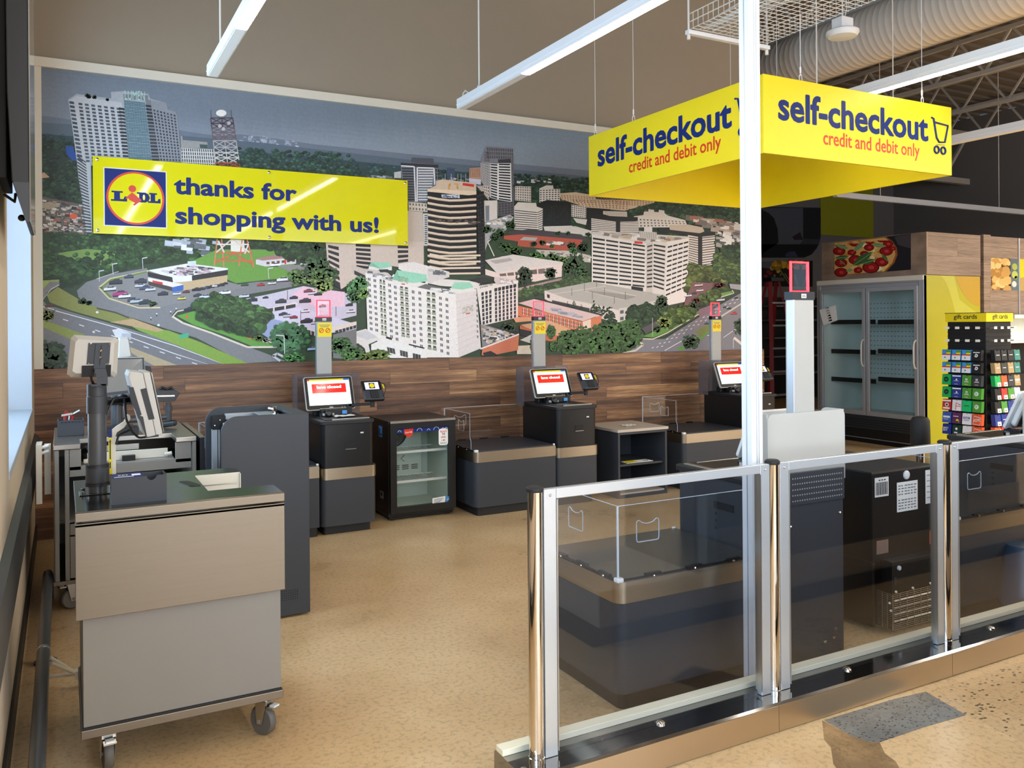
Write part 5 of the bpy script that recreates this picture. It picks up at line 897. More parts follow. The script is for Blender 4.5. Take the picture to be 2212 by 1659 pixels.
        for x, z in ((px1 - .015, .69), (X + .95, .66), (px1 - .06, .10), (px1 - .05, .14), (px1 - .12, .09)): b.ball((x, Y(D + .021), z), .008, 0, 8)
        b.build('screw', 'chrome', t)
        b = MB()
        for k in range(4): b.box(px0 + .0035, px0 + .006, Y(.30) + k * .0, Y(.30) + .012, .60 + .035 * k, .612 + .035 * k)
        b.box(px0 + .003, px0 + .006, Y(.42), Y(.28), .70, .735); b.build('side_vent', 'black_matte', t)
        b = MB(); b.box(px0 + .002, px0 + .03, Y(.5), Y(.06), .872, .885); b.build('deck_rail', 'steel', t, .002)
    return t
LG = None
XL = [.93, 3.015, 5.215]
self_checkout('self-checkout against the wood boards, just left of the glass-door drinks cooler', XL[0], 6.3, 1, .42, LG, '01')
self_checkout('self-checkout against the wood boards, between the drinks cooler and the open shelf cabinet', XL[1], 6.3, 1, .42, LG, '02')
self_checkout('self-checkout against the wood boards, partly hidden behind the white power pole', XL[2], 6.3, 1, .42, LG, '03')
self_checkout('self-checkout seen from behind through the glass barrier, tall pole glowing red', 1.995, 3.43, -1, .50, LG, '05')
self_checkout('self-checkout at the picture edge behind the barrier, showing its silver screen back', 4.19, 3.43, -1, .50, LG, '06')

# papers on a checkout
b = MB(); 
def crumple(cx, cy, z, w, d, n=7, h=.012):
    b = MB(); v = []
    for j in range(n):
        for i in range(n): v.append((cx + w * (i / (n - 1) - .5) + random.uniform(-.006, .006), cy + d * (j / (n - 1) - .5) + .12 * w * (i / n), z + .001 + abs(math.sin(i * 1.7 + j * 1.1)) * h * random.uniform(.3, 1)))
    b.add(v, [(j * n + i, j * n + i + 1, (j + 1) * n + i + 1, (j + 1) * n + i) for j in range(n - 1) for i in range(n - 1)]); return b
o = crumple(1.96, 6.47, .884, .17, .09).build('paper_sheet', 'paper', smooth=True); tag(settle(o), 'crumpled white paper on the scan plate of the checkout left of the cooler', 'paper')
# ================================================================ drinks cooler
t = thing('drinks_cooler', 'small black drinks cooler with empty glass door beside the wood boards', 'cooler', (2.625, 6.75, 0))
X0, X1, Y0, Y1, ZT2 = 2.335, 2.915, 6.47, 7.05, .815
b = MB(); b.box(X0, X1, Y0 + .05, Y1, .03, .07); b.box(X0, X1, Y0 + .05, Y1, ZT2 - .04, ZT2); b.box(X0, X0 + .03, Y0 + .05, Y1, .07, ZT2 - .04); b.box(X1 - .03, X1, Y0 + .05, Y1, .07, ZT2 - .04); b.box(X0 + .03, X1 - .03, Y1 - .03, Y1, .07, ZT2 - .04)
b.build('cabinet_shell', 'black_plastic', t, .004)
b = MB(); b.box(X0 + .031, X1 - .031, Y1 - .04, Y1 - .0305, .07, ZT2 - .04); b.box(X0 + .031, X0 + .04, Y0 + .055, Y1 - .04, .07, ZT2 - .04); b.box(X1 - .04, X1 - .031, Y0 + .055, Y1 - .04, .07, ZT2 - .04); b.box(X0 + .04, X1 - .04, Y0 + .055, Y1 - .04, .0705, .085); b.box(X0 + .04, X1 - .04, Y0 + .055, Y1 - .04, ZT2 - .05, ZT2 - .0405)
b.box(X0 + .04, X1 - .14, Y1 - .15, Y1 - .04, .30, .77); b.build('liner', 'fridge_liner', t)
b = MB(); yb = Y1 - .1515
for g in range(4):
    for r in range(3): b.box(X0 + .09 + g * .085, X0 + .15 + g * .085, yb - .001, yb + .001, .345 + r * .016, .352 + r * .016)
b.build('air_slots', 'black_matte', t)
b = MB(); b.lathe([(.115, 0), (.115, .015), (.105, .015), (.105, 0)], (X0 + .185, yb + .001, .665), (0, -1, 0), 36, 0, False)
for k in range(6): b.tube([(X0 + .185 + (.018 + k * .016) * math.cos(i * PI / 14), yb - .01, .665 + (.018 + k * .016) * math.sin(i * PI / 14)) for i in range(28)], .0015, 4, 1, True)
for a in (.7, 2.3): b.cyl((X0 + .185 - .1 * math.cos(a), yb - .012, .665 - .1 * math.sin(a)), (X0 + .185 + .1 * math.cos(a), yb - .012, .665 + .1 * math.sin(a)), .002, 5, 1)
b.lathe([(.10, 0), (.10, .001)], (X0 + .185, yb, .665), (0, -1, 0), 30, 2); b.build('fan_grille', ['black_plastic', 'steel', 'rubber_grey'], t)
for z in (.30, .545):
    b = MB(); b.box(X0 + .042, X1 - .042, Y0 + .10, Y0 + .112, z - .008, z + .012)
    for i in range(14): x = X0 + .06 + i * (X1 - X0 - .12) / 13; b.cyl((x, Y0 + .11, z), (x, Y1 - .16, z), .0022, 5)
    b.box(X0 + .042, X1 - .042, Y1 - .17, Y1 - .162, z - .005, z + .005); b.build('wire_shelf', 'white_paint', t)
d0, d1 = Y0, Y0 + .045; b = MB(); out = [(X0, .062), (X1, .062), (X1, ZT2 - .018), (X0, ZT2 - .018)]; inn = roundrect(X0 + .055, X1 - .06, .115, ZT2 - .062, .022, 5)
def frame(b, out, inn, y0, y1, mi=0, ax='y'):
    """door frame: rectangle with a rounded opening"""
    n = len(inn); k = n // 4; P = (lambda x, z, y: (x, y, z)) if ax == 'y' else (lambda x, z, y: (y, x, z))
    vs = [P(x, z, y) for y in (y0, y1) for x, z in out] + [P(x, z, y) for y in (y0, y1) for x, z in inn]; I = lambda i, s: 8 + s * n + i % n; fs = []
    for s in (0, 1):
        for c in range(4):
            i0 = c * k
            for j in range(k - 1): fs.append((s * 4 + c, I(i0 + j, s), I(i0 + j + 1, s)))
            fs.append((s * 4 + c, I(i0 + k - 1, s), I(i0 + k, s), s * 4 + (c + 1) % 4))
    for i in range(n): fs.append((I(i, 0), I(i + 1, 0), I(i + 1, 1), I(i, 1)))
    for c in range(4): fs.append((c, (c + 1) % 4, 4 + (c + 1) % 4, 4 + c))
    return b.add(vs, fs, mi)
dr = frame(b, out, inn, d0, d1).build('door', 'black_plastic', t, .003)
MB().box(X0 + .054, X1 - .059, Y0 + .018, Y0 + .023, .114, ZT2 - .061).build('door_glass', 'freezer_glass', dr)
b = MB(); b.box(X0 + .002, X1 - .002, Y0 - .002, Y0 + .045, ZT2 - .016, ZT2 + .002); b.build('top_trim', 'steel', t, .003)
b = MB(); gy = Y0 + .0172; zt = ZT2 - .064
b.poly([(X0 + .08, gy, zt), (X1 - .075, gy, zt), (X1 - .07, gy, zt - .02), (X1 - .075, gy, zt - .034), (X0 + .06, gy, zt - .034), (X0 + .06, gy, zt - .02)], 0)
for i, x in enumerate((.085, .26, .34, .41, .47, .50)): r = (.014, .022, .012, .024, .013, .014)[i]; b.tube([(X0 + x + r * math.cos(k * PI / 8), gy - .0005, zt - .026 + min(.024, r * math.sin(k * PI / 8))) for k in range(9)], .002, 4, 1)
b.poly([(X0 + .125, gy - .001, zt - .005), (X0 + .205, gy - .001, zt), (X0 + .20, gy - .001, zt - .05), (X0 + .165, gy - .001, zt - .075), (X0 + .125, gy - .001, zt - .045)], 2); b.text('Coca-Cola', (X0 + .133, gy - .0015, zt - .038), (1, 0, .06), (0, 0, 1), .062, .014, 1, .02)
b.build('door_decal', ['sign_blue', 'white_plastic', 'sign_red'], t, norm=False)
b = MB(); pts = roundrect(X1 - .15, X1 - .065, zt - .158, zt - .02, .02, 4); b.poly([(x, gy - .003, z) for x, z in pts], 0)
for k, (tx, m, h, w) in enumerate((('BALANCE', 1, .016, .06), ('THE', 2, .02, .03), ('DRINK', 1, .016, .045), ('1.89', 2, .012, .03))): b.text(tx, (X1 - .1075 - w / 2, gy - .0036, zt - .05 - k * .024), (1, 0, 0), (0, 0, 1), w, h, m, .02)
for k in range(3): b.tube([(X1 - .13 + k * .02 + .009 * math.cos(i * PI / 6), gy - .0036, zt - .14 + .007 * math.sin(i * PI / 6)) for i in range(12)], .0012, 4, 2, True)
b.build('price_sticker', ['paper', 'sign_red', 'ink_black'], t, norm=False)
b = MB(); c = Vector((X1 - .14, gy - .001, .135)); b.poly([c + Vector((-.07, 0, -.03)), c + Vector((.045, 0, -.022)), c + Vector((.048, 0, .03)), c + Vector((-.07, 0, .022))], 0); b.poly([c + Vector((.052, 0, -.02)), c + Vector((.092, 0, -.018)), c + Vector((.092, 0, .026)), c + Vector((.052, 0, .024))], 1)
for k in range(4): b.poly([c + Vector((-.055, -.0008, .012 - k * .01)), c + Vector((.03 - k * .01, -.0008, .017 - k * .01)), c + Vector((.03 - k * .01, -.0008, .013 - k * .01)), c + Vector((-.055, -.0008, .008 - k * .01))], 2)
b.poly([c + Vector((.06, -.0008, .0)), c + Vector((.086, -.0008, .008)), c + Vector((.086, -.0008, .003)), c + Vector((.07, -.0008, -.006))], 0); b.build('energy_label', ['paper', 'sky_card', 'ink_grey'], t, norm=False)
b = MB(); b.tube([(X0 + .125, gy - .001, .535), (X0 + .095, gy - .001, .51), (X0 + .125, gy - .001, .485)], .003, 4); b.build('opening_arrow', 'ink_black', t)
b = MB(); b.box(X0 - .001, X0, Y0 + .20, Y0 + .28, .67, .76, 0); b.box(X0 - .0016, X0 - .001, Y0 + .21, Y0 + .235, .68, .70, 1); b.box(X0 - .0016, X0 - .001, Y0 + .25, Y0 + .27, .68, .74, 1); b.box(X0 - .001, X0, Y0 + .18, Y0 + .26, .16, .22, 2); b.box(X0 - .0016, X0 - .001, Y0 + .20, Y0 + .24, .18, .21, 3); b.build('side_label', ['sky_card', 'sign_blue', 'cart_grey', 'ink_black'], t)
for x, y in ((X0 + .05, Y0 + .09), (X1 - .05, Y0 + .09), (X0 + .05, Y1 - .06), (X1 - .05, Y1 - .06)): MB().lathe([(.022, 0), (.022, .012), (.012, .03)], (x, y, 0), (0, 0, 1), 14).build('foot', 'soft_black', t)
MB().box(X0 + .01, X1 - .01, Y0 + .06, Y1 - .02, .012, .031).build('base_pan', 'black_matte', t)

# second cooler seen from behind, near the barrier
t = thing('drinks_cooler', 'black cooler turned back to front behind the barrier, stickers and wire guard showing', 'cooler', (3.93, 3.2, 0))
X0, X1, Y0, Y1, ZT2 = 3.655, 4.145, 2.935, 3.5, .82
b = MB(); b.box(X0, X1, Y0, Y1, .36, ZT2); b.box(X0, X1, Y0 + .2, Y1, .03, .36); b.box(X0, X0 + .02, Y0, Y0 + .2, .03, .36); b.build('cabinet_shell', 'black_plastic', t, .004)
b = MB(); b.box(X0 - .002, X1 + .002, Y0 - .002, Y1, ZT2, ZT2 + .006); b.build('top_sheet', 'graphite_dark', t, .002); MB().box(X0 - .003, X1 + .003, Y0 - .004, Y0, ZT2 - .004, ZT2 + .006).build('top_trim', 'steel', t)
b = MB(); y = Y0 - .001
b.box(X0 + .02, X0 + .125, y - .001, y, .695, .795, 0)
for k in range(14): b.box(X0 + .028 + k * .0065, X0 + .028 + k * .0065 + (.004 if k % 3 else .0025), y - .0016, y - .001, .705, .77, 1)
for k in range(3): b.box(X0 + .05 + .02 * k, X0 + .062 + .02 * k, y - .0016, y - .001, .778, .784, 1)
b.build('barcode_sticker', ['paper', 'ink_black'], t)
b = MB(); b.box(X0 + .19, X0 + .355, y - .001, y, .60, .755, 0)
for k in range(9):
    if k == 4: continue
    for j in range(6): b.box(X0 + .2 + j * .025, X0 + .2 + j * .025 + random.uniform(.012, .022), y - .0016, y - .001, .733 - k * .015, .739 - k * .015, 1)
b.build('caution_sticker', ['paper', 'ink_grey'], t)
b = MB(); b.box(X0 + .42, X1 - .005, y - .001, y, .62, .80, 0)
for k in range(5): b.box(X0 + .43, X1 - .03, y - .0016, y - .001, .65 + k * .03, .654 + k * .03, 1)
b.build('document_pouch', ['paper', 'ink_grey'], t)
b = MB(); b.lathe([(.024, 0), (.022, .006), (.014, .01)], (X0 + .265, y, .79), (0, -1, 0), 20); b.build('hole_plug', 'white_plastic', t, smooth=True)
b = MB(); b.box(X0 + .03, X0 + .12, y - .001, y, .40, .47, 0)
for k in range(4): b.box(X0 + .04, X0 + .11 - .01 * (k % 2), y - .0016, y - .001, .41 + k * .014, .415 + k * .014, 1)
b.build('rating_label', ['copper_label', 'ink_grey'], t); MB().box(X1 - .04, X1 - .006, y - .001, y, .40, .47).build('warning_label', 'orange_label', t)
b = MB(); b.box(X0 + .07, X1 - .06, Y0 - .06, Y0, .21, .37, 0); b.lathe([(.012, 0), (.012, .01)], (X0 + .12, Y0 - .06, .335), (0, -1, 0), 14, 1); b.box(X0 + .085, X0 + .10, Y0 - .064, Y0 - .06, .25, .29, 2); b.build('control_box', ['black_plastic', 'white_plastic', 'graphite'], t, .004)
b = MB(); wx0, wx1, wz0, wz1, wy = X0 + .055, X1 + .0, .03, .21, Y0 - .075
for k in range(20): z = wz0 + (wz1 - wz0) * k / 19; b.tube([(wx0, Y0 + .02, z), (wx0, wy, z), (wx1, wy, z)], .0014, 4)
for k in range(9): x = wx0 + (wx1 - wx0) * k / 8; b.cyl((x, wy - .002, wz0), (x, wy - .002, wz1), .0018, 5)
for k in range(3): b.cyl((wx0 - .002, wy + .03 * k, wz0), (wx0 - .002, wy + .03 * k, wz1), .0018, 5)
for x, z in ((wx0 + .03, wz1 + .01), (wx0 + .16, wz1 + .01), (wx0 + .3, wz1 + .012), (wx0 - .02, .17), (wx0 - .01, .13)): b.cyl((x, wy, z), (x - .012, wy - .006, z + .006), .006, 8)
b.build('condenser_guard', 'wire_steel', t)
b = MB(); b.box(wx0 + .02, wx1 - .01, wy + .02, Y0 + .19, .03, .045, 0)
for k in range(26): x = wx0 + .03 + k * (wx1 - wx0 - .06) / 25; b.box(x, x + .002, wy + .03, Y0 + .15, .05, .2, 0)
for k in range(4): b.tube([(wx0 + .04, wy + .022, .06 + k * .035), (wx1 - .04, wy + .022, .06 + k * .035)], .004, 6, 1)
b.build('condenser_coil', ['soft_black', 'steel'], t)
b = MB()
for x in (X0 + .05, X1 - .05):
    for yy in (Y0 + .25, Y1 - .05): b.lathe([(.02, 0), (.02, .03)], (x, yy, 0), (0, 0, 1), 12)
b.build('feet', 'soft_black', t)

# open shelf cabinet with card and paper
t = thing('shelf_cabinet', 'open grey shelf cabinet with pale top between two self-checkouts', 'cabinet', (4.74, 6.55, 0)); X0, X1, Y0, Y1, ZT2 = 4.455, 5.015, 6.30, 6.86, .63
b = MB(); b.box(X0, X0 + .022, Y0, Y1, 0, ZT2 - .025); b.box(X1 - .022, X1, Y0, Y1, 0, ZT2 - .025); b.box(X0 + .022, X1 - .022, Y1 - .02, Y1, 0, ZT2 - .025); b.box(X0 + .022, X1 - .022, Y0, Y1 - .02, 0.0, .03); b.box(X0 + .022, X1 - .022, Y0, Y1 - .02, ZT2 - .05, ZT2 - .025); b.build('carcass', 'graphite', t, .002)
MB().box(X0 - .012, X1 + .008, Y0 - .015, Y1 + .005, ZT2 - .025, ZT2).build('worktop', 'counter_beige', t, .002)
MB().box(X0 + .022, X1 - .03, Y0 + .03, Y1 - .02, .285, .303).build('shelf', 'graphite', t, .002)
MB().box(X0 + .025, X1 - .025, Y0 + .012, Y0 + .45, .031, .045).build('bottom_board', 'counter_beige', t)
b = MB(); b.prism([(X0 + .14, Y0 + .06, .304), (X0 + .44, Y0 + .06, .304), (X0 + .42, Y0 + .14, .31), (X0 + .13, Y0 + .14, .31)], (0, 0, .003), 0); b.poly([(X0 + .145, Y0 + .062, .3076), (X0 + .27, Y0 + .062, .3076), (X0 + .262, Y0 + .138, .3134), (X0 + .135, Y0 + .138, .3134)], 1); b.text('19', (X0 + .36, Y0 + .08, .3095), (1, 0, 0), (0, 1, .07), .05, .04, 2, .02); b.text('price', (X0 + .155, Y0 + .085, .3095), (1, 0, 0), (0, 1, .07), .08, .025, 2)
o = b.build('price_card', ['paper', 'label_yellow', 'ink_black'], norm=False); tag(settle(o), 'yellow and white price card lying on the middle shelf of the open cabinet', 'card')
o = crumple(4.73, 6.50, .631, .14, .10, 6, .012).build('paper_sheet', 'paper', smooth=True); tag(settle(o), 'creased white paper on the pale top of the open shelf cabinet', 'paper')

# ================================================================ glass barrier
t = thing('glass_barrier', 'low glass barrier with chrome posts and steel base in front of the checkouts', 'barrier', (3.0, 2.5, 0))
GX0, GX1 = 1.325, 5.9; PX = [1.42, 2.523, 3.611, 4.70, 5.79]
b = MB(); b.prism([(GX0, 2.41, .002), (GX0, 2.41, .104), (GX0, 2.418, .112), (GX0, 2.625, .112), (GX0, 2.635, .104), (GX0, 2.635, .002)], (GX1 - GX0, 0, 0)); b.build('base_plinth', 'mirror_steel', t)
b = MB(); xs = [GX0] + [x for x in (2.455, 3.52, 4.62)] + [GX1]
for a, c in zip(xs, xs[1:]): b.box(a + .001, c - .001, 2.4065, 2.4095, .004, .104)
b.build('steel_cladding', 'clad_steel', t)
b = MB(); b.box(GX0, GX1, 2.57, 2.62, .112, .134); b.build('cream_strip', 'strip_cream', t, .002)
b = MB()
for x in (1.345, 1.95, 2.95, 3.95, 5.1): b.lathe([(.017, 0), (.017, .004), (.012, .009), (.004, .011)], (x, 2.50 if x > 1.4 else 2.455, .112), (0, 0, 1), 16)
b.build('bolt', 'chrome', t, smooth=True)
for x in PX:
    b = MB(); b.lathe([(.029, .112), (.029, .122), (.0265, .124), (.0265, 1.03)], (x, 2.5, 0), (0, 0, 1), 28); o = b.build('post', 'chrome', t, smooth=True)
    MB().lathe([(.029, 1.028), (.031, 1.034), (.031, 1.040), (.024, 1.046)], (x, 2.5, 0), (0, 0, 1), 28).build('post_cap', 'soft_black', o, smooth=True)
for a, c in zip(PX, PX[1:]):
    x0, x1 = a + .028, c - .028
    b = MB(); b.box(x0, x0 + .05, 2.487, 2.513, .113, 1.033); b.box(x1 - .05, x1, 2.487, 2.513, .113, 1.033); b.box(x0 + .05, x1 - .05, 2.487, 2.513, .998, 1.033); fr_ = b.build('panel_frame', 'alu', t, .002)
    for x in (x0 + .05, x1 - .053): MB().box(x, x + .003, 2.483, 2.517, .13, .995).build('frame_trim', 'steel', fr_)
    for x in (x0 + .025, x1 - .025): MB().ball((x, 2.486, 1.012), .005, 0, 8).build('frame_screw', 'steel', fr_)
    MB().box(x0 + .048, x1 - .048, 2.496, 2.504, .113, 1.0).build('glass_pane', 'pane_glass', fr_)

# white disc on the floor, black bollard, blue bin
p = at(1793, 1418, Z=.03); b = MB(); b.lathe([(.075, 0), (.075, .012), (.05, .03), (.015, .036)], (p.x, 2.74, 0), (0, 0, 1), 28); o = b.build('floor_disc', 'white_plastic', smooth=True); tag(settle(o), 'round white plastic cover lying on the floor behind the barrier', 'floor cover')
p = at(1988, 940, Y=3.85); t = thing('bollard', 'chrome post with a black rounded sleeve on top, beyond the barrier', 'bollard', (p.x, p.y, 0)); rz = at(1988, 899, Y=3.85).z
MB().lathe([(.062, rz - .20), (.066, rz - .195), (.062, rz - .03), (.05, rz - .008), (.02, rz)], (p.x, p.y, 0), (0, 0, 1), 28).build('sleeve', 'black_matte', t, smooth=True)
MB().lathe([(.028, .012), (.028, rz - .18)], (p.x, p.y, 0), (0, 0, 1), 20).build('post', 'chrome', t, smooth=True); MB().lathe([(.07, 0), (.07, .008), (.03, .014)], (p.x, p.y, 0), (0, 0, 1), 24).build('foot_plate', 'steel', t)
p = at(2212, 1240, Y=2.72); b = MB(); b.lathe([(.06, 0), (.11, .01), (.128, .04), (.13, .10), (.122, .115), (.098, .34), (.085, .36), (.03, .365)], (p.x + .082, 2.715 + .055, 0), (0, 0, 1), 32); o = b.build('floor_cone', 'dark_blue', smooth=True); tag(settle(o), 'dark blue rounded cone at the picture edge behind the barrier glass', 'cone')

# ================================================================ checkout carts
def caster(t, x, y, ztop, rz=0.3, r=.052, mat='rubber_grey'):
    b = MB(); c, s = math.cos(rz), math.sin(rz); ux, uy = Vector((c, s, 0)), Vector((-s, c, 0)); p = Vector((x, y, 0)); z = Vector((0, 0, 1))
    b.lathe([(.026, ztop - .012), (.026, ztop)], (x, y, 0), (0, 0, 1), 18); b.obox(p + z * (ztop - .02), ux * .03, uy * .024, z * .008)
    for k in (-1, 1): b.prism([p + uy * (.022 * k) + ux * a + z * h for a, h in ((-.028, ztop - .014), (.028, ztop - .014), (.004, r - .012), (-.022, r - .012))], uy * .003 * k)
    b.obox(p + ux * .045 + z * (ztop - .035) , ux * .018, uy * .022, z * .004); o = b.build('caster', 'steel', t, .001)
    w = MB(); cw = p - ux * .008 + z * r; w.lathe([(r * .55, -.016), (r * .9, -.016), (r, -.009), (r, .009), (r * .9, .016), (r * .55, .016)], cw, uy, 28); w.build('wheel', mat, o, smooth=True)
    w = MB(); w.lathe([(r * .56, -.012), (r * .56, .012)], cw, uy, 24); w.lathe([(.008, -.027), (.008, .027)], cw, uy, 12); w.build('wheel_hub', 'cart_grey', o)
    w = MB(); w.obox(p + ux * .05 + z * (ztop - .028), ux * .012, uy * .014, z * .003); w.build('brake_lever', 'white_plastic', o)
CX0, CX1, CY0, CY1, CT = .036, .752, 3.285, 3.985, .957
t = thing('checkout_cart', 'wheeled steel checkout cart nearest the camera with apron and pole displays', 'checkout cart', ((CX0 + CX1) / 2, 3.63, 0))
nX, nY0, nY1 = .50, 3.47, 3.86
b = MB(); pl = [(CX0, CY0 + .012), (CX0, CY1), (nX + .16, CY1), (nX + .19, CY1 - .03), (nX + .19, nY1), (nX, nY1), (nX, nY0), (CX1, nY0), (CX1, CY0 + .012)]
b.prism([(x, y, CT - .03) for x, y in pl], (0, 0, .03)); b.build('deck', 'deck_steel', t, .002)
b = MB(); b.prism([(CX0 - .002, CY0 + .012, CT + .001), (CX1 + .002, CY0 + .012, CT + .001), (CX1 + .002, CY0, CT - .004), (CX0 - .002, CY0, CT - .004)], (0, 0, -.03)); b.build('deck_edge', 'apron_steel', t, .002)
b = MB(); b.box(nX + .002, nX + .188, nY1 - .012, nY1 - .002, CT - .16, CT - .002, 0); b.box(nX + .002, nX + .188, nY1 - .014, nY1 - .012, CT - .05, CT - .045, 1); b.box(nX, nX + .19, nY0, nY1, CT - .17, CT - .155, 0)
for k in range(20): b.box(nX + .05 + k * .006, nX + .053 + k * .006, nY1 - .0135, nY1 - .012, CT - .085 - .004 * (k % 2), CT - .075, 2)
b.box(nX + .186, nX + .19, nY1 - .02, nY1, CT - .16, CT - .005, 1); b.build('tray_recess', ['cream_trim', 'steel', 'ink_grey'], t)
b = MB(); pts = roundrect(-.022, .022, -.07, .07, .02, 4); b.prism([(nX - .045 + x - y * .25, 3.66 + y, CT - .001) for x, y in pts], (0, 0, .003)); b.build('deck_slot', 'soft_black', t)
b = MB(); b.box(CX0 - .002, CX1 + .004, CY0 + .012, CY0 + .022, .578, .912); b.box(CX0 - .002, CX1 + .004, CY0 + .012, CY0 + .06, .902, .914); b.build('apron', 'apron_steel', t, .0015)
b = MB(); b.box(CX0 + .02, CX1 - .008, CY0 + .04, CY1 - .04, .19, CT - .18); b.box(CX0 + .02, nX - .02, CY0 + .04, CY1 - .04, CT - .18, CT - .03); b.build('body', 'cart_grey', t, .002)
b = MB(); b.box(CX0 + .012, CX1 - .002, CY0 + .03, CY1 - .03, .152, .183); b.build('base_frame', 'apron_steel', t, .002); MB().box(CX0 + .018, CX1 - .008, CY0 + .036, CY1 - .036, .183, .190).build('base_gasket', 'soft_black', t)
for x, y, a in ((.135, 3.38, .08), (.69, 3.37, .6), (.135, 3.88, .4), (.67, 3.88, .3)): caster(t, x, y, .152, -PI / 2 + a, .058)
# tube pole and the screens it carries
pb = at(211, 1064, Z=CT); px_, py_ = pb.x, pb.y
zz = lambda y: at(211, y, Y=py_).z
b = MB(); b.lathe([(.034, CT + .002), (.034, zz(1045)), (.036, zz(1045)), (.036, zz(1006)), (.033, zz(1005)), (.033, zz(890))], (px_, py_, 0), (0, 0, 1), 28, 0); b.lathe([(.037, zz(892)), (.037, zz(856)), (.035, zz(855)), (.035, zz(830)), (.028, zz(828))], (px_, py_, 0), (0, 0, 1), 28, 1)
b.lathe([(.042, zz(1040)), (.042, zz(1009))], (px_, py_, 0), (0, 0, 1), 28, 1); b.lathe([(.044, zz(1048)), (.044, zz(1042))], (px_, py_, 0), (0, 0, 1), 28, 2); b.lathe([(.042, zz(1007)), (.042, zz(1002))], (px_, py_, 0), (0, 0, 1), 28, 2); po = b.build('display_pole', ['pipe_grey', 'graphite', 'soft_black'], t, smooth=True)
b = MB(); b.box(px_ - .065, px_ + .065, py_ - .05, py_ + .05, CT, CT + .004)
for a, c in ((-.05, -.035), (.05, -.035), (-.05, .035), (.05, .035)): b.cyl((px_ + a, py_ + c, CT), (px_ + a, py_ + c, CT + .016), .008, 8)
b.build('pole_flange', 'deck_steel', t, .002)
def back_screen(corners, Y, dep, nm='customer_display', plate=True, mat='silver_plastic', par=None, slot=False):
    """a screen seen from behind: px corners tl tr br bl on plane Y"""
    q = [at(*c, Y=Y) for c in corners]; c = sum(q, Vector()) / 4; uy = Vector((0, 1, 0)); b = MB()
    rr = []; 
    for i, p in enumerate(q):
        a, d = q[i - 1], q[(i + 1) % 4]
        for k in (.10, .03): rr.append(p + (a - p) * k * (1 if k > .05 else .35) + (d - p) * (.0 if k > .05 else .06))
    n = len(rr); f = [c + (p - c) * .80 for p in rr]; vs = [p + uy * dep for p in rr] + [p + uy * dep * .55 for p in rr] + [p for p in f]
    fs = [(k * n + i, k * n + (i + 1) % n, (k + 1) * n + (i + 1) % n, (k + 1) * n + i) for k in (0, 1) for i in range(n)] + [tuple(range(n)), tuple(range(3 * n - 1, 2 * n - 1, -1))]
    b.add(vs, fs); o = b.build(nm, mat, par, smooth=False)
    b = MB(); b.prism([c + (p - c) * .94 + uy * (dep + .0) for p in rr], uy * .003); b.build('display_glass', 'screen_off', o)
    return o, c
so, c = back_screen(((154, 722), (259, 730), (253, 817), (143, 815)), py_ - .03, .045, par=t)
yq = py_ - .031; P = lambda x, y, d=0: at(x, y, Y=yq) - Vector((0, d, 0))
b = MB(); b.prism([P(*q, .002) for q in ((191, 741), (239, 740), (236, 785), (187, 787))], (0, .006, 0), 0); b.prism([P(*q, .004) for q in ((177, 790), (206, 789), (202, 814), (176, 815))], (0, .008, 0), 1); b.prism([P(*q, .004) for q in ((226, 788), (240, 788), (239, 813), (224, 814))], (0, .008, 0), 1); b.prism([P(*q, .008) for q in ((207, 743), (230, 743), (228, 796), (202, 796))], (0, .008, 0), 0)
for x, y in ((196, 743), (237, 743), (192, 785), (233, 785)): b.ball(P(x, y, .004), .0045, 2, 8)
for x, y in ((218, 758), (217, 772)): b.ball(P(x, y, .009), .006, 2, 8)
b.beam(P(219, 746, .0085), P(215, 788, .0085), .004, .002, 1); b.prism([P(*q, .03) for q in ((203, 796), (228, 796), (232, 813), (208, 815))], (0, .03, 0), 0); b.prism([P(*q, .032) for q in ((208, 815), (232, 813), (232, 832), (208, 832))], (0, .01, 0), 0); b.box(px_ - .02, px_ + .03, yq - .032, py_, zz(832), zz(828), 0); b.tube([P(196, 812, .0), P(198, 822, .01), (px_ - .012, py_, zz(828))], .005, 6, 1); b.build('mounting_plate', ['graphite_dark', 'black_matte', 'chrome'], so)
# cashier display edge-on, tilted
yq = 3.62; P = lambda x, y: at(x, y, Y=yq); dy = Vector((0, .24, 0)); b = MB()
b.prism([P(*q) for q in ((309, 804), (324, 804), (351, 934), (349, 940), (337, 941))], dy, 0); so = b.build('cashier_display', 'silver_plastic', t, .003)
b = MB(); b.prism([P(*q) for q in ((277, 813), (281, 802), (309, 806), (337, 942), (318, 945), (312, 942), (291, 868))], dy * .94, 0); b.build('display_back', 'silver_plastic', so, .004)
b = MB(); b.prism([P(*q) - dy * .006 for q in ((303, 841), (316, 838), (334, 905), (321, 907))], dy * .03, 0); b.prism([P(*q) - dy * .01 for q in ((278, 837), (288, 836), (306, 896), (300, 898), (285, 870))], dy * .5, 0); b.prism([P(*q) - dy * .012 for q in ((298, 896), (309, 900), (318, 946), (342, 938), (343, 943), (316, 946))], dy * .5, 0); b.build('vent_slot', 'soft_black', so)
b = MB(); b.prism([P(*q) + Vector((.006, .01, 0)) for q in ((323, 806), (326, 806), (352, 934), (350, 935))], dy * .9); b.build('display_glass', 'screen_off', so)
b = MB(); a0 = Vector((px_, py_, zz(871))); a1 = P(288, 868) + dy * .5; b.tube([a0, a0.lerp(a1, .5), a1], .014, 12); b.ball(a1 - Vector((.03, 0, 0)), .026, 0, 14); b.build('display_arm', 'black_plastic', t, smooth=True)
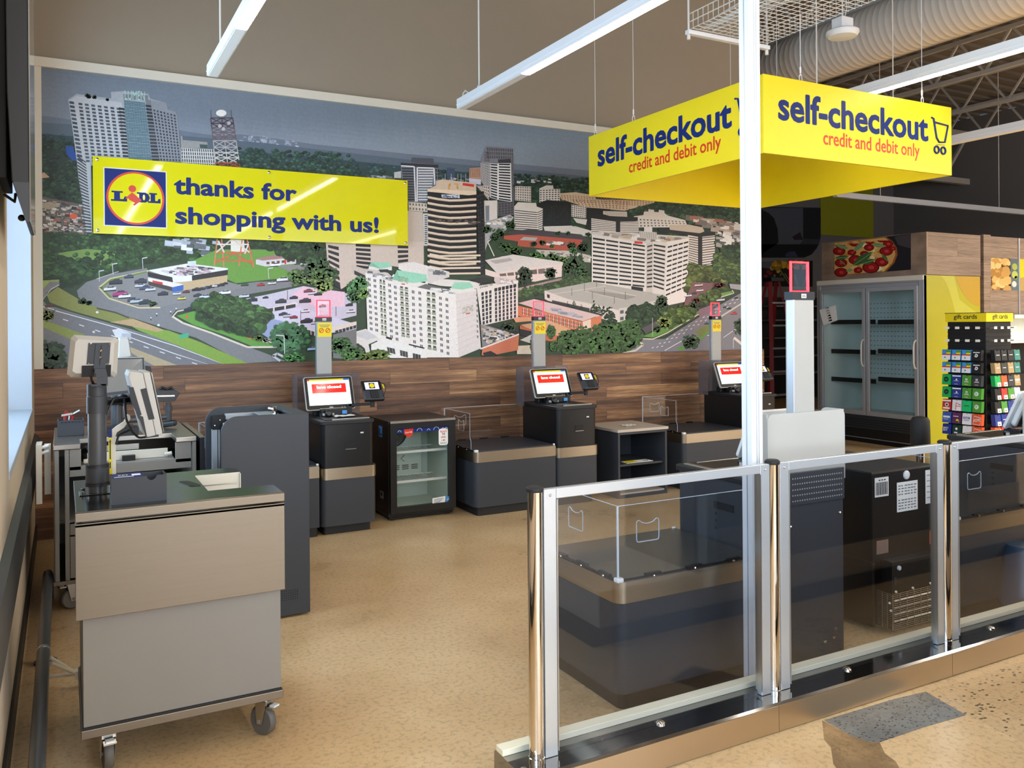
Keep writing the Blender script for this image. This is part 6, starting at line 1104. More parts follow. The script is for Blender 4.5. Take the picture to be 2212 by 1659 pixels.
for pts in ([(258, 858), (246, 860), (236, 880), (227, 912), (224, 930)], [(268, 862), (272, 905), (284, 932), (300, 946), (316, 944)], [(282, 928), (256, 940), (251, 960)]):
    Q = [at(x, y, Y=3.66) for x, y in pts]; path = []
    for i in range(len(Q) - 1):
        for k in range(4): path.append(Q[i].lerp(Q[i + 1], k / 4))
    path.append(Q[-1]); sm = [path[0]] + [(path[i - 1] + path[i] * 2 + path[i + 1]) / 4 for i in range(1, len(path) - 1)] + [path[-1]]
    MB().tube(sm, .0045, 6).build('cable', 'black_plastic', t, smooth=True)
# card box and strap gauge on the deck
p0 = at(236, 1092, Z=CT); bx0, bx1, by0, by1 = .152, .338, p0.y, p0.y + .10; bz = at(236, 1035, Y=by0).z
t = thing('card_box', 'dark grey box with a notch and a blue card on top, on the front cart', 'box', ((bx0 + bx1) / 2, by0 + .05, CT))
b = MB(); g = .008; nx = bx0 + .135; b.box(bx0, bx0 + g, by0, by1, CT, bz); b.box(bx1 - g, bx1, by0, by1, CT, bz); b.box(bx0 + g, bx1 - g, by1 - g, by1, CT, bz); b.box(bx0 + g, bx1 - g, by0 + g, by1 - g, CT, CT + .006)
arc = [(nx + .017 * math.cos(PI + k * PI / 8), bz + .017 * math.sin(PI + k * PI / 8)) for k in range(9)]; b.prism([(bx0 + g, by0, CT), (bx1 - g, by0, CT), (bx1 - g, by0, bz)] + [(x, by0, z) for x, z in arc[::-1]] + [(bx0 + g, by0, bz)], (0, g, 0)); b.build('box_shell', 'graphite_dark', t)
b = MB(); b.box(bx0 + .006, bx0 + .105, by0 + .002, by1 - .006, bz, bz + .002, 0); b.box(bx0 + .01, bx0 + .075, by0 + .006, by0 + .016, bz + .002, bz + .0026, 1); b.text('KEY', (bx0 + .025, by0 + .03, bz + .0028), (1, 0, 0), (0, 1, 0), .035, .03, 1, .02); b.box(bx0 + .07, bx0 + .10, by0 + .03, by0 + .06, bz + .002, bz + .0024, 2); b.build('blue_card', ['sign_blue', 'white_plastic', 'screen_lilac'], t)
yq = 3.70; P = lambda x, y: at(x, y, Y=yq)
t = thing('strap_gauge', 'bent beige measuring strap with yellow scale, standing behind the card box', 'gauge', P(246, 1055) * 1.0)
pts = [(244, 1056), (241, 960), (239, 938), (243, 928), (252, 921), (268, 911), (276, 895), (281, 897), (282, 905), (268, 924), (253, 934), (250, 942), (251, 1056)]
MB().prism([Vector((v.x, v.y, max(v.z, CT + .001))) for v in (P(*q) for q in pts)], (0, .022, 0)).build('strap', 'cream_trim', t, .001)
zb0, zb1 = P(241, 1030).z, P(240, 945).z; xs = P(241.5, 960).x; b = MB()
b.box(xs - .012, xs + .001, yq - .001, yq, zb0, zb1, 0); zz_ = lambda k: zb0 + (zb1 - zb0) * k
b.prism([(xs - .006 + dx, yq - .0015, zz_(h)) for dx, h in ((-.002, .45), (.002, .45), (.002, .88), (.004, .88), (0, .96), (-.004, .88), (-.002, .88))], (0, .0008, 0), 1); b.prism([(xs - .006 + dx, yq - .0015, zz_(h)) for dx, h in ((-.002, .22), (.002, .22), (.002, .38), (-.002, .38))], (0, .0008, 0), 1); b.ball((xs - .004, yq - .001, zz_(.04)), .006, 2, 10); b.box(xs - .012, xs + .001, yq - .0012, yq, zb1, zb1 + .03, 1); b.build('scale', ['label_yellow', 'sign_blue', 'sign_red'], t)

# rear cart
RY0, RY1, RX0, RX1, RT = 5.30, 6.25, -.05, .700, .948
t = thing('checkout_cart', 'rear wheeled checkout cart with open compartments, in front of the wood boards', 'checkout cart', (.31, 5.75, 0))
b = MB(); b.box(RX0, RX1, RY0 + .24, RY1, RT - .028, RT); b.box(RX0, .085, RY0, RY0 + .24, RT - .028, RT); b.box(.585, RX1, RY0, RY0 + .24, RT - .028, RT); b.build('deck', 'steel', t, .003)
b = MB()
for x in (RX0, RX0 + .05, RX1 - .03): b.box(x + .006, x + .028, RY0 + .005, RY0 + .05, .19, RT - .03)
b.box(RX0, RX0 + .02, RY0 + .05, RY1, .19, RT - .03); b.box(RX1 - .02, RX1, RY0 + .05, RY1, .19, RT - .03); b.box(RX0, RX1, RY1 - .02, RY1, .19, RT - .03); b.build('frame', 'cart_grey', t, .002)
b = MB(); b.box(RX0 + .08, .088, RY0 + .008, RY0 + .02, .80, RT - .03); b.box(.582, RX1 - .03, RY0 + .008, RY0 + .02, .80, RT - .03); b.box(RX0 + .08, RX1 - .03, RY0 + .008, RY0 + .02, .765, .822); b.build('upper_panel', 'cart_grey', t, .002)
b = MB(); b.box(.09, .58, RY0 + .03, RY0 + .24, .815, .825, 0); b.box(.12, .55, RY0 + .10, RY0 + .108, .826, .878, 1); b.box(.30, .37, RY0 + .05, RY0 + .09, .826, .856, 2); b.box(.16, .40, RY0 + .19, RY0 + .2, .87, .905, 3); b.cyl((.10, RY0 + .05, .84), (.14, RY0 + .05, .84), .014, 10, 1); b.cyl((.53, RY0 + .07, .845), (.57, RY0 + .07, .85), .011, 10, 1); b.tube([(.11, RY0 + .18, .83), (.10, RY0 + .17, .88), (.13, RY0 + .15, .90)], .02, 8, 2); b.build('drawer_mechanism', ['cart_grey', 'cream_trim', 'black_plastic', 'steel'], t, .002)
b = MB(); b.box(RX0 + .022, RX1 - .022, RY0 + .06, RY1 - .022, .50, .515, 0); b.box(RX0 + .022, RX1 - .022, RY1 - .04, RY1 - .022, .515, .76, 1); b.build('open_compartment', ['cart_grey', 'soft_black'], t)
b = MB(); b.box(RX0 + .08, RX1 - .03, RY0 + .008, RY0 + .02, .44, .50); b.box(RX0 + .08, RX1 - .03, RY0 + .008, RY0 + .02, .20, .43); b.build('lower_panel', 'cart_grey', t, .002)
MB().box(RX0 - .004, RX1 + .004, RY0, RY1, .168, .19).build('base_frame', 'apron_steel', t, .002)
for x, y in ((.03, 5.42), (.63, 5.42), (.03, 6.12), (.63, 6.12)): caster(t, x, y, .168, PI + .35, .058, 'cart_grey')
b = MB(); b.prism([(RX1 + .02, RY0 + .02, .3), (RX1 + .02, RY0 + .02, .935), (RX1 + .02, RY1 - .05, .935), (RX1 + .02, RY1 - .05, .3)], (.028, 0, 0)); b.build('end_panel', 'graphite_dark', t, .002); MB().box(RX1 + .018, RX1 + .05, RY0 + .018, RY1 - .05, .935, .940).build('panel_edge', 'steel', t)
b = MB(); b.box(RX0 - .085, RX0 - .055, 5.36, 5.39, .62, .945, 0); b.box(RX0 - .045, RX0 - .012, 5.42, 5.44, .66, .945, 0); b.box(RX0 - .085, RX0 - .055, 5.36, 5.52, .945, .95, 0)
for z in (.93, .90): b.cyl((RX0 - .06, 5.38, z), (RX0 - .02, 5.38, z + .01), .01, 8, 1)
b.build('folding_bracket', ['cream_trim', 'white_plastic'], t, .002)
# its poles and screens
YP = 5.85; P = lambda x, y, Y=YP: at(x, y, Y=Y)
b = MB(); b.lathe([(.034, RT), (.034, P(250, 850).z)], (P(252, 900).x, YP, 0), (0, 0, 1), 22); b.build('display_pole', 'pipe_grey', t, smooth=True)
def face_screen(cs, Y, nm, par, dep=.035):
    q = [at(*c, Y=Y) for c in cs]; q[0].y += .05; q[1].y += .05; b = MB(); b.prism(q, (0, dep, 0)); o = b.build(nm, 'silver_plastic', par, .004)
    c = sum(q, Vector()) / 4; n = (q[1] - q[0]).cross(q[3] - q[0]).normalized(); n = n if n.y < 0 else -n
    MB().prism([c + (p - c) * .975 + n * .002 for p in q], n * .002).build('bezel', 'graphite_dark', o); f = [c + (p - c) * k for p, k in zip(q, (.90, .90, .82, .82))]; MB().prism([p + n * .0045 for p in f], n * .001).build('screen', 'screen_off', o); return o
face_screen(((226, 774), (313, 772), (318, 846), (222, 857)), 5.8, 'cashier_display', t)
b = MB(); b.box(P(230, 870).x, P(292, 870).x, 5.78, 5.90, P(250, 873).z, P(250, 858).z); b.build('display_base', 'soft_black', t, .008)
so2, c = back_screen(((256, 727), (279, 728), (286, 775), (254, 778)), 6.0, .04, par=t); MB().cyl(c + Vector((0, .02, 0)), (c.x, 6.0, RT), .012, 10).build('display_stalk', 'pipe_grey', t)
b = MB(); b.prism([P(*q, 5.9) for q in ((314, 790), (326, 792), (330, 828), (318, 832))], (0, .03, 0), 0); b.ball(P(323, 811, 5.895), .011, 1, 10); b.build('scanner_rest', ['graphite_dark', 'white_plastic'], t, .004)
b = MB(); q = P(360, 856, 5.9); b.prism([P(*k, 5.82) for k in ((330, 848), (332, 843), (378, 843), (389, 849), (378, 866), (366, 868), (331, 868))], (0, .12, 0), 0); b.prism([P(*k, 5.818) for k in ((331, 854), (378, 853), (378, 857), (331, 858))], (0, .01, 0), 1); b.tube([P(344, 843, 5.88), P(350, 837, 5.88), P(360, 841, 5.88), P(370, 837, 5.88), P(374, 843, 5.88)], .01, 8, 0); b.build('card_terminal', ['black_plastic', 'steel'], t, .004)
b = MB(); s = P(364, 870, 5.88); b.cyl(s, (s.x, s.y, P(364, 878, 5.88).z), .018, 14); b.cyl((s.x, s.y, P(364, 878, 5.88).z), (s.x, s.y, P(364, 888, 5.88).z), .025, 16); b.cyl((s.x, s.y, P(364, 888, 5.88).z), (s.x, s.y, P(364, 912, 5.88).z), .019, 14); b.tube([(s.x, s.y, P(364, 900, 5.88).z), (s.x - .1, s.y, P(364, 902, 5.88).z), (P(252, 900).x, YP, P(364, 902, 5.88).z)], .016, 10); b.build('terminal_arm', 'pipe_grey', t, smooth=True)
# things on the rear cart
def on(x, Y): return at(x, 930, Y=Y).x
gx0, gx1, gy = on(124, 5.72), on(182, 5.72), 5.72; gz = at(150, 908, Y=gy).z
t = thing('tool_box', 'small open grey box holding loose tools, on the rear cart by the window', 'box', ((gx0 + gx1) / 2, gy + .07, RT)); b = MB(); g = .008
b.box(gx0, gx1, gy, gy + g, RT, gz); b.box(gx0, gx1, gy + .13, gy + .138, RT, gz); b.box(gx0, gx0 + g, gy + g, gy + .13, RT, gz); b.box(gx1 - g, gx1, gy + g, gy + .13, RT, gz); b.box(gx0 + g, gx1 - g, gy + g, gy + .13, RT, RT + .006); b.build('box_shell', 'graphite', t, .002); b = MB()
for k in range(9): b.box(gx0 + .02 + k * .018, gx0 + .032 + k * .018, gy - .001, gy, gz - .016, gz - .006)
b.build('slot_marks', 'soft_black', t)
b = MB(); cx = (gx0 + gx1) / 2; b.tube([(cx - .02, gy + .07, RT + .01), (cx - .005, gy + .07, gz + .02), (cx + .05, gy + .07, gz + .05)], .007, 8, 1); b.tube([(cx - .03, gy + .07, RT + .01), (cx - .03, gy + .07, gz + .03)], .010, 8, 0); b.tube([(cx - .012, gy + .07, RT + .01), (cx + .012, gy + .07, gz + .01), (cx - .03, gy + .07, gz + .05)], .009, 8, 0); b.obox((cx - .02, gy + .07, gz + .03), (.03, 0, .004), (0, .012, 0), (0, 0, .006), 1); o = b.build('pliers', ['tool_red', 'steel']); tag(settle(o), 'red handled pliers sticking out of the small grey tool box', 'tool')
b = MB(); b.box(on(225, 5.6), on(300, 5.6), 5.6, 5.74, RT, RT + .04, 0); b.box(on(230, 5.6), on(290, 5.6), 5.62, 5.73, RT + .04, RT + .05, 1); b.box(on(232, 5.6), on(262, 5.6), 5.598, 5.6, RT + .012, RT + .026, 1); o = b.build('receipt_printer', ['soft_black', 'black_plastic'], None, .006); tag(settle(o), 'black receipt printer on the rear cart below its screen', 'printer')
b = MB(); u = on(190, 5.62); b.prism([(u, 5.60, RT), (u + .10, 5.60, RT), (u + .10, 5.60, RT + .03), (u + .02, 5.60, RT + .022), (u, 5.60, RT + .006)], (0, .16, 0), 0); b.prism([(u + .005, 5.605, RT + .0245), (u + .095, 5.605, RT + .032), (u + .095, 5.75, RT + .05), (u + .03, 5.75, RT + .044)], (0, 0, .003), 1); o = b.build('keyboard', ['soft_black', 'sky_card']); tag(settle(o), 'black keypad with pale key field on the rear cart beside the grey pole', 'keyboard')
b = MB(); s = Vector((on(352, 5.85), 5.85, RT + .022)); b.cyl(s, s + Vector((.07, -.04, .012)), .020, 14); b.cyl(s + Vector((.07, -.04, .012)), s + Vector((.075, -.043, .013)), .016, 14, 1); b.obox(s + Vector((-.03, .02, -.008)), (.04, -.01, 0), (.004, .014, 0), (0, 0, .012)); o = b.build('hand_scanner', ['black_plastic', 'graphite']); tag(settle(o), 'black hand scanner lying on the rear cart under the card terminal', 'scanner')

# ================================================================ dark cabinet with rounded side panels
KY0, KY1 = 4.65, 5.26; kx0, kx1 = at(478, 960, Y=KY0).x, at(668, 1000, Y=KY0).x; kz = at(640, 893, Y=KY0).z
t = thing('exit_reader', 'tall dark grey double-panel unit with rounded top corners behind the front cart', 'gate unit', ((kx0 + kx1) / 2, (KY0 + KY1) / 2, 0))
for y, dx in ((KY0, 0), (KY1 - .025, .005)):
    pts = roundrect(kx0 + dx, kx1, .012, kz, .085, 8, 'tl'); MB().prism([(x, y, z) for x, z in pts], (0, .025, 0)).build('side_panel', 'graphite', t, .003)
b = MB(); b.box(kx1 - .012, kx1, KY0 + .025, KY1 - .025, .012, kz); b.box(kx1 - .09, kx1 - .012, KY0 + .025, KY1 - .025, kz - .012, kz); b.build('end_panel', 'graphite', t, .002)
for q in ((kx0 + .11, kx1 - .10, KY1 - .07, KY1 - .03, kz - .07, kz - .035), (kx0 + .035, kx0 + .065, KY1 - .07, KY1 - .03, .06, kz - .12), (kx0 + .068, kx0 + .08, KY1 - .065, KY1 - .03, .06, kz - .12), (kx0 + .035, kx0 + .065, KY0 + .03, KY0 + .07, .06, kz - .12)): MB().box(*q).build('inner_rail', 'alu', t, .002)
b = MB(); b.box(kx0 + .035, kx0 + .11, KY1 - .075, KY1 - .03, kz - .125, kz - .045, 0)
for k in (0, 1): b.ball((kx0 + .05 + k * .03, KY1 - .077, kz - .10 + k * .03), .006, 1, 8)
b.build('corner_bracket', ['black_plastic', 'chrome'], t, .008)
b = MB(); b.box(kx0 + .085, kx0 + .12, KY0 + .10, KY1 - .12, kz - .32, kz - .08); b.build('sensor_bar', 'silver_plastic', t, .008)
b = MB(); b.box(kx1 - .20, kx1 - .09, KY0 + .1, KY1 - .1, kz - .035, kz - .03, 0); b.cyl((kx1 - .12, KY0 + .3, kz - .03), (kx1 - .12, KY0 + .3, kz + .015), .014, 12, 1); b.cyl((kx1 - .12, KY0 + .3, kz + .0), (kx1 - .16, KY0 + .3, kz + .01), .008, 10, 1); b.build('hinge_latch', ['alu', 'chrome'], t)
b = MB(); b.box(kx0 + .13, kx1 - .02, KY0 + .03, KY1 - .03, .05, kz - .35); b.build('inner_housing', 'soft_black', t); b = MB(); b.box(kx0 + .02, kx1 - .01, KY0 + .04, KY1 - .04, 0, .06); b.build('foot', 'soft_black', t)
b = MB()
for i in range(8):
    for j in range(5): b.lathe([(.003, 0), (.003, .0008)], (kx1 - .155 + i * .012, KY0 - .0004, .10 + j * .012), (0, -1, 0), 6)
b.build('speaker_holes', 'black_matte', t)

# guard pipe along the window wall, bracket behind the front cart
b = MB(); xg = -.082; b.tube([(xg, -2.5, .19), (xg, 5.35, .19), (xg, 5.52, .185), (xg, 5.62, .15), (xg, 5.66, .08), (xg, 5.66, .002)], .026, 16, 0); b.lathe([(.028, -.012), (.028, .012)], (xg, 4.2, .19), (0, 1, 0), 24, 1); b.lathe([(.028, -.012), (.028, .012)], (xg, 1.8, .19), (0, 1, 0), 24, 1)
t = thing('guard_rail', 'dark steel cart guard pipe running low along the window wall', 'guard rail', (xg, 1.5, 0)); b.build('pipe', ['pipe_grey', 'steel'], t, smooth=True)
for y in (-2, 1.0, 4.6): MB().cyl((xg, y, 0), (xg, y, .17), .022, 12).lathe([(.05, 0), (.05, .01)], (xg, y, 0), (0, 0, 1), 18).build('post', 'pipe_grey', t, smooth=True)
b = MB(); s = at(167, 1456, Z=.06)
for x, y, z in ((108, 1420, .19), (110, 1432, .17), (104, 1462, .05)): b.cyl(at(x, y, Z=z), s, .008, 8)
b.obox(s + Vector((.025, 0, 0)), (.035, 0, 0), (0, .02, 0), (0, 0, .018)); b.box(s.x + .03, s.x + .05, s.y - .01, s.y + .01, 0, s.z); b.tube([at(104, 1462, Z=.05), at(100, 1462, Z=.0)], .008, 8)
o = b.build('wire_stand', 'cream_trim'); tag(settle(o), 'small three-rod grey stand on the floor between guard pipe and front cart', 'stand')
# ================================================================ glass-door freezer block
FX = 9.3; f7 = lambda x, y: at(1580 + x / 3.456, 480 + y / 3.456, X=FX)
c = f7(1437, 393); FYa = c.y; FYb = f7(640, 450).y; FZ = f7(1437, 393).z; FXb = at(2117, 600, Y=FYa).x
t = thing('glass_door_freezer', 'empty two-door glass freezer with lime yellow side panel', 'freezer', (FX + .4, (FYa + FYb) / 2, 0))
z_of = lambda y, x=1000: f7(x, y).z
zt0, zd1, zd0, zg1 = f7(1000, 455).z, f7(1000, 492).z, f7(1000, 1440).z, f7(1000, 1455).z
b = MB(); b.box(FX + .02, FX + .95, FYa + .03, FYa + .06, .06, FZ); b.box(FX + .02, FX + .95, FYb - .04, FYb, .06, FZ); b.box(FX + .9, FX + .95, FYa + .06, FYb - .04, .06, FZ); b.box(FX + .02, FX + .95, FYa + .03, FYb, FZ - .1, FZ); b.box(FX + .02, FX + .95, FYa + .03, FYb, .06, zd0 - .02); b.build('cabinet_shell', 'freezer_grey', t)
b = MB(); b.box(FX + .80, FX + .9, FYa + .06, FYb - .04, zd0 - .02, FZ - .1); b.box(FX + .06, FX + .8, FYa + .061, FYa + .075, zd0, FZ - .1); b.box(FX + .06, FX + .8, FYb - .055, FYb - .041, zd0, FZ - .1); b.box(FX + .06, FX + .8, FYa + .075, FYb - .055, zd0 - .019, zd0); b.box(FX + .06, FX + .8, FYa + .075, FYb - .055, FZ - .115, FZ - .101); b.build('liner', 'freezer_liner', t)
b = MB()
for j in range(16):
    z = zd0 + .5 + j * .065
    for i in range(26): y = FYa + .12 + i * (FYb - FYa - .26) / 25; b.box(FX + .7985, FX + .80, y, y + .022, z, z + .01)
b.build('perforation', 'cart_grey', t)
ym = f7(1010, 800).y
for a, e in ((FYa + .08, ym - .02), (ym + .02, FYb - .07)):
    for yc in (745, 970, 1185):
        z = f7(1200 if a < ym - .1 else 870, yc).z; b = MB(); b.box(FX + .20, FX + .78, a, e, z - .012, z + .0, 0); b.box(FX + .19, FX + .20, a, e, z - .03, z + .03, 1); b.build('shelf', ['freezer_liner', 'shelf_black'], t)
b = MB(); b.box(FX - .012, FX + .05, FYa + .0, FYb + .005, zt0, FZ + .004, 0); b.box(FX - .006, FX + .05, FYa, FYb + .005, zt0 - .02, zt0, 1); b.build('top_fascia', ['freezer_cream', 'freezer_grey'], t, .01)
b = MB(); b.box(FX - .004, FX + .05, FYa + .0, FYa + .07, .08, FZ); b.box(FX - .004, FX + .05, FYb - .06, FYb + .005, .08, FZ); b.box(FX + .004, FX + .05, FYa + .07, FYb - .06, zd1, zt0 - .02); b.build('door_surround', 'freezer_grey', t, .004)
dz0, dz1 = zd0, zd1
for k, (a, e) in enumerate(((FYa + .075, ym - .008), (ym + .008, FYb - .065))):
    b = MB(); frame(b, [(a, dz0), (e, dz0), (e, dz1), (a, dz1)], [(a + .045, dz0 + .06), (e - .045, dz0 + .06), (e - .045, dz1 - .05), (a + .045, dz1 - .05)], FX - .03, FX + .004, 0, 'x'); dr = b.build('door', 'freezer_grey', t, .003)
    MB().box(FX - .016, FX - .010, a + .044, e - .044, dz0 + .059, dz1 - .049).build('door_glass', 'freezer_glass', dr)
    ye = a + .022; za, zb = (f7(985, 1075).z, f7(985, 875).z); b = MB(); b.tube([(FX - .03, ye, za), (FX - .06, ye, za + .02), (FX - .075, ye, za + .07), (FX - .075, ye, zb - .07), (FX - .06, ye, zb - .02), (FX - .03, ye, zb)], .012, 10); b.build('handle', 'silver_plastic', dr, smooth=True)
b = MB(); b.box(FX - .02, FX + .04, FYa + .02, FYb, .20, zd0 - .01, 0)
for k in range(4): b.box(FX - .024, FX - .02, FYa + .03, FYb - .01, .22 + k * .03, .228 + k * .03, 1)
b.box(FX + .06, FX + .9, FYa + .05, FYb - .05, 0, .06, 1); b.box(FX + .0, FX + .03, FYa + .03, FYb - .02, .075, .19, 2); b.build('kick_panel', ['graphite_dark', 'black_matte', 'soft_black'], t, .002)
b = MB(); b.box(FX, FXb, FYa, FYa + .028, .02, FZ, 0); y = FYa - .0012; Wp = FXb - FX
b.poly([(FX + Wp * (.55 + .45 * k / 10), y, FZ - .02 - (FZ - .02) * (.0 + .17 * math.sin(k / 10 * 1.57) ** .8) if k else FZ - .001) for k in range(11)] + [(FXb - .001, y, FZ - .001)], 1)
b.poly([(FX + Wp * (.25 + .3 * k / 12), y + .0006, FZ - .001 - .50 * (k / 12) ** 2) for k in range(13)] + [(FXb - .001, y + .0006, FZ - .9)] + [(FXb - .001, y + .0006, FZ - .55)] + [(FX + Wp * (.62 + .38 * k / 8), y + .0006, FZ - .30 - .2 * k / 8) for k in range(8)][::-1] + [(FX + Wp * .52, y + .0006, FZ - .001)], 2)
b.build('side_panel', ['lime_panel', 'amber_print', 'pale_lime'], t, norm=False)
b = MB(); q = [f7(672, 655), f7(793, 620), f7(808, 732), f7(702, 770)]; q = [p + Vector((-.04, 0, 0)) for p in q]; b.poly(q, 0); ctr = sum(q, Vector()) / 4; ux = (q[1] - q[0]).normalized(); uz = (q[0] - q[3]).normalized()
for k in range(6): p = ctr + uz * (.10 - k * .035) + ux * .0; b.poly([p + Vector((-.001, 0, 0)) + ux * a + uz * h for a, h in ((-.03, -.011), (.03, -.011), (.03, .011), (-.03, .011))], 1 if k < 4 else 2)
o = b.build('paper_notice', ['paper', 'tool_red', 'ink_black'], norm=False); o.modifiers.new('thickness', 'SOLIDIFY').thickness = .001; tag(settle(o), 'white paper taped askew to the freezer door', 'notice')
# wood bulkhead with food prints
BX = FX + .06; p0 = f7(1465, 70); BZ1 = at(2004, 500, X=BX).z; by0 = at(2004, 560, X=BX).y; by1 = at(1775, 560, X=BX).y
t = thing('wood_bulkhead', 'pale wood bulkhead above the freezer carrying the pizza print', 'bulkhead', (BX + .6, (by0 + by1) / 2, FZ + .005)); by0 = FYa + .005
MB().box(BX, BX + .03, by0, by1, FZ + .006, BZ1).build('front_board', 'oak_laminate_side', t); MB().box(BX + .03, FXb + .02, by0, by0 + .03, FZ + .006, BZ1).build('end_board', 'oak_laminate', t)
INK = MB(); pz = lambda x, y, d=0: at(1780 + x / 5.12, 400 + y / 5.12, X=BX) + Vector((-.002 - d * .0004, 0, 0))
INK.ink = col((38, 36, 40)); INK.poly([pz(118, 640), pz(962, 535), pz(962, 935), pz(118, 1000)]); INK.ink = col((66, 62, 66)); INK.poly([pz(780, 570, 1), pz(962, 540, 1), pz(962, 700, 1), pz(820, 660, 1)])
INK.ink = col((150, 84, 44)); edge = [(118, 640), (400, 605), (690, 572), (760, 620), (805, 690), (815, 770), (780, 860), (690, 955), (400, 980), (118, 1000)]; INK.poly([pz(*q, 2) for q in edge]); INK.ink = col((206, 160, 92)); INK.poly([pz(118 + (x - 118) * .965, 790 + (y - 790) * (.97 if x > 150 else 1), 3) for x, y in edge])
dd = 4
for i in range(70):
    x, y = random.uniform(130, 740), random.uniform(610, 980)
    if not inside((x, y), [(a * .95 + 10, 790 + (q - 790) * .92) for a, q in edge]): continue
    INK.ink = col(random.choice([(232, 206, 140), (226, 184, 104), (190, 120, 60), (240, 226, 190)])); n = 8; r = random.uniform(14, 34); INK.poly([pz(x + r * math.cos(k * PI / 4) * random.uniform(.6, 1.2), y + r * .7 * math.sin(k * PI / 4), 4 + i * .01) for k in range(n)])
for i, (x, y, r) in enumerate(((180, 650, 50), (340, 640, 46), (510, 620, 40), (640, 595, 46), (170, 730, 56), (310, 745, 40), (500, 690, 46), (710, 650, 46), (690, 730, 60), (190, 860, 56), (350, 825, 62), (640, 850, 60), (520, 910, 76), (190, 965, 60), (380, 940, 40), (450, 760, 40), (760, 700, 30))):
    r *= 1.25
    for s, c_ in ((1, (96, 22, 18)), (.84, (150, 28, 28)), (.34, (186, 66, 56))): INK.ink = col(c_); INK.poly([pz(x + r * s * math.cos(k * PI / 8) + (6 if s < .5 else 0), max(y + r * .68 * s * math.sin(k * PI / 8), 606 + (690 - x) * .11 if x < 690 else 0), 5 + i * .05 + (1 - s) * .04) for k in range(16)])
for i, (x0, y0, x1, y1, w) in enumerate(((320, 890, 545, 735, 44), (330, 730, 460, 615, 26), (640, 760, 710, 840, 20), (130, 660, 280, 705, 22), (120, 810, 280, 790, 24), (530, 655, 690, 675, 22), (420, 870, 575, 820, 26), (250, 950, 330, 930, 16), (180, 830, 240, 880, 10))):
    dx, dy = x1 - x0, y1 - y0; l = math.hypot(dx, dy); nx, ny = -dy / l, dx / l; prof = ((0, 0), (.2, .7), (.45, 1), (.7, .8), (1, 0)); INK.ink = col((62, 96, 54) if i % 2 == 0 else (110, 140, 96)); INK.poly([pz(x0 + dx * a + nx * w * h, y0 + dy * a + ny * w * h, 7 + i * .05) for a, h in prof] + [pz(x0 + dx * a - nx * w * h, y0 + dy * a - ny * w * h, 7 + i * .05) for a, h in prof[::-1][1:-1]]); INK.ink = col((150, 176, 120)); INK.poly([pz(x0, y0, 7.03 + i * .05), pz(x1, y1, 7.03 + i * .05), pz(x1, y1 + 5, 7.03 + i * .05), pz(x0, y0 + 5, 7.03 + i * .05)])
INK.build('pizza_print', 'printed_gloss', t, norm=False)
# wood wall further right with chips print and shelf
RY = FYa + .22; p = lambda x, y: at(1780 + x / 5.12, 400 + y / 5.12, Y=RY)
wx0 = p(1735, 600).x; wz1 = p(1800, 562).z; wz0 = at(2195, 688, Y=RY).z
t = thing('wood_wall_panel', 'pale wood wall panel with potato chips print, right of the freezer', 'wall panel', ((wx0 + XR) / 2, RY + .05, wz0))
MB().box(wx0, wx0 + 4.2, RY, RY + .03, wz0 + .06, wz1).build('board', 'oak_laminate', t); xb = p(1805, 700).x
MB().box(wx0 - .02, xb, RY - .05, RY - .001, wz0 - .4, wz1 + .01).build('corner_post', 'oak_laminate', t, .003)
xs = p(2145, 700).x; MB().box(xs, xs + .025, RY - .012, RY - .001, wz0 + .06, wz1).build('metal_strip', 'alu', t, .002)
MB().box(xb + .02, wx0 + 4.2, RY - .35, RY + .02, wz0, wz0 + .05).build('light_canopy', 'white_paint', t, .003)
INK = MB(); d = 0
a0, a1, z1, z0 = xb + .002, xs - .001, p(1900, 805).z, p(1900, 1160).z
def ck(u, v, k=0): return Vector((a0 + (a1 - a0) * u, RY - .002 - k * .0003, z1 + (z0 - z1) * v))
INK.ink = col((96, 74, 46)); INK.poly([ck(0, 0), ck(.74, 0), ck(.74, 1), ck(0, 1)]); INK.ink = col((96, 108, 116)); INK.poly([ck(.74, 0), ck(1, 0), ck(1, 1), ck(.66, 1)])
for i in range(46):
    u, v = random.uniform(.02, .68), random.uniform(.03, .97); r = random.uniform(.07, .17); ph = random.random() * 6; INK.ink = col(random.choice([(206, 170, 104), (190, 148, 84), (220, 190, 128), (170, 126, 66)])); INK.poly([ck(min(.76, max(0, u + r * math.cos(ph + k * PI / 5) * random.uniform(.7, 1.2))), min(1, max(0, v + r * .9 * math.sin(ph + k * PI / 5))), 1 + i * .04) for k in range(10)])
for u, v, r, c_ in ((.88, .25, .09, (160, 176, 84)), (.88, .5, .10, (176, 190, 96)), (.92, .6, .05, (120, 140, 60)), (.86, .8, .08, (206, 206, 196))): INK.ink = col(c_); INK.poly([ck(u + r * math.cos(k * PI / 8), v + r * 1.2 * math.sin(k * PI / 8), 4) for k in range(16)])
INK.ink = col((214, 196, 40)); INK.poly([Vector((xs + .03, RY - .002, z1)), Vector((xs + .5, RY - .002, z1)), Vector((xs + .5, RY - .002, z1 + (z0 - z1) * .5)), Vector((xs + .03, RY - .002, z1 + (z0 - z1) * .6))]); INK.ink = col((176, 150, 90)); INK.poly([Vector((xs + .03, RY - .002, z1 + (z0 - z1) * .6)), Vector((xs + .5, RY - .002, z1 + (z0 - z1) * .5)), Vector((xs + .5, RY - .002, z0)), Vector((xs + .03, RY - .002, z0))])
INK.build('chips_print', 'printed_gloss', t, norm=False); INK = None
t = thing('wall_shelving', 'empty dark shelf bay under the wood wall panel behind the gift cards', 'shelving', (wx0 + 2.2, RY + .2, 0))
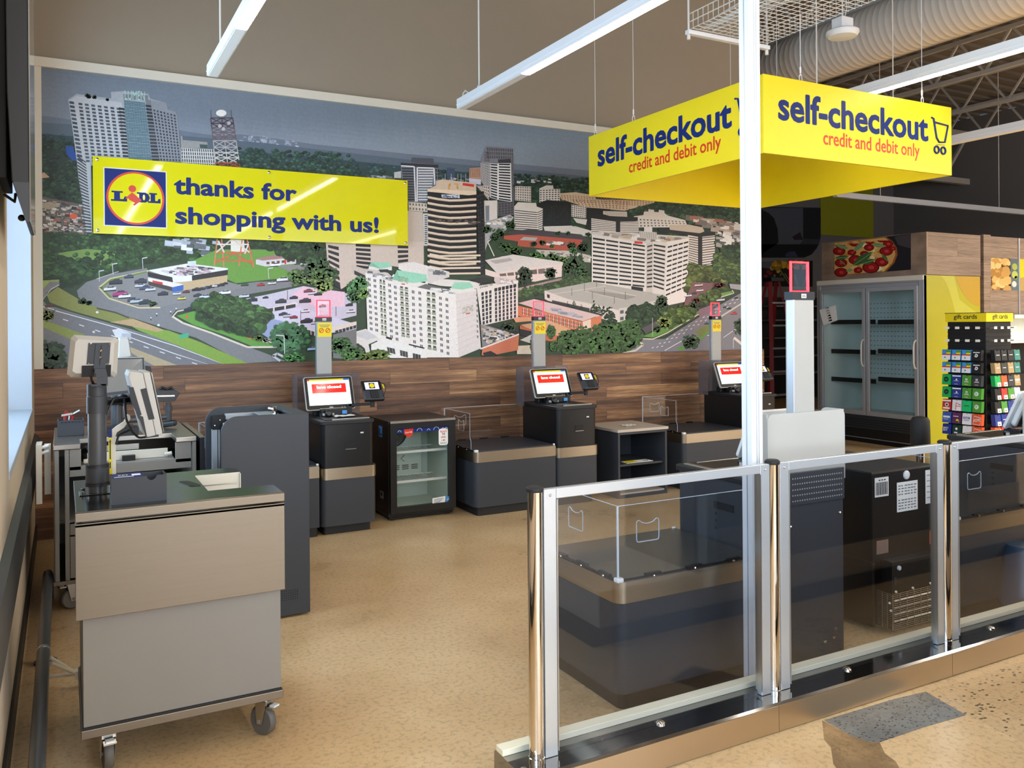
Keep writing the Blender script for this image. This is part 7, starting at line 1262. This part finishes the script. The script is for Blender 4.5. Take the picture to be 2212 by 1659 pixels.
MB().box(xb + .02, wx0 + 4.2, RY + .03, RY + .06, 1.32, wz0 + .06).build('back_panel', 'freezer_liner', t); MB().box(xb + .02, wx0 + 4.2, RY - .3, RY + .06, 0, .9).build('base_unit', 'soft_black', t); MB().box(xb + .02, wx0 + 4.2, RY + .03, RY + .06, .9, 1.32).build('dark_back', 'soft_black', t); MB().box(xb + .02, wx0 + 4.2, RY - .25, RY + .03, 1.30, 1.325).build('shelf', 'white_paint', t)

# ================================================================ gift card rack
g = lambda x, y, **k: at(2030 + x / 5.92, 670 + y / 5.92, **k)
gc = at(2130, 676, Z=1.68); GX, GY, GZ = gc.x, gc.y, 1.68; LL = at(2043, 677, X=GX).y - GY; LR = at(2187, 677, Y=GY).x - GX
t = thing('gift_card_rack', 'black four-sided gift card rack with yellow header beside the lime panel', 'display rack', (GX + LR / 2, GY + LL / 2, 0))
zr = lambda y: g(580, y, X=GX).z
zh = zr(148)
MB().box(GX + .012, GX + LR - .012, GY + .012, GY + LL - .012, .12, zh).build('rack_body', 'black_matte', t, .004)
MB().box(GX - .03, GX + LR + .03, GY - .03, GY + LL + .03, 0, .12).build('base', 'soft_black', t, .01)
b = MB(); b.box(GX - .004, GX + LR + .004, GY - .004, GY + LL + .004, zh, GZ, 0); b.box(GX - .008, GX + LR + .008, GY - .008, GY + LL + .008, GZ, GZ + .006, 1)
Hh = GZ - zh; b.text('gift cards', (GX - .0055, GY + LL * .79, zh + Hh * .36), (0, -1, 0), (0, 0, 1), LL * .58, Hh * .52, 2, .012); b.text('gift cards', (GX + LR * .22, GY - .0055, zh + Hh * .36), (1, 0, 0), (0, 0, 1), LR * .58, Hh * .52, 2, .012); b.build('header', ['sign_yellow', 'soft_black', 'ink_black'], t, norm=False)
b = MB()
for j in range(30):
    z = .2 + j * (zh - .22) / 30
    b.box(GX + .006, GX + .012, GY + .012, GY + LL - .012, z, z + .006); b.box(GX + .012, GX + LR - .012, GY + .006, GY + .012, z, z + .006)
b.build('slatwall', 'shelf_black', t)
cols_ = [(.875, .62, .37, .12), (.14, .385, .635, .88)]
for y in (226, 391):
    z = zr(y)
    for u in cols_[0]: MB().box(GX - .06, GX + .012, GY + LL * u - .004, GY + LL * u + .004, z - .004, z + .004).box(GX - .062, GX - .06, GY + LL * u - .024, GY + LL * u + .024, z - .013, z + .013, 1).build('price_peg', ['steel', 'paper'], t)
    for u in cols_[1]: MB().box(GX + LR * u - .004, GX + LR * u + .004, GY - .06, GY + .012, z - .004, z + .004).box(GX + LR * u - .024, GX + LR * u + .024, GY - .062, GY - .06, z - .013, z + .013, 1).build('price_peg', ['steel', 'paper'], t)
rows = [(512, 645), (675, 808), (838, 975), (1002, 1140), (1168, 1308), (1332, 1475), (1495, 1625)]
M('g_rainbow', (60, 150, 214)); M('g_green', (20, 170, 84)); M('g_navy', (34, 58, 140)); M('g_leaf', (76, 150, 52)); M('g_dark', (52, 54, 58)); M('g_red', (190, 52, 46)); M('g_blue', (58, 90, 176)); M('g_plum', (92, 40, 92)); M('g_orange', (230, 92, 40)); M('g_forest', (20, 58, 46)); M('g_white', (232, 234, 240)); M('g_teal', (60, 130, 120)); M('g_tan', (170, 146, 104)); M('g_black', (18, 18, 20)); M('g_pink', (226, 190, 190)); M('g_mint', (20, 190, 110)); M('g_royal', (24, 50, 140))
def card(face, u, r, base, deco, label, tz=None):
    z1, z0 = zr(rows[r][0]), zr(rows[r][1]); h = z1 - z0; w = LL * .215; b = MB(); th_ = .045
    if face == 'L': o = Vector((GX - .075, GY + LL * cols_[0][u] + w / 2, z0)); ux, n = Vector((0, -1, 0)), Vector((-1, 0, 0))
    else: o = Vector((GX + LR * cols_[1][u] - w / 2, GY - .075, z0)); ux, n = Vector((1, 0, 0)), Vector((0, -1, 0))
    up = Vector((0, 0, 1)); P = lambda x, y, d=0: o + ux * (x * w) + up * (y * h) + n * (d - (1 - y) * -.012)
    b.prism([P(x, y) for x, y in ((0, 0), (1, 0), (1, 1), (.62, 1), (.56, .93), (.44, .93), (.38, 1), (0, 1))], -n * th_, 0)
    def q(x0, y0, x1, y1, mi, d=.001): b.poly([P(x0, y0, d), P(x1, y0, d), P(x1, y1, d), P(x0, y1, d)], mi)
    def disc(x, y, rr, mi, d=.0015): b.poly([P(x + rr * math.cos(k * PI / 8), y + rr * (w / h) * math.sin(k * PI / 8), d) for k in range(16)], mi)
    ms = [base]
    def mt(nm): ms.append(nm); return len(ms) - 1
    if deco == 'stripes': q(0, 0, 1, .46, mt('g_white')); q(0, .46, 1, .58, mt('g_red'), .0012); q(.5, .58, 1, .72, mt('sign_yellow'), .0012); q(.45, .72, 1, .92, mt('g_leaf'), .0012); b.poly([P(.32, .12, .002), P(.32, .34, .002), P(.52, .23, .002)], mt('g_teal'))
    if deco == 'cube': q(.1, .74, .85, .82, mt('g_white')); b.poly([P(x, y, .0015) for x, y in ((.28, .38), (.5, .30), (.68, .44), (.62, .62), (.38, .66))], len(ms) - 1); disc(.48, .48, .07, 0, .002)
    if deco == 'disc': disc(.5, .52, .28, mt('g_black')); q(.35, .5, .66, .53, 0, .002); q(.37, .56, .62, .59, 0, .002); q(.38, .44, .6, .47, 0, .002)
    if deco == 'pad': q(0, .82, 1, .94, mt('g_white')); b.poly([P(x, y, .0015) for x, y in ((.42, .52), (.5, .66), (.58, .60), (.6, .52), (.68, .48), (.4, .48))], 1); q(.2, .40, .75, .43, 1); q(.28, .1, .7, .13, 1)
    if deco == 'ball': b.tube([P(.5 + .1 * math.cos(k * PI / 6), .62 + .07 * math.sin(k * PI / 6), .002) for k in range(12)], .003, 5, mt('g_white'), True); q(.3, .42, .72, .46, 1); q(.22, .35, .78, .38, 1); q(.3, .12, .7, .15, 1)
    if deco == 'cross': disc(.46, .5, .24, mt('g_white')); b.beam(P(.36, .4, .003), P(.56, .62, .003), .006, .002, 0); b.beam(P(.56, .4, .003), P(.36, .62, .003), .006, .002, 0)
    if deco == 'lines': b.tube([P(.45, .1, .002), P(.45, .75, .002), P(.95, .55, .002)], .004, 5, mt('g_red')); q(.5, .4, 1, .45, 1, .002)
    if deco == 'band': q(.1, .45, .9, .62, mt('g_white')); q(.15, .3, .7, .34, 1)
    if deco == 'badge': q(.12, .5, .84, .68, mt('g_royal')); q(.2, .55, .74, .62, mt('g_white'), .002); q(.16, .36, .8, .40, 1)
    if deco == 'home': b.poly([P(x, y, .0012) for x, y in ((.06, .1), (.88, .04), (.94, .74), (.14, .84))], mt('g_white')); b.poly([P(x, y, .0016) for x, y in ((.10, .13), (.85, .08), (.90, .70), (.16, .80))], 0); b.text('HOME', P(.14, .3, .0022), ux + up * .18, up, w * .72, h * .26, 1, .02)
    if deco == 'best': b.text('BEST', P(.12, .52, .002), ux, up, w * .6, h * .18, mt('g_white'), .02); b.text('BUY', P(.12, .3, .002), ux, up, w * .5, h * .18, 1, .02)
    if deco == 'flower': q(.08, .62, .7, .68, mt('g_white')); disc(.6, .28, .16, mt('sign_yellow')); disc(.75, .2, .12, mt('g_leaf')); disc(.58, .2, .08, mt('ink_black'), .002)
    if deco == 'leaf': disc(.46, .62, .14, mt('g_white')); q(.2, .18, .6, .3, 1)
    if deco == 'sheet': q(.35, 0, 1, .38, mt('paper')); q(.5, .1, .8, .2, mt('ink_grey'), .002)
    if deco == 'scene': q(.0, .8, 1, .94, mt('g_white')); disc(.55, .5, .22, mt('paper')); disc(.55, .5, .13, mt('g_dark'), .002); q(.1, .1, .9, .25, 1)
    if deco == 'word': q(.22, .5, .8, .56, mt('g_black' if base in ('g_mint',) else 'g_white'))
    o_ = b.build('gift_card_pack', ms, None, norm=False); tag(settle(o_), label, 'gift card', 'gift card packs hanging on the rack')
NR = ['top', 'second', 'third', 'fourth', 'fifth', 'sixth', 'bottom']; NC = ['first', 'second', 'third', 'last']
LT = [[('g_rainbow', 'stripes', 'rainbow striped'), ('g_rainbow', 'stripes', 'rainbow striped'), ('g_rainbow', 'stripes', 'rainbow striped'), ('g_black', 'cube', 'black and white')],
      [('g_rainbow', 'stripes', 'rainbow striped'), ('g_rainbow', 'stripes', 'rainbow striped'), ('g_rainbow', 'stripes', 'rainbow striped'), ('g_black', 'cube', 'black and white')],
      [('g_green', 'disc', 'green with black disc'), ('g_navy', 'pad', 'navy blue'), ('g_leaf', 'ball', 'leaf green'), ('g_dark', 'ball', 'dark grey')],
      [('g_green', 'disc', 'green with black disc'), ('g_navy', 'pad', 'navy blue'), ('g_leaf', 'ball', 'leaf green'), ('g_leaf', 'cross', 'green with white ball')],
      [('g_red', 'scene', 'red picture'), ('g_white', 'lines', 'white with red lines'), ('g_mint', 'word', 'plain mint green'), ('g_leaf', 'cross', 'green with white ball')],
      [('g_blue', 'band', 'mid blue'), ('g_plum', 'flower', 'plum'), ('g_white', 'badge', 'white with blue badge'), ('g_orange', 'home', 'orange lettered')],
      [('g_royal', 'best', 'royal blue lettered'), ('g_forest', 'leaf', 'dark green'), ('g_white', 'word', 'plain white'), ('g_orange', 'home', 'orange lettered')]]
RT_ = [[('g_black', 'word', 'black'), ('g_black', 'word', 'black'), ('g_black', 'word', 'black'), ('g_teal', 'word', 'teal')],
       [('g_tan', 'word', 'tan'), ('g_dark', 'word', 'grey'), ('g_tan', 'word', 'tan'), ('g_teal', 'word', 'teal')],
       [('g_green', 'sheet', 'green'), ('g_orange', 'sheet', 'orange'), ('g_dark', 'word', 'grey'), ('g_tan', 'band', 'tan')],
       [('g_black', 'sheet', 'black'), ('g_red', 'sheet', 'red'), ('g_leaf', 'sheet', 'green'), ('g_white', 'sheet', 'white')],
       [('g_black', 'sheet', 'black'), ('g_leaf', 'sheet', 'green'), ('g_navy', 'sheet', 'navy'), ('g_pink', 'word', 'pink')],
       [('g_navy', 'sheet', 'dark blue'), ('g_royal', 'word', 'royal blue'), ('g_red', 'band', 'red'), ('g_pink', 'word', 'pink')],
       [('g_orange', 'word', 'orange'), ('g_red', 'word', 'red'), ('g_red', 'word', 'red'), ('g_orange', 'word', 'orange')]]
for r in range(7):
    for u in range(4):
        bs, dc, nm = LT[r][u]; card('L', u, r, bs, dc, '%s gift card pack, %s row, %s column of the wide side' % (nm, NR[r], NC[u]))
        bs, dc, nm = RT_[r][u]; card('R', u, r, bs, dc, '%s gift card pack, %s row, %s column of the narrow side' % (nm, NR[r], NC[u]))

# ================================================================ dark far end of the shop
FYW = YF - .02; k5 = lambda x, y: at(1640 + x / 6.38, 440 + y / 6.38, Y=FYW)
INK = MB()
def fp(c, pts, d): INK.ink = col(c); INK.poly([k5(*q) - Vector((0, d * .001, 0)) for q in pts])
cur = [(20, 40), (856, 55), (850, 420), (835, 520), (790, 620), (720, 700), (620, 745), (20, 745)]
fp((60, 60, 66), cur, 1); fp((84, 86, 94), [(20, 60), (600, 60), (600, 500), (560, 560), (20, 560)], 2); fp((38, 38, 42), [(605, 60), (850, 60), (838, 495), (605, 480)], 3); fp((30, 30, 34), [(20, 80), (130, 130), (200, 200), (250, 350), (262, 540), (20, 700)], 4); fp((28, 28, 32), [(20, 560), (820, 560), (720, 698), (620, 740), (20, 742)], 4); fp((60, 60, 84), [(360, 690), (420, 660), (490, 660), (530, 735), (360, 735)], 5); fp((46, 40, 44), [(450, 460), (560, 390), (600, 500), (480, 500)], 5)
o = INK.build('city_print', 'printed_dark', norm=False); o.modifiers.new('thickness', 'SOLIDIFY').thickness = .004; tag(settle(o), 'dark round-cornered wall print at the unlit far end of the shop', 'wall print')
INK = MB(); fp((30, 28, 30), [(20, 800), (735, 785), (735, 1145), (20, 1140)], 1); fp((84, 88, 96), [(20, 800), (330, 800), (200, 900), (20, 880)], 1.3); dd = 2
for i in range(60):
    x, y = random.uniform(170, 680), random.uniform(800, 880) if random.random() < .7 else random.uniform(860, 1000)
    if y > 890 and x > 300: continue
    dd += .02; r = random.uniform(18, 40); INK.ink = col(random.choice([(176, 130, 30), (150, 106, 26), (196, 150, 50), (120, 96, 30)])); INK.poly([k5(x + r * math.cos(k * PI / 4) * random.uniform(.6, 1.1), y + r * math.sin(k * PI / 4)) - Vector((0, dd * .001, 0)) for k in range(8)])
for a, b_ in (((250, 870), (420, 1130)), ((340, 960), (440, 1110)), ((480, 980), (520, 1140)), ((640, 980), (600, 1140))): fp((110, 120, 60), [a, (a[0] + 16, a[1]), (b_[0] + 14, b_[1]), b_], 4)
for x, y in ((120, 940), (90, 1000), (150, 960)): fp((130, 30, 40), [(x - 30, y), (x, y - 30), (x + 30, y), (x, y + 30)], 4)
o = INK.build('flower_print', 'printed_dark', norm=False); o.modifiers.new('thickness', 'SOLIDIFY').thickness = .004; tag(settle(o), 'print of yellow flowers low on the unlit far wall', 'wall print'); INK = None
p1, p2 = at(1772, 430, Y=FYW), at(1886, 514, Y=FYW); struct('trim_4', [(p1.x, p2.x, FYW - .01, FYW + .015, p2.z, ZC)], 'far_olive')
p1, p2 = at(1640, 642, Y=FYW), at(1800, 900, Y=FYW)
t = thing('flower_stand', 'dark empty shelving with pale shelf edges under the flower print', 'shelving', ((p1.x + p2.x) / 2, FYW - .4, 0)); MB().box(p1.x, p2.x, FYW - .06, FYW - .01, 0, p1.z).build('back_panel', 'soft_black', t)
for yy in (660, 690, 728, 768, 805): z = at(1700, yy, Y=FYW - .3).z; MB().box(p1.x, p2.x, FYW - .4, FYW - .06, z - .03, z).build('shelf', 'cart_grey', t)
LY = 10.6; l = lambda x, y, Y=LY: at(x, y, Y=Y); apx = l(1673, 606); t = thing('step_ladder', 'red step ladder standing in the dark beside the freezer', 'ladder', (apx.x, LY, 0))
sp = .42
for s in (-1, 1):
    MB().beam((apx.x + s * .10, LY, apx.z), (apx.x + s * sp, LY - .35, 0.0), .07, .03).build('front_rail', 'ladder_red', t, .004); MB().beam((apx.x + s * .10, LY + .06, apx.z), (apx.x + s * sp, LY + .6, 0.0), .06, .03).build('rear_rail', 'ladder_red', t, .004)
MB().box(apx.x - .15, apx.x + .15, LY - .08, LY + .12, apx.z - .02, apx.z + .05).build('top_cap', 'soft_black', t, .006)
for k in range(1, 6): f_ = k / 6; z = apx.z * (1 - f_); w_ = .10 + (sp - .10) * f_; MB().box(apx.x - w_, apx.x + w_, LY - .35 * f_ - .05, LY - .35 * f_ + .04, z - .015, z + .015).build('step', 'alu', t, .003)
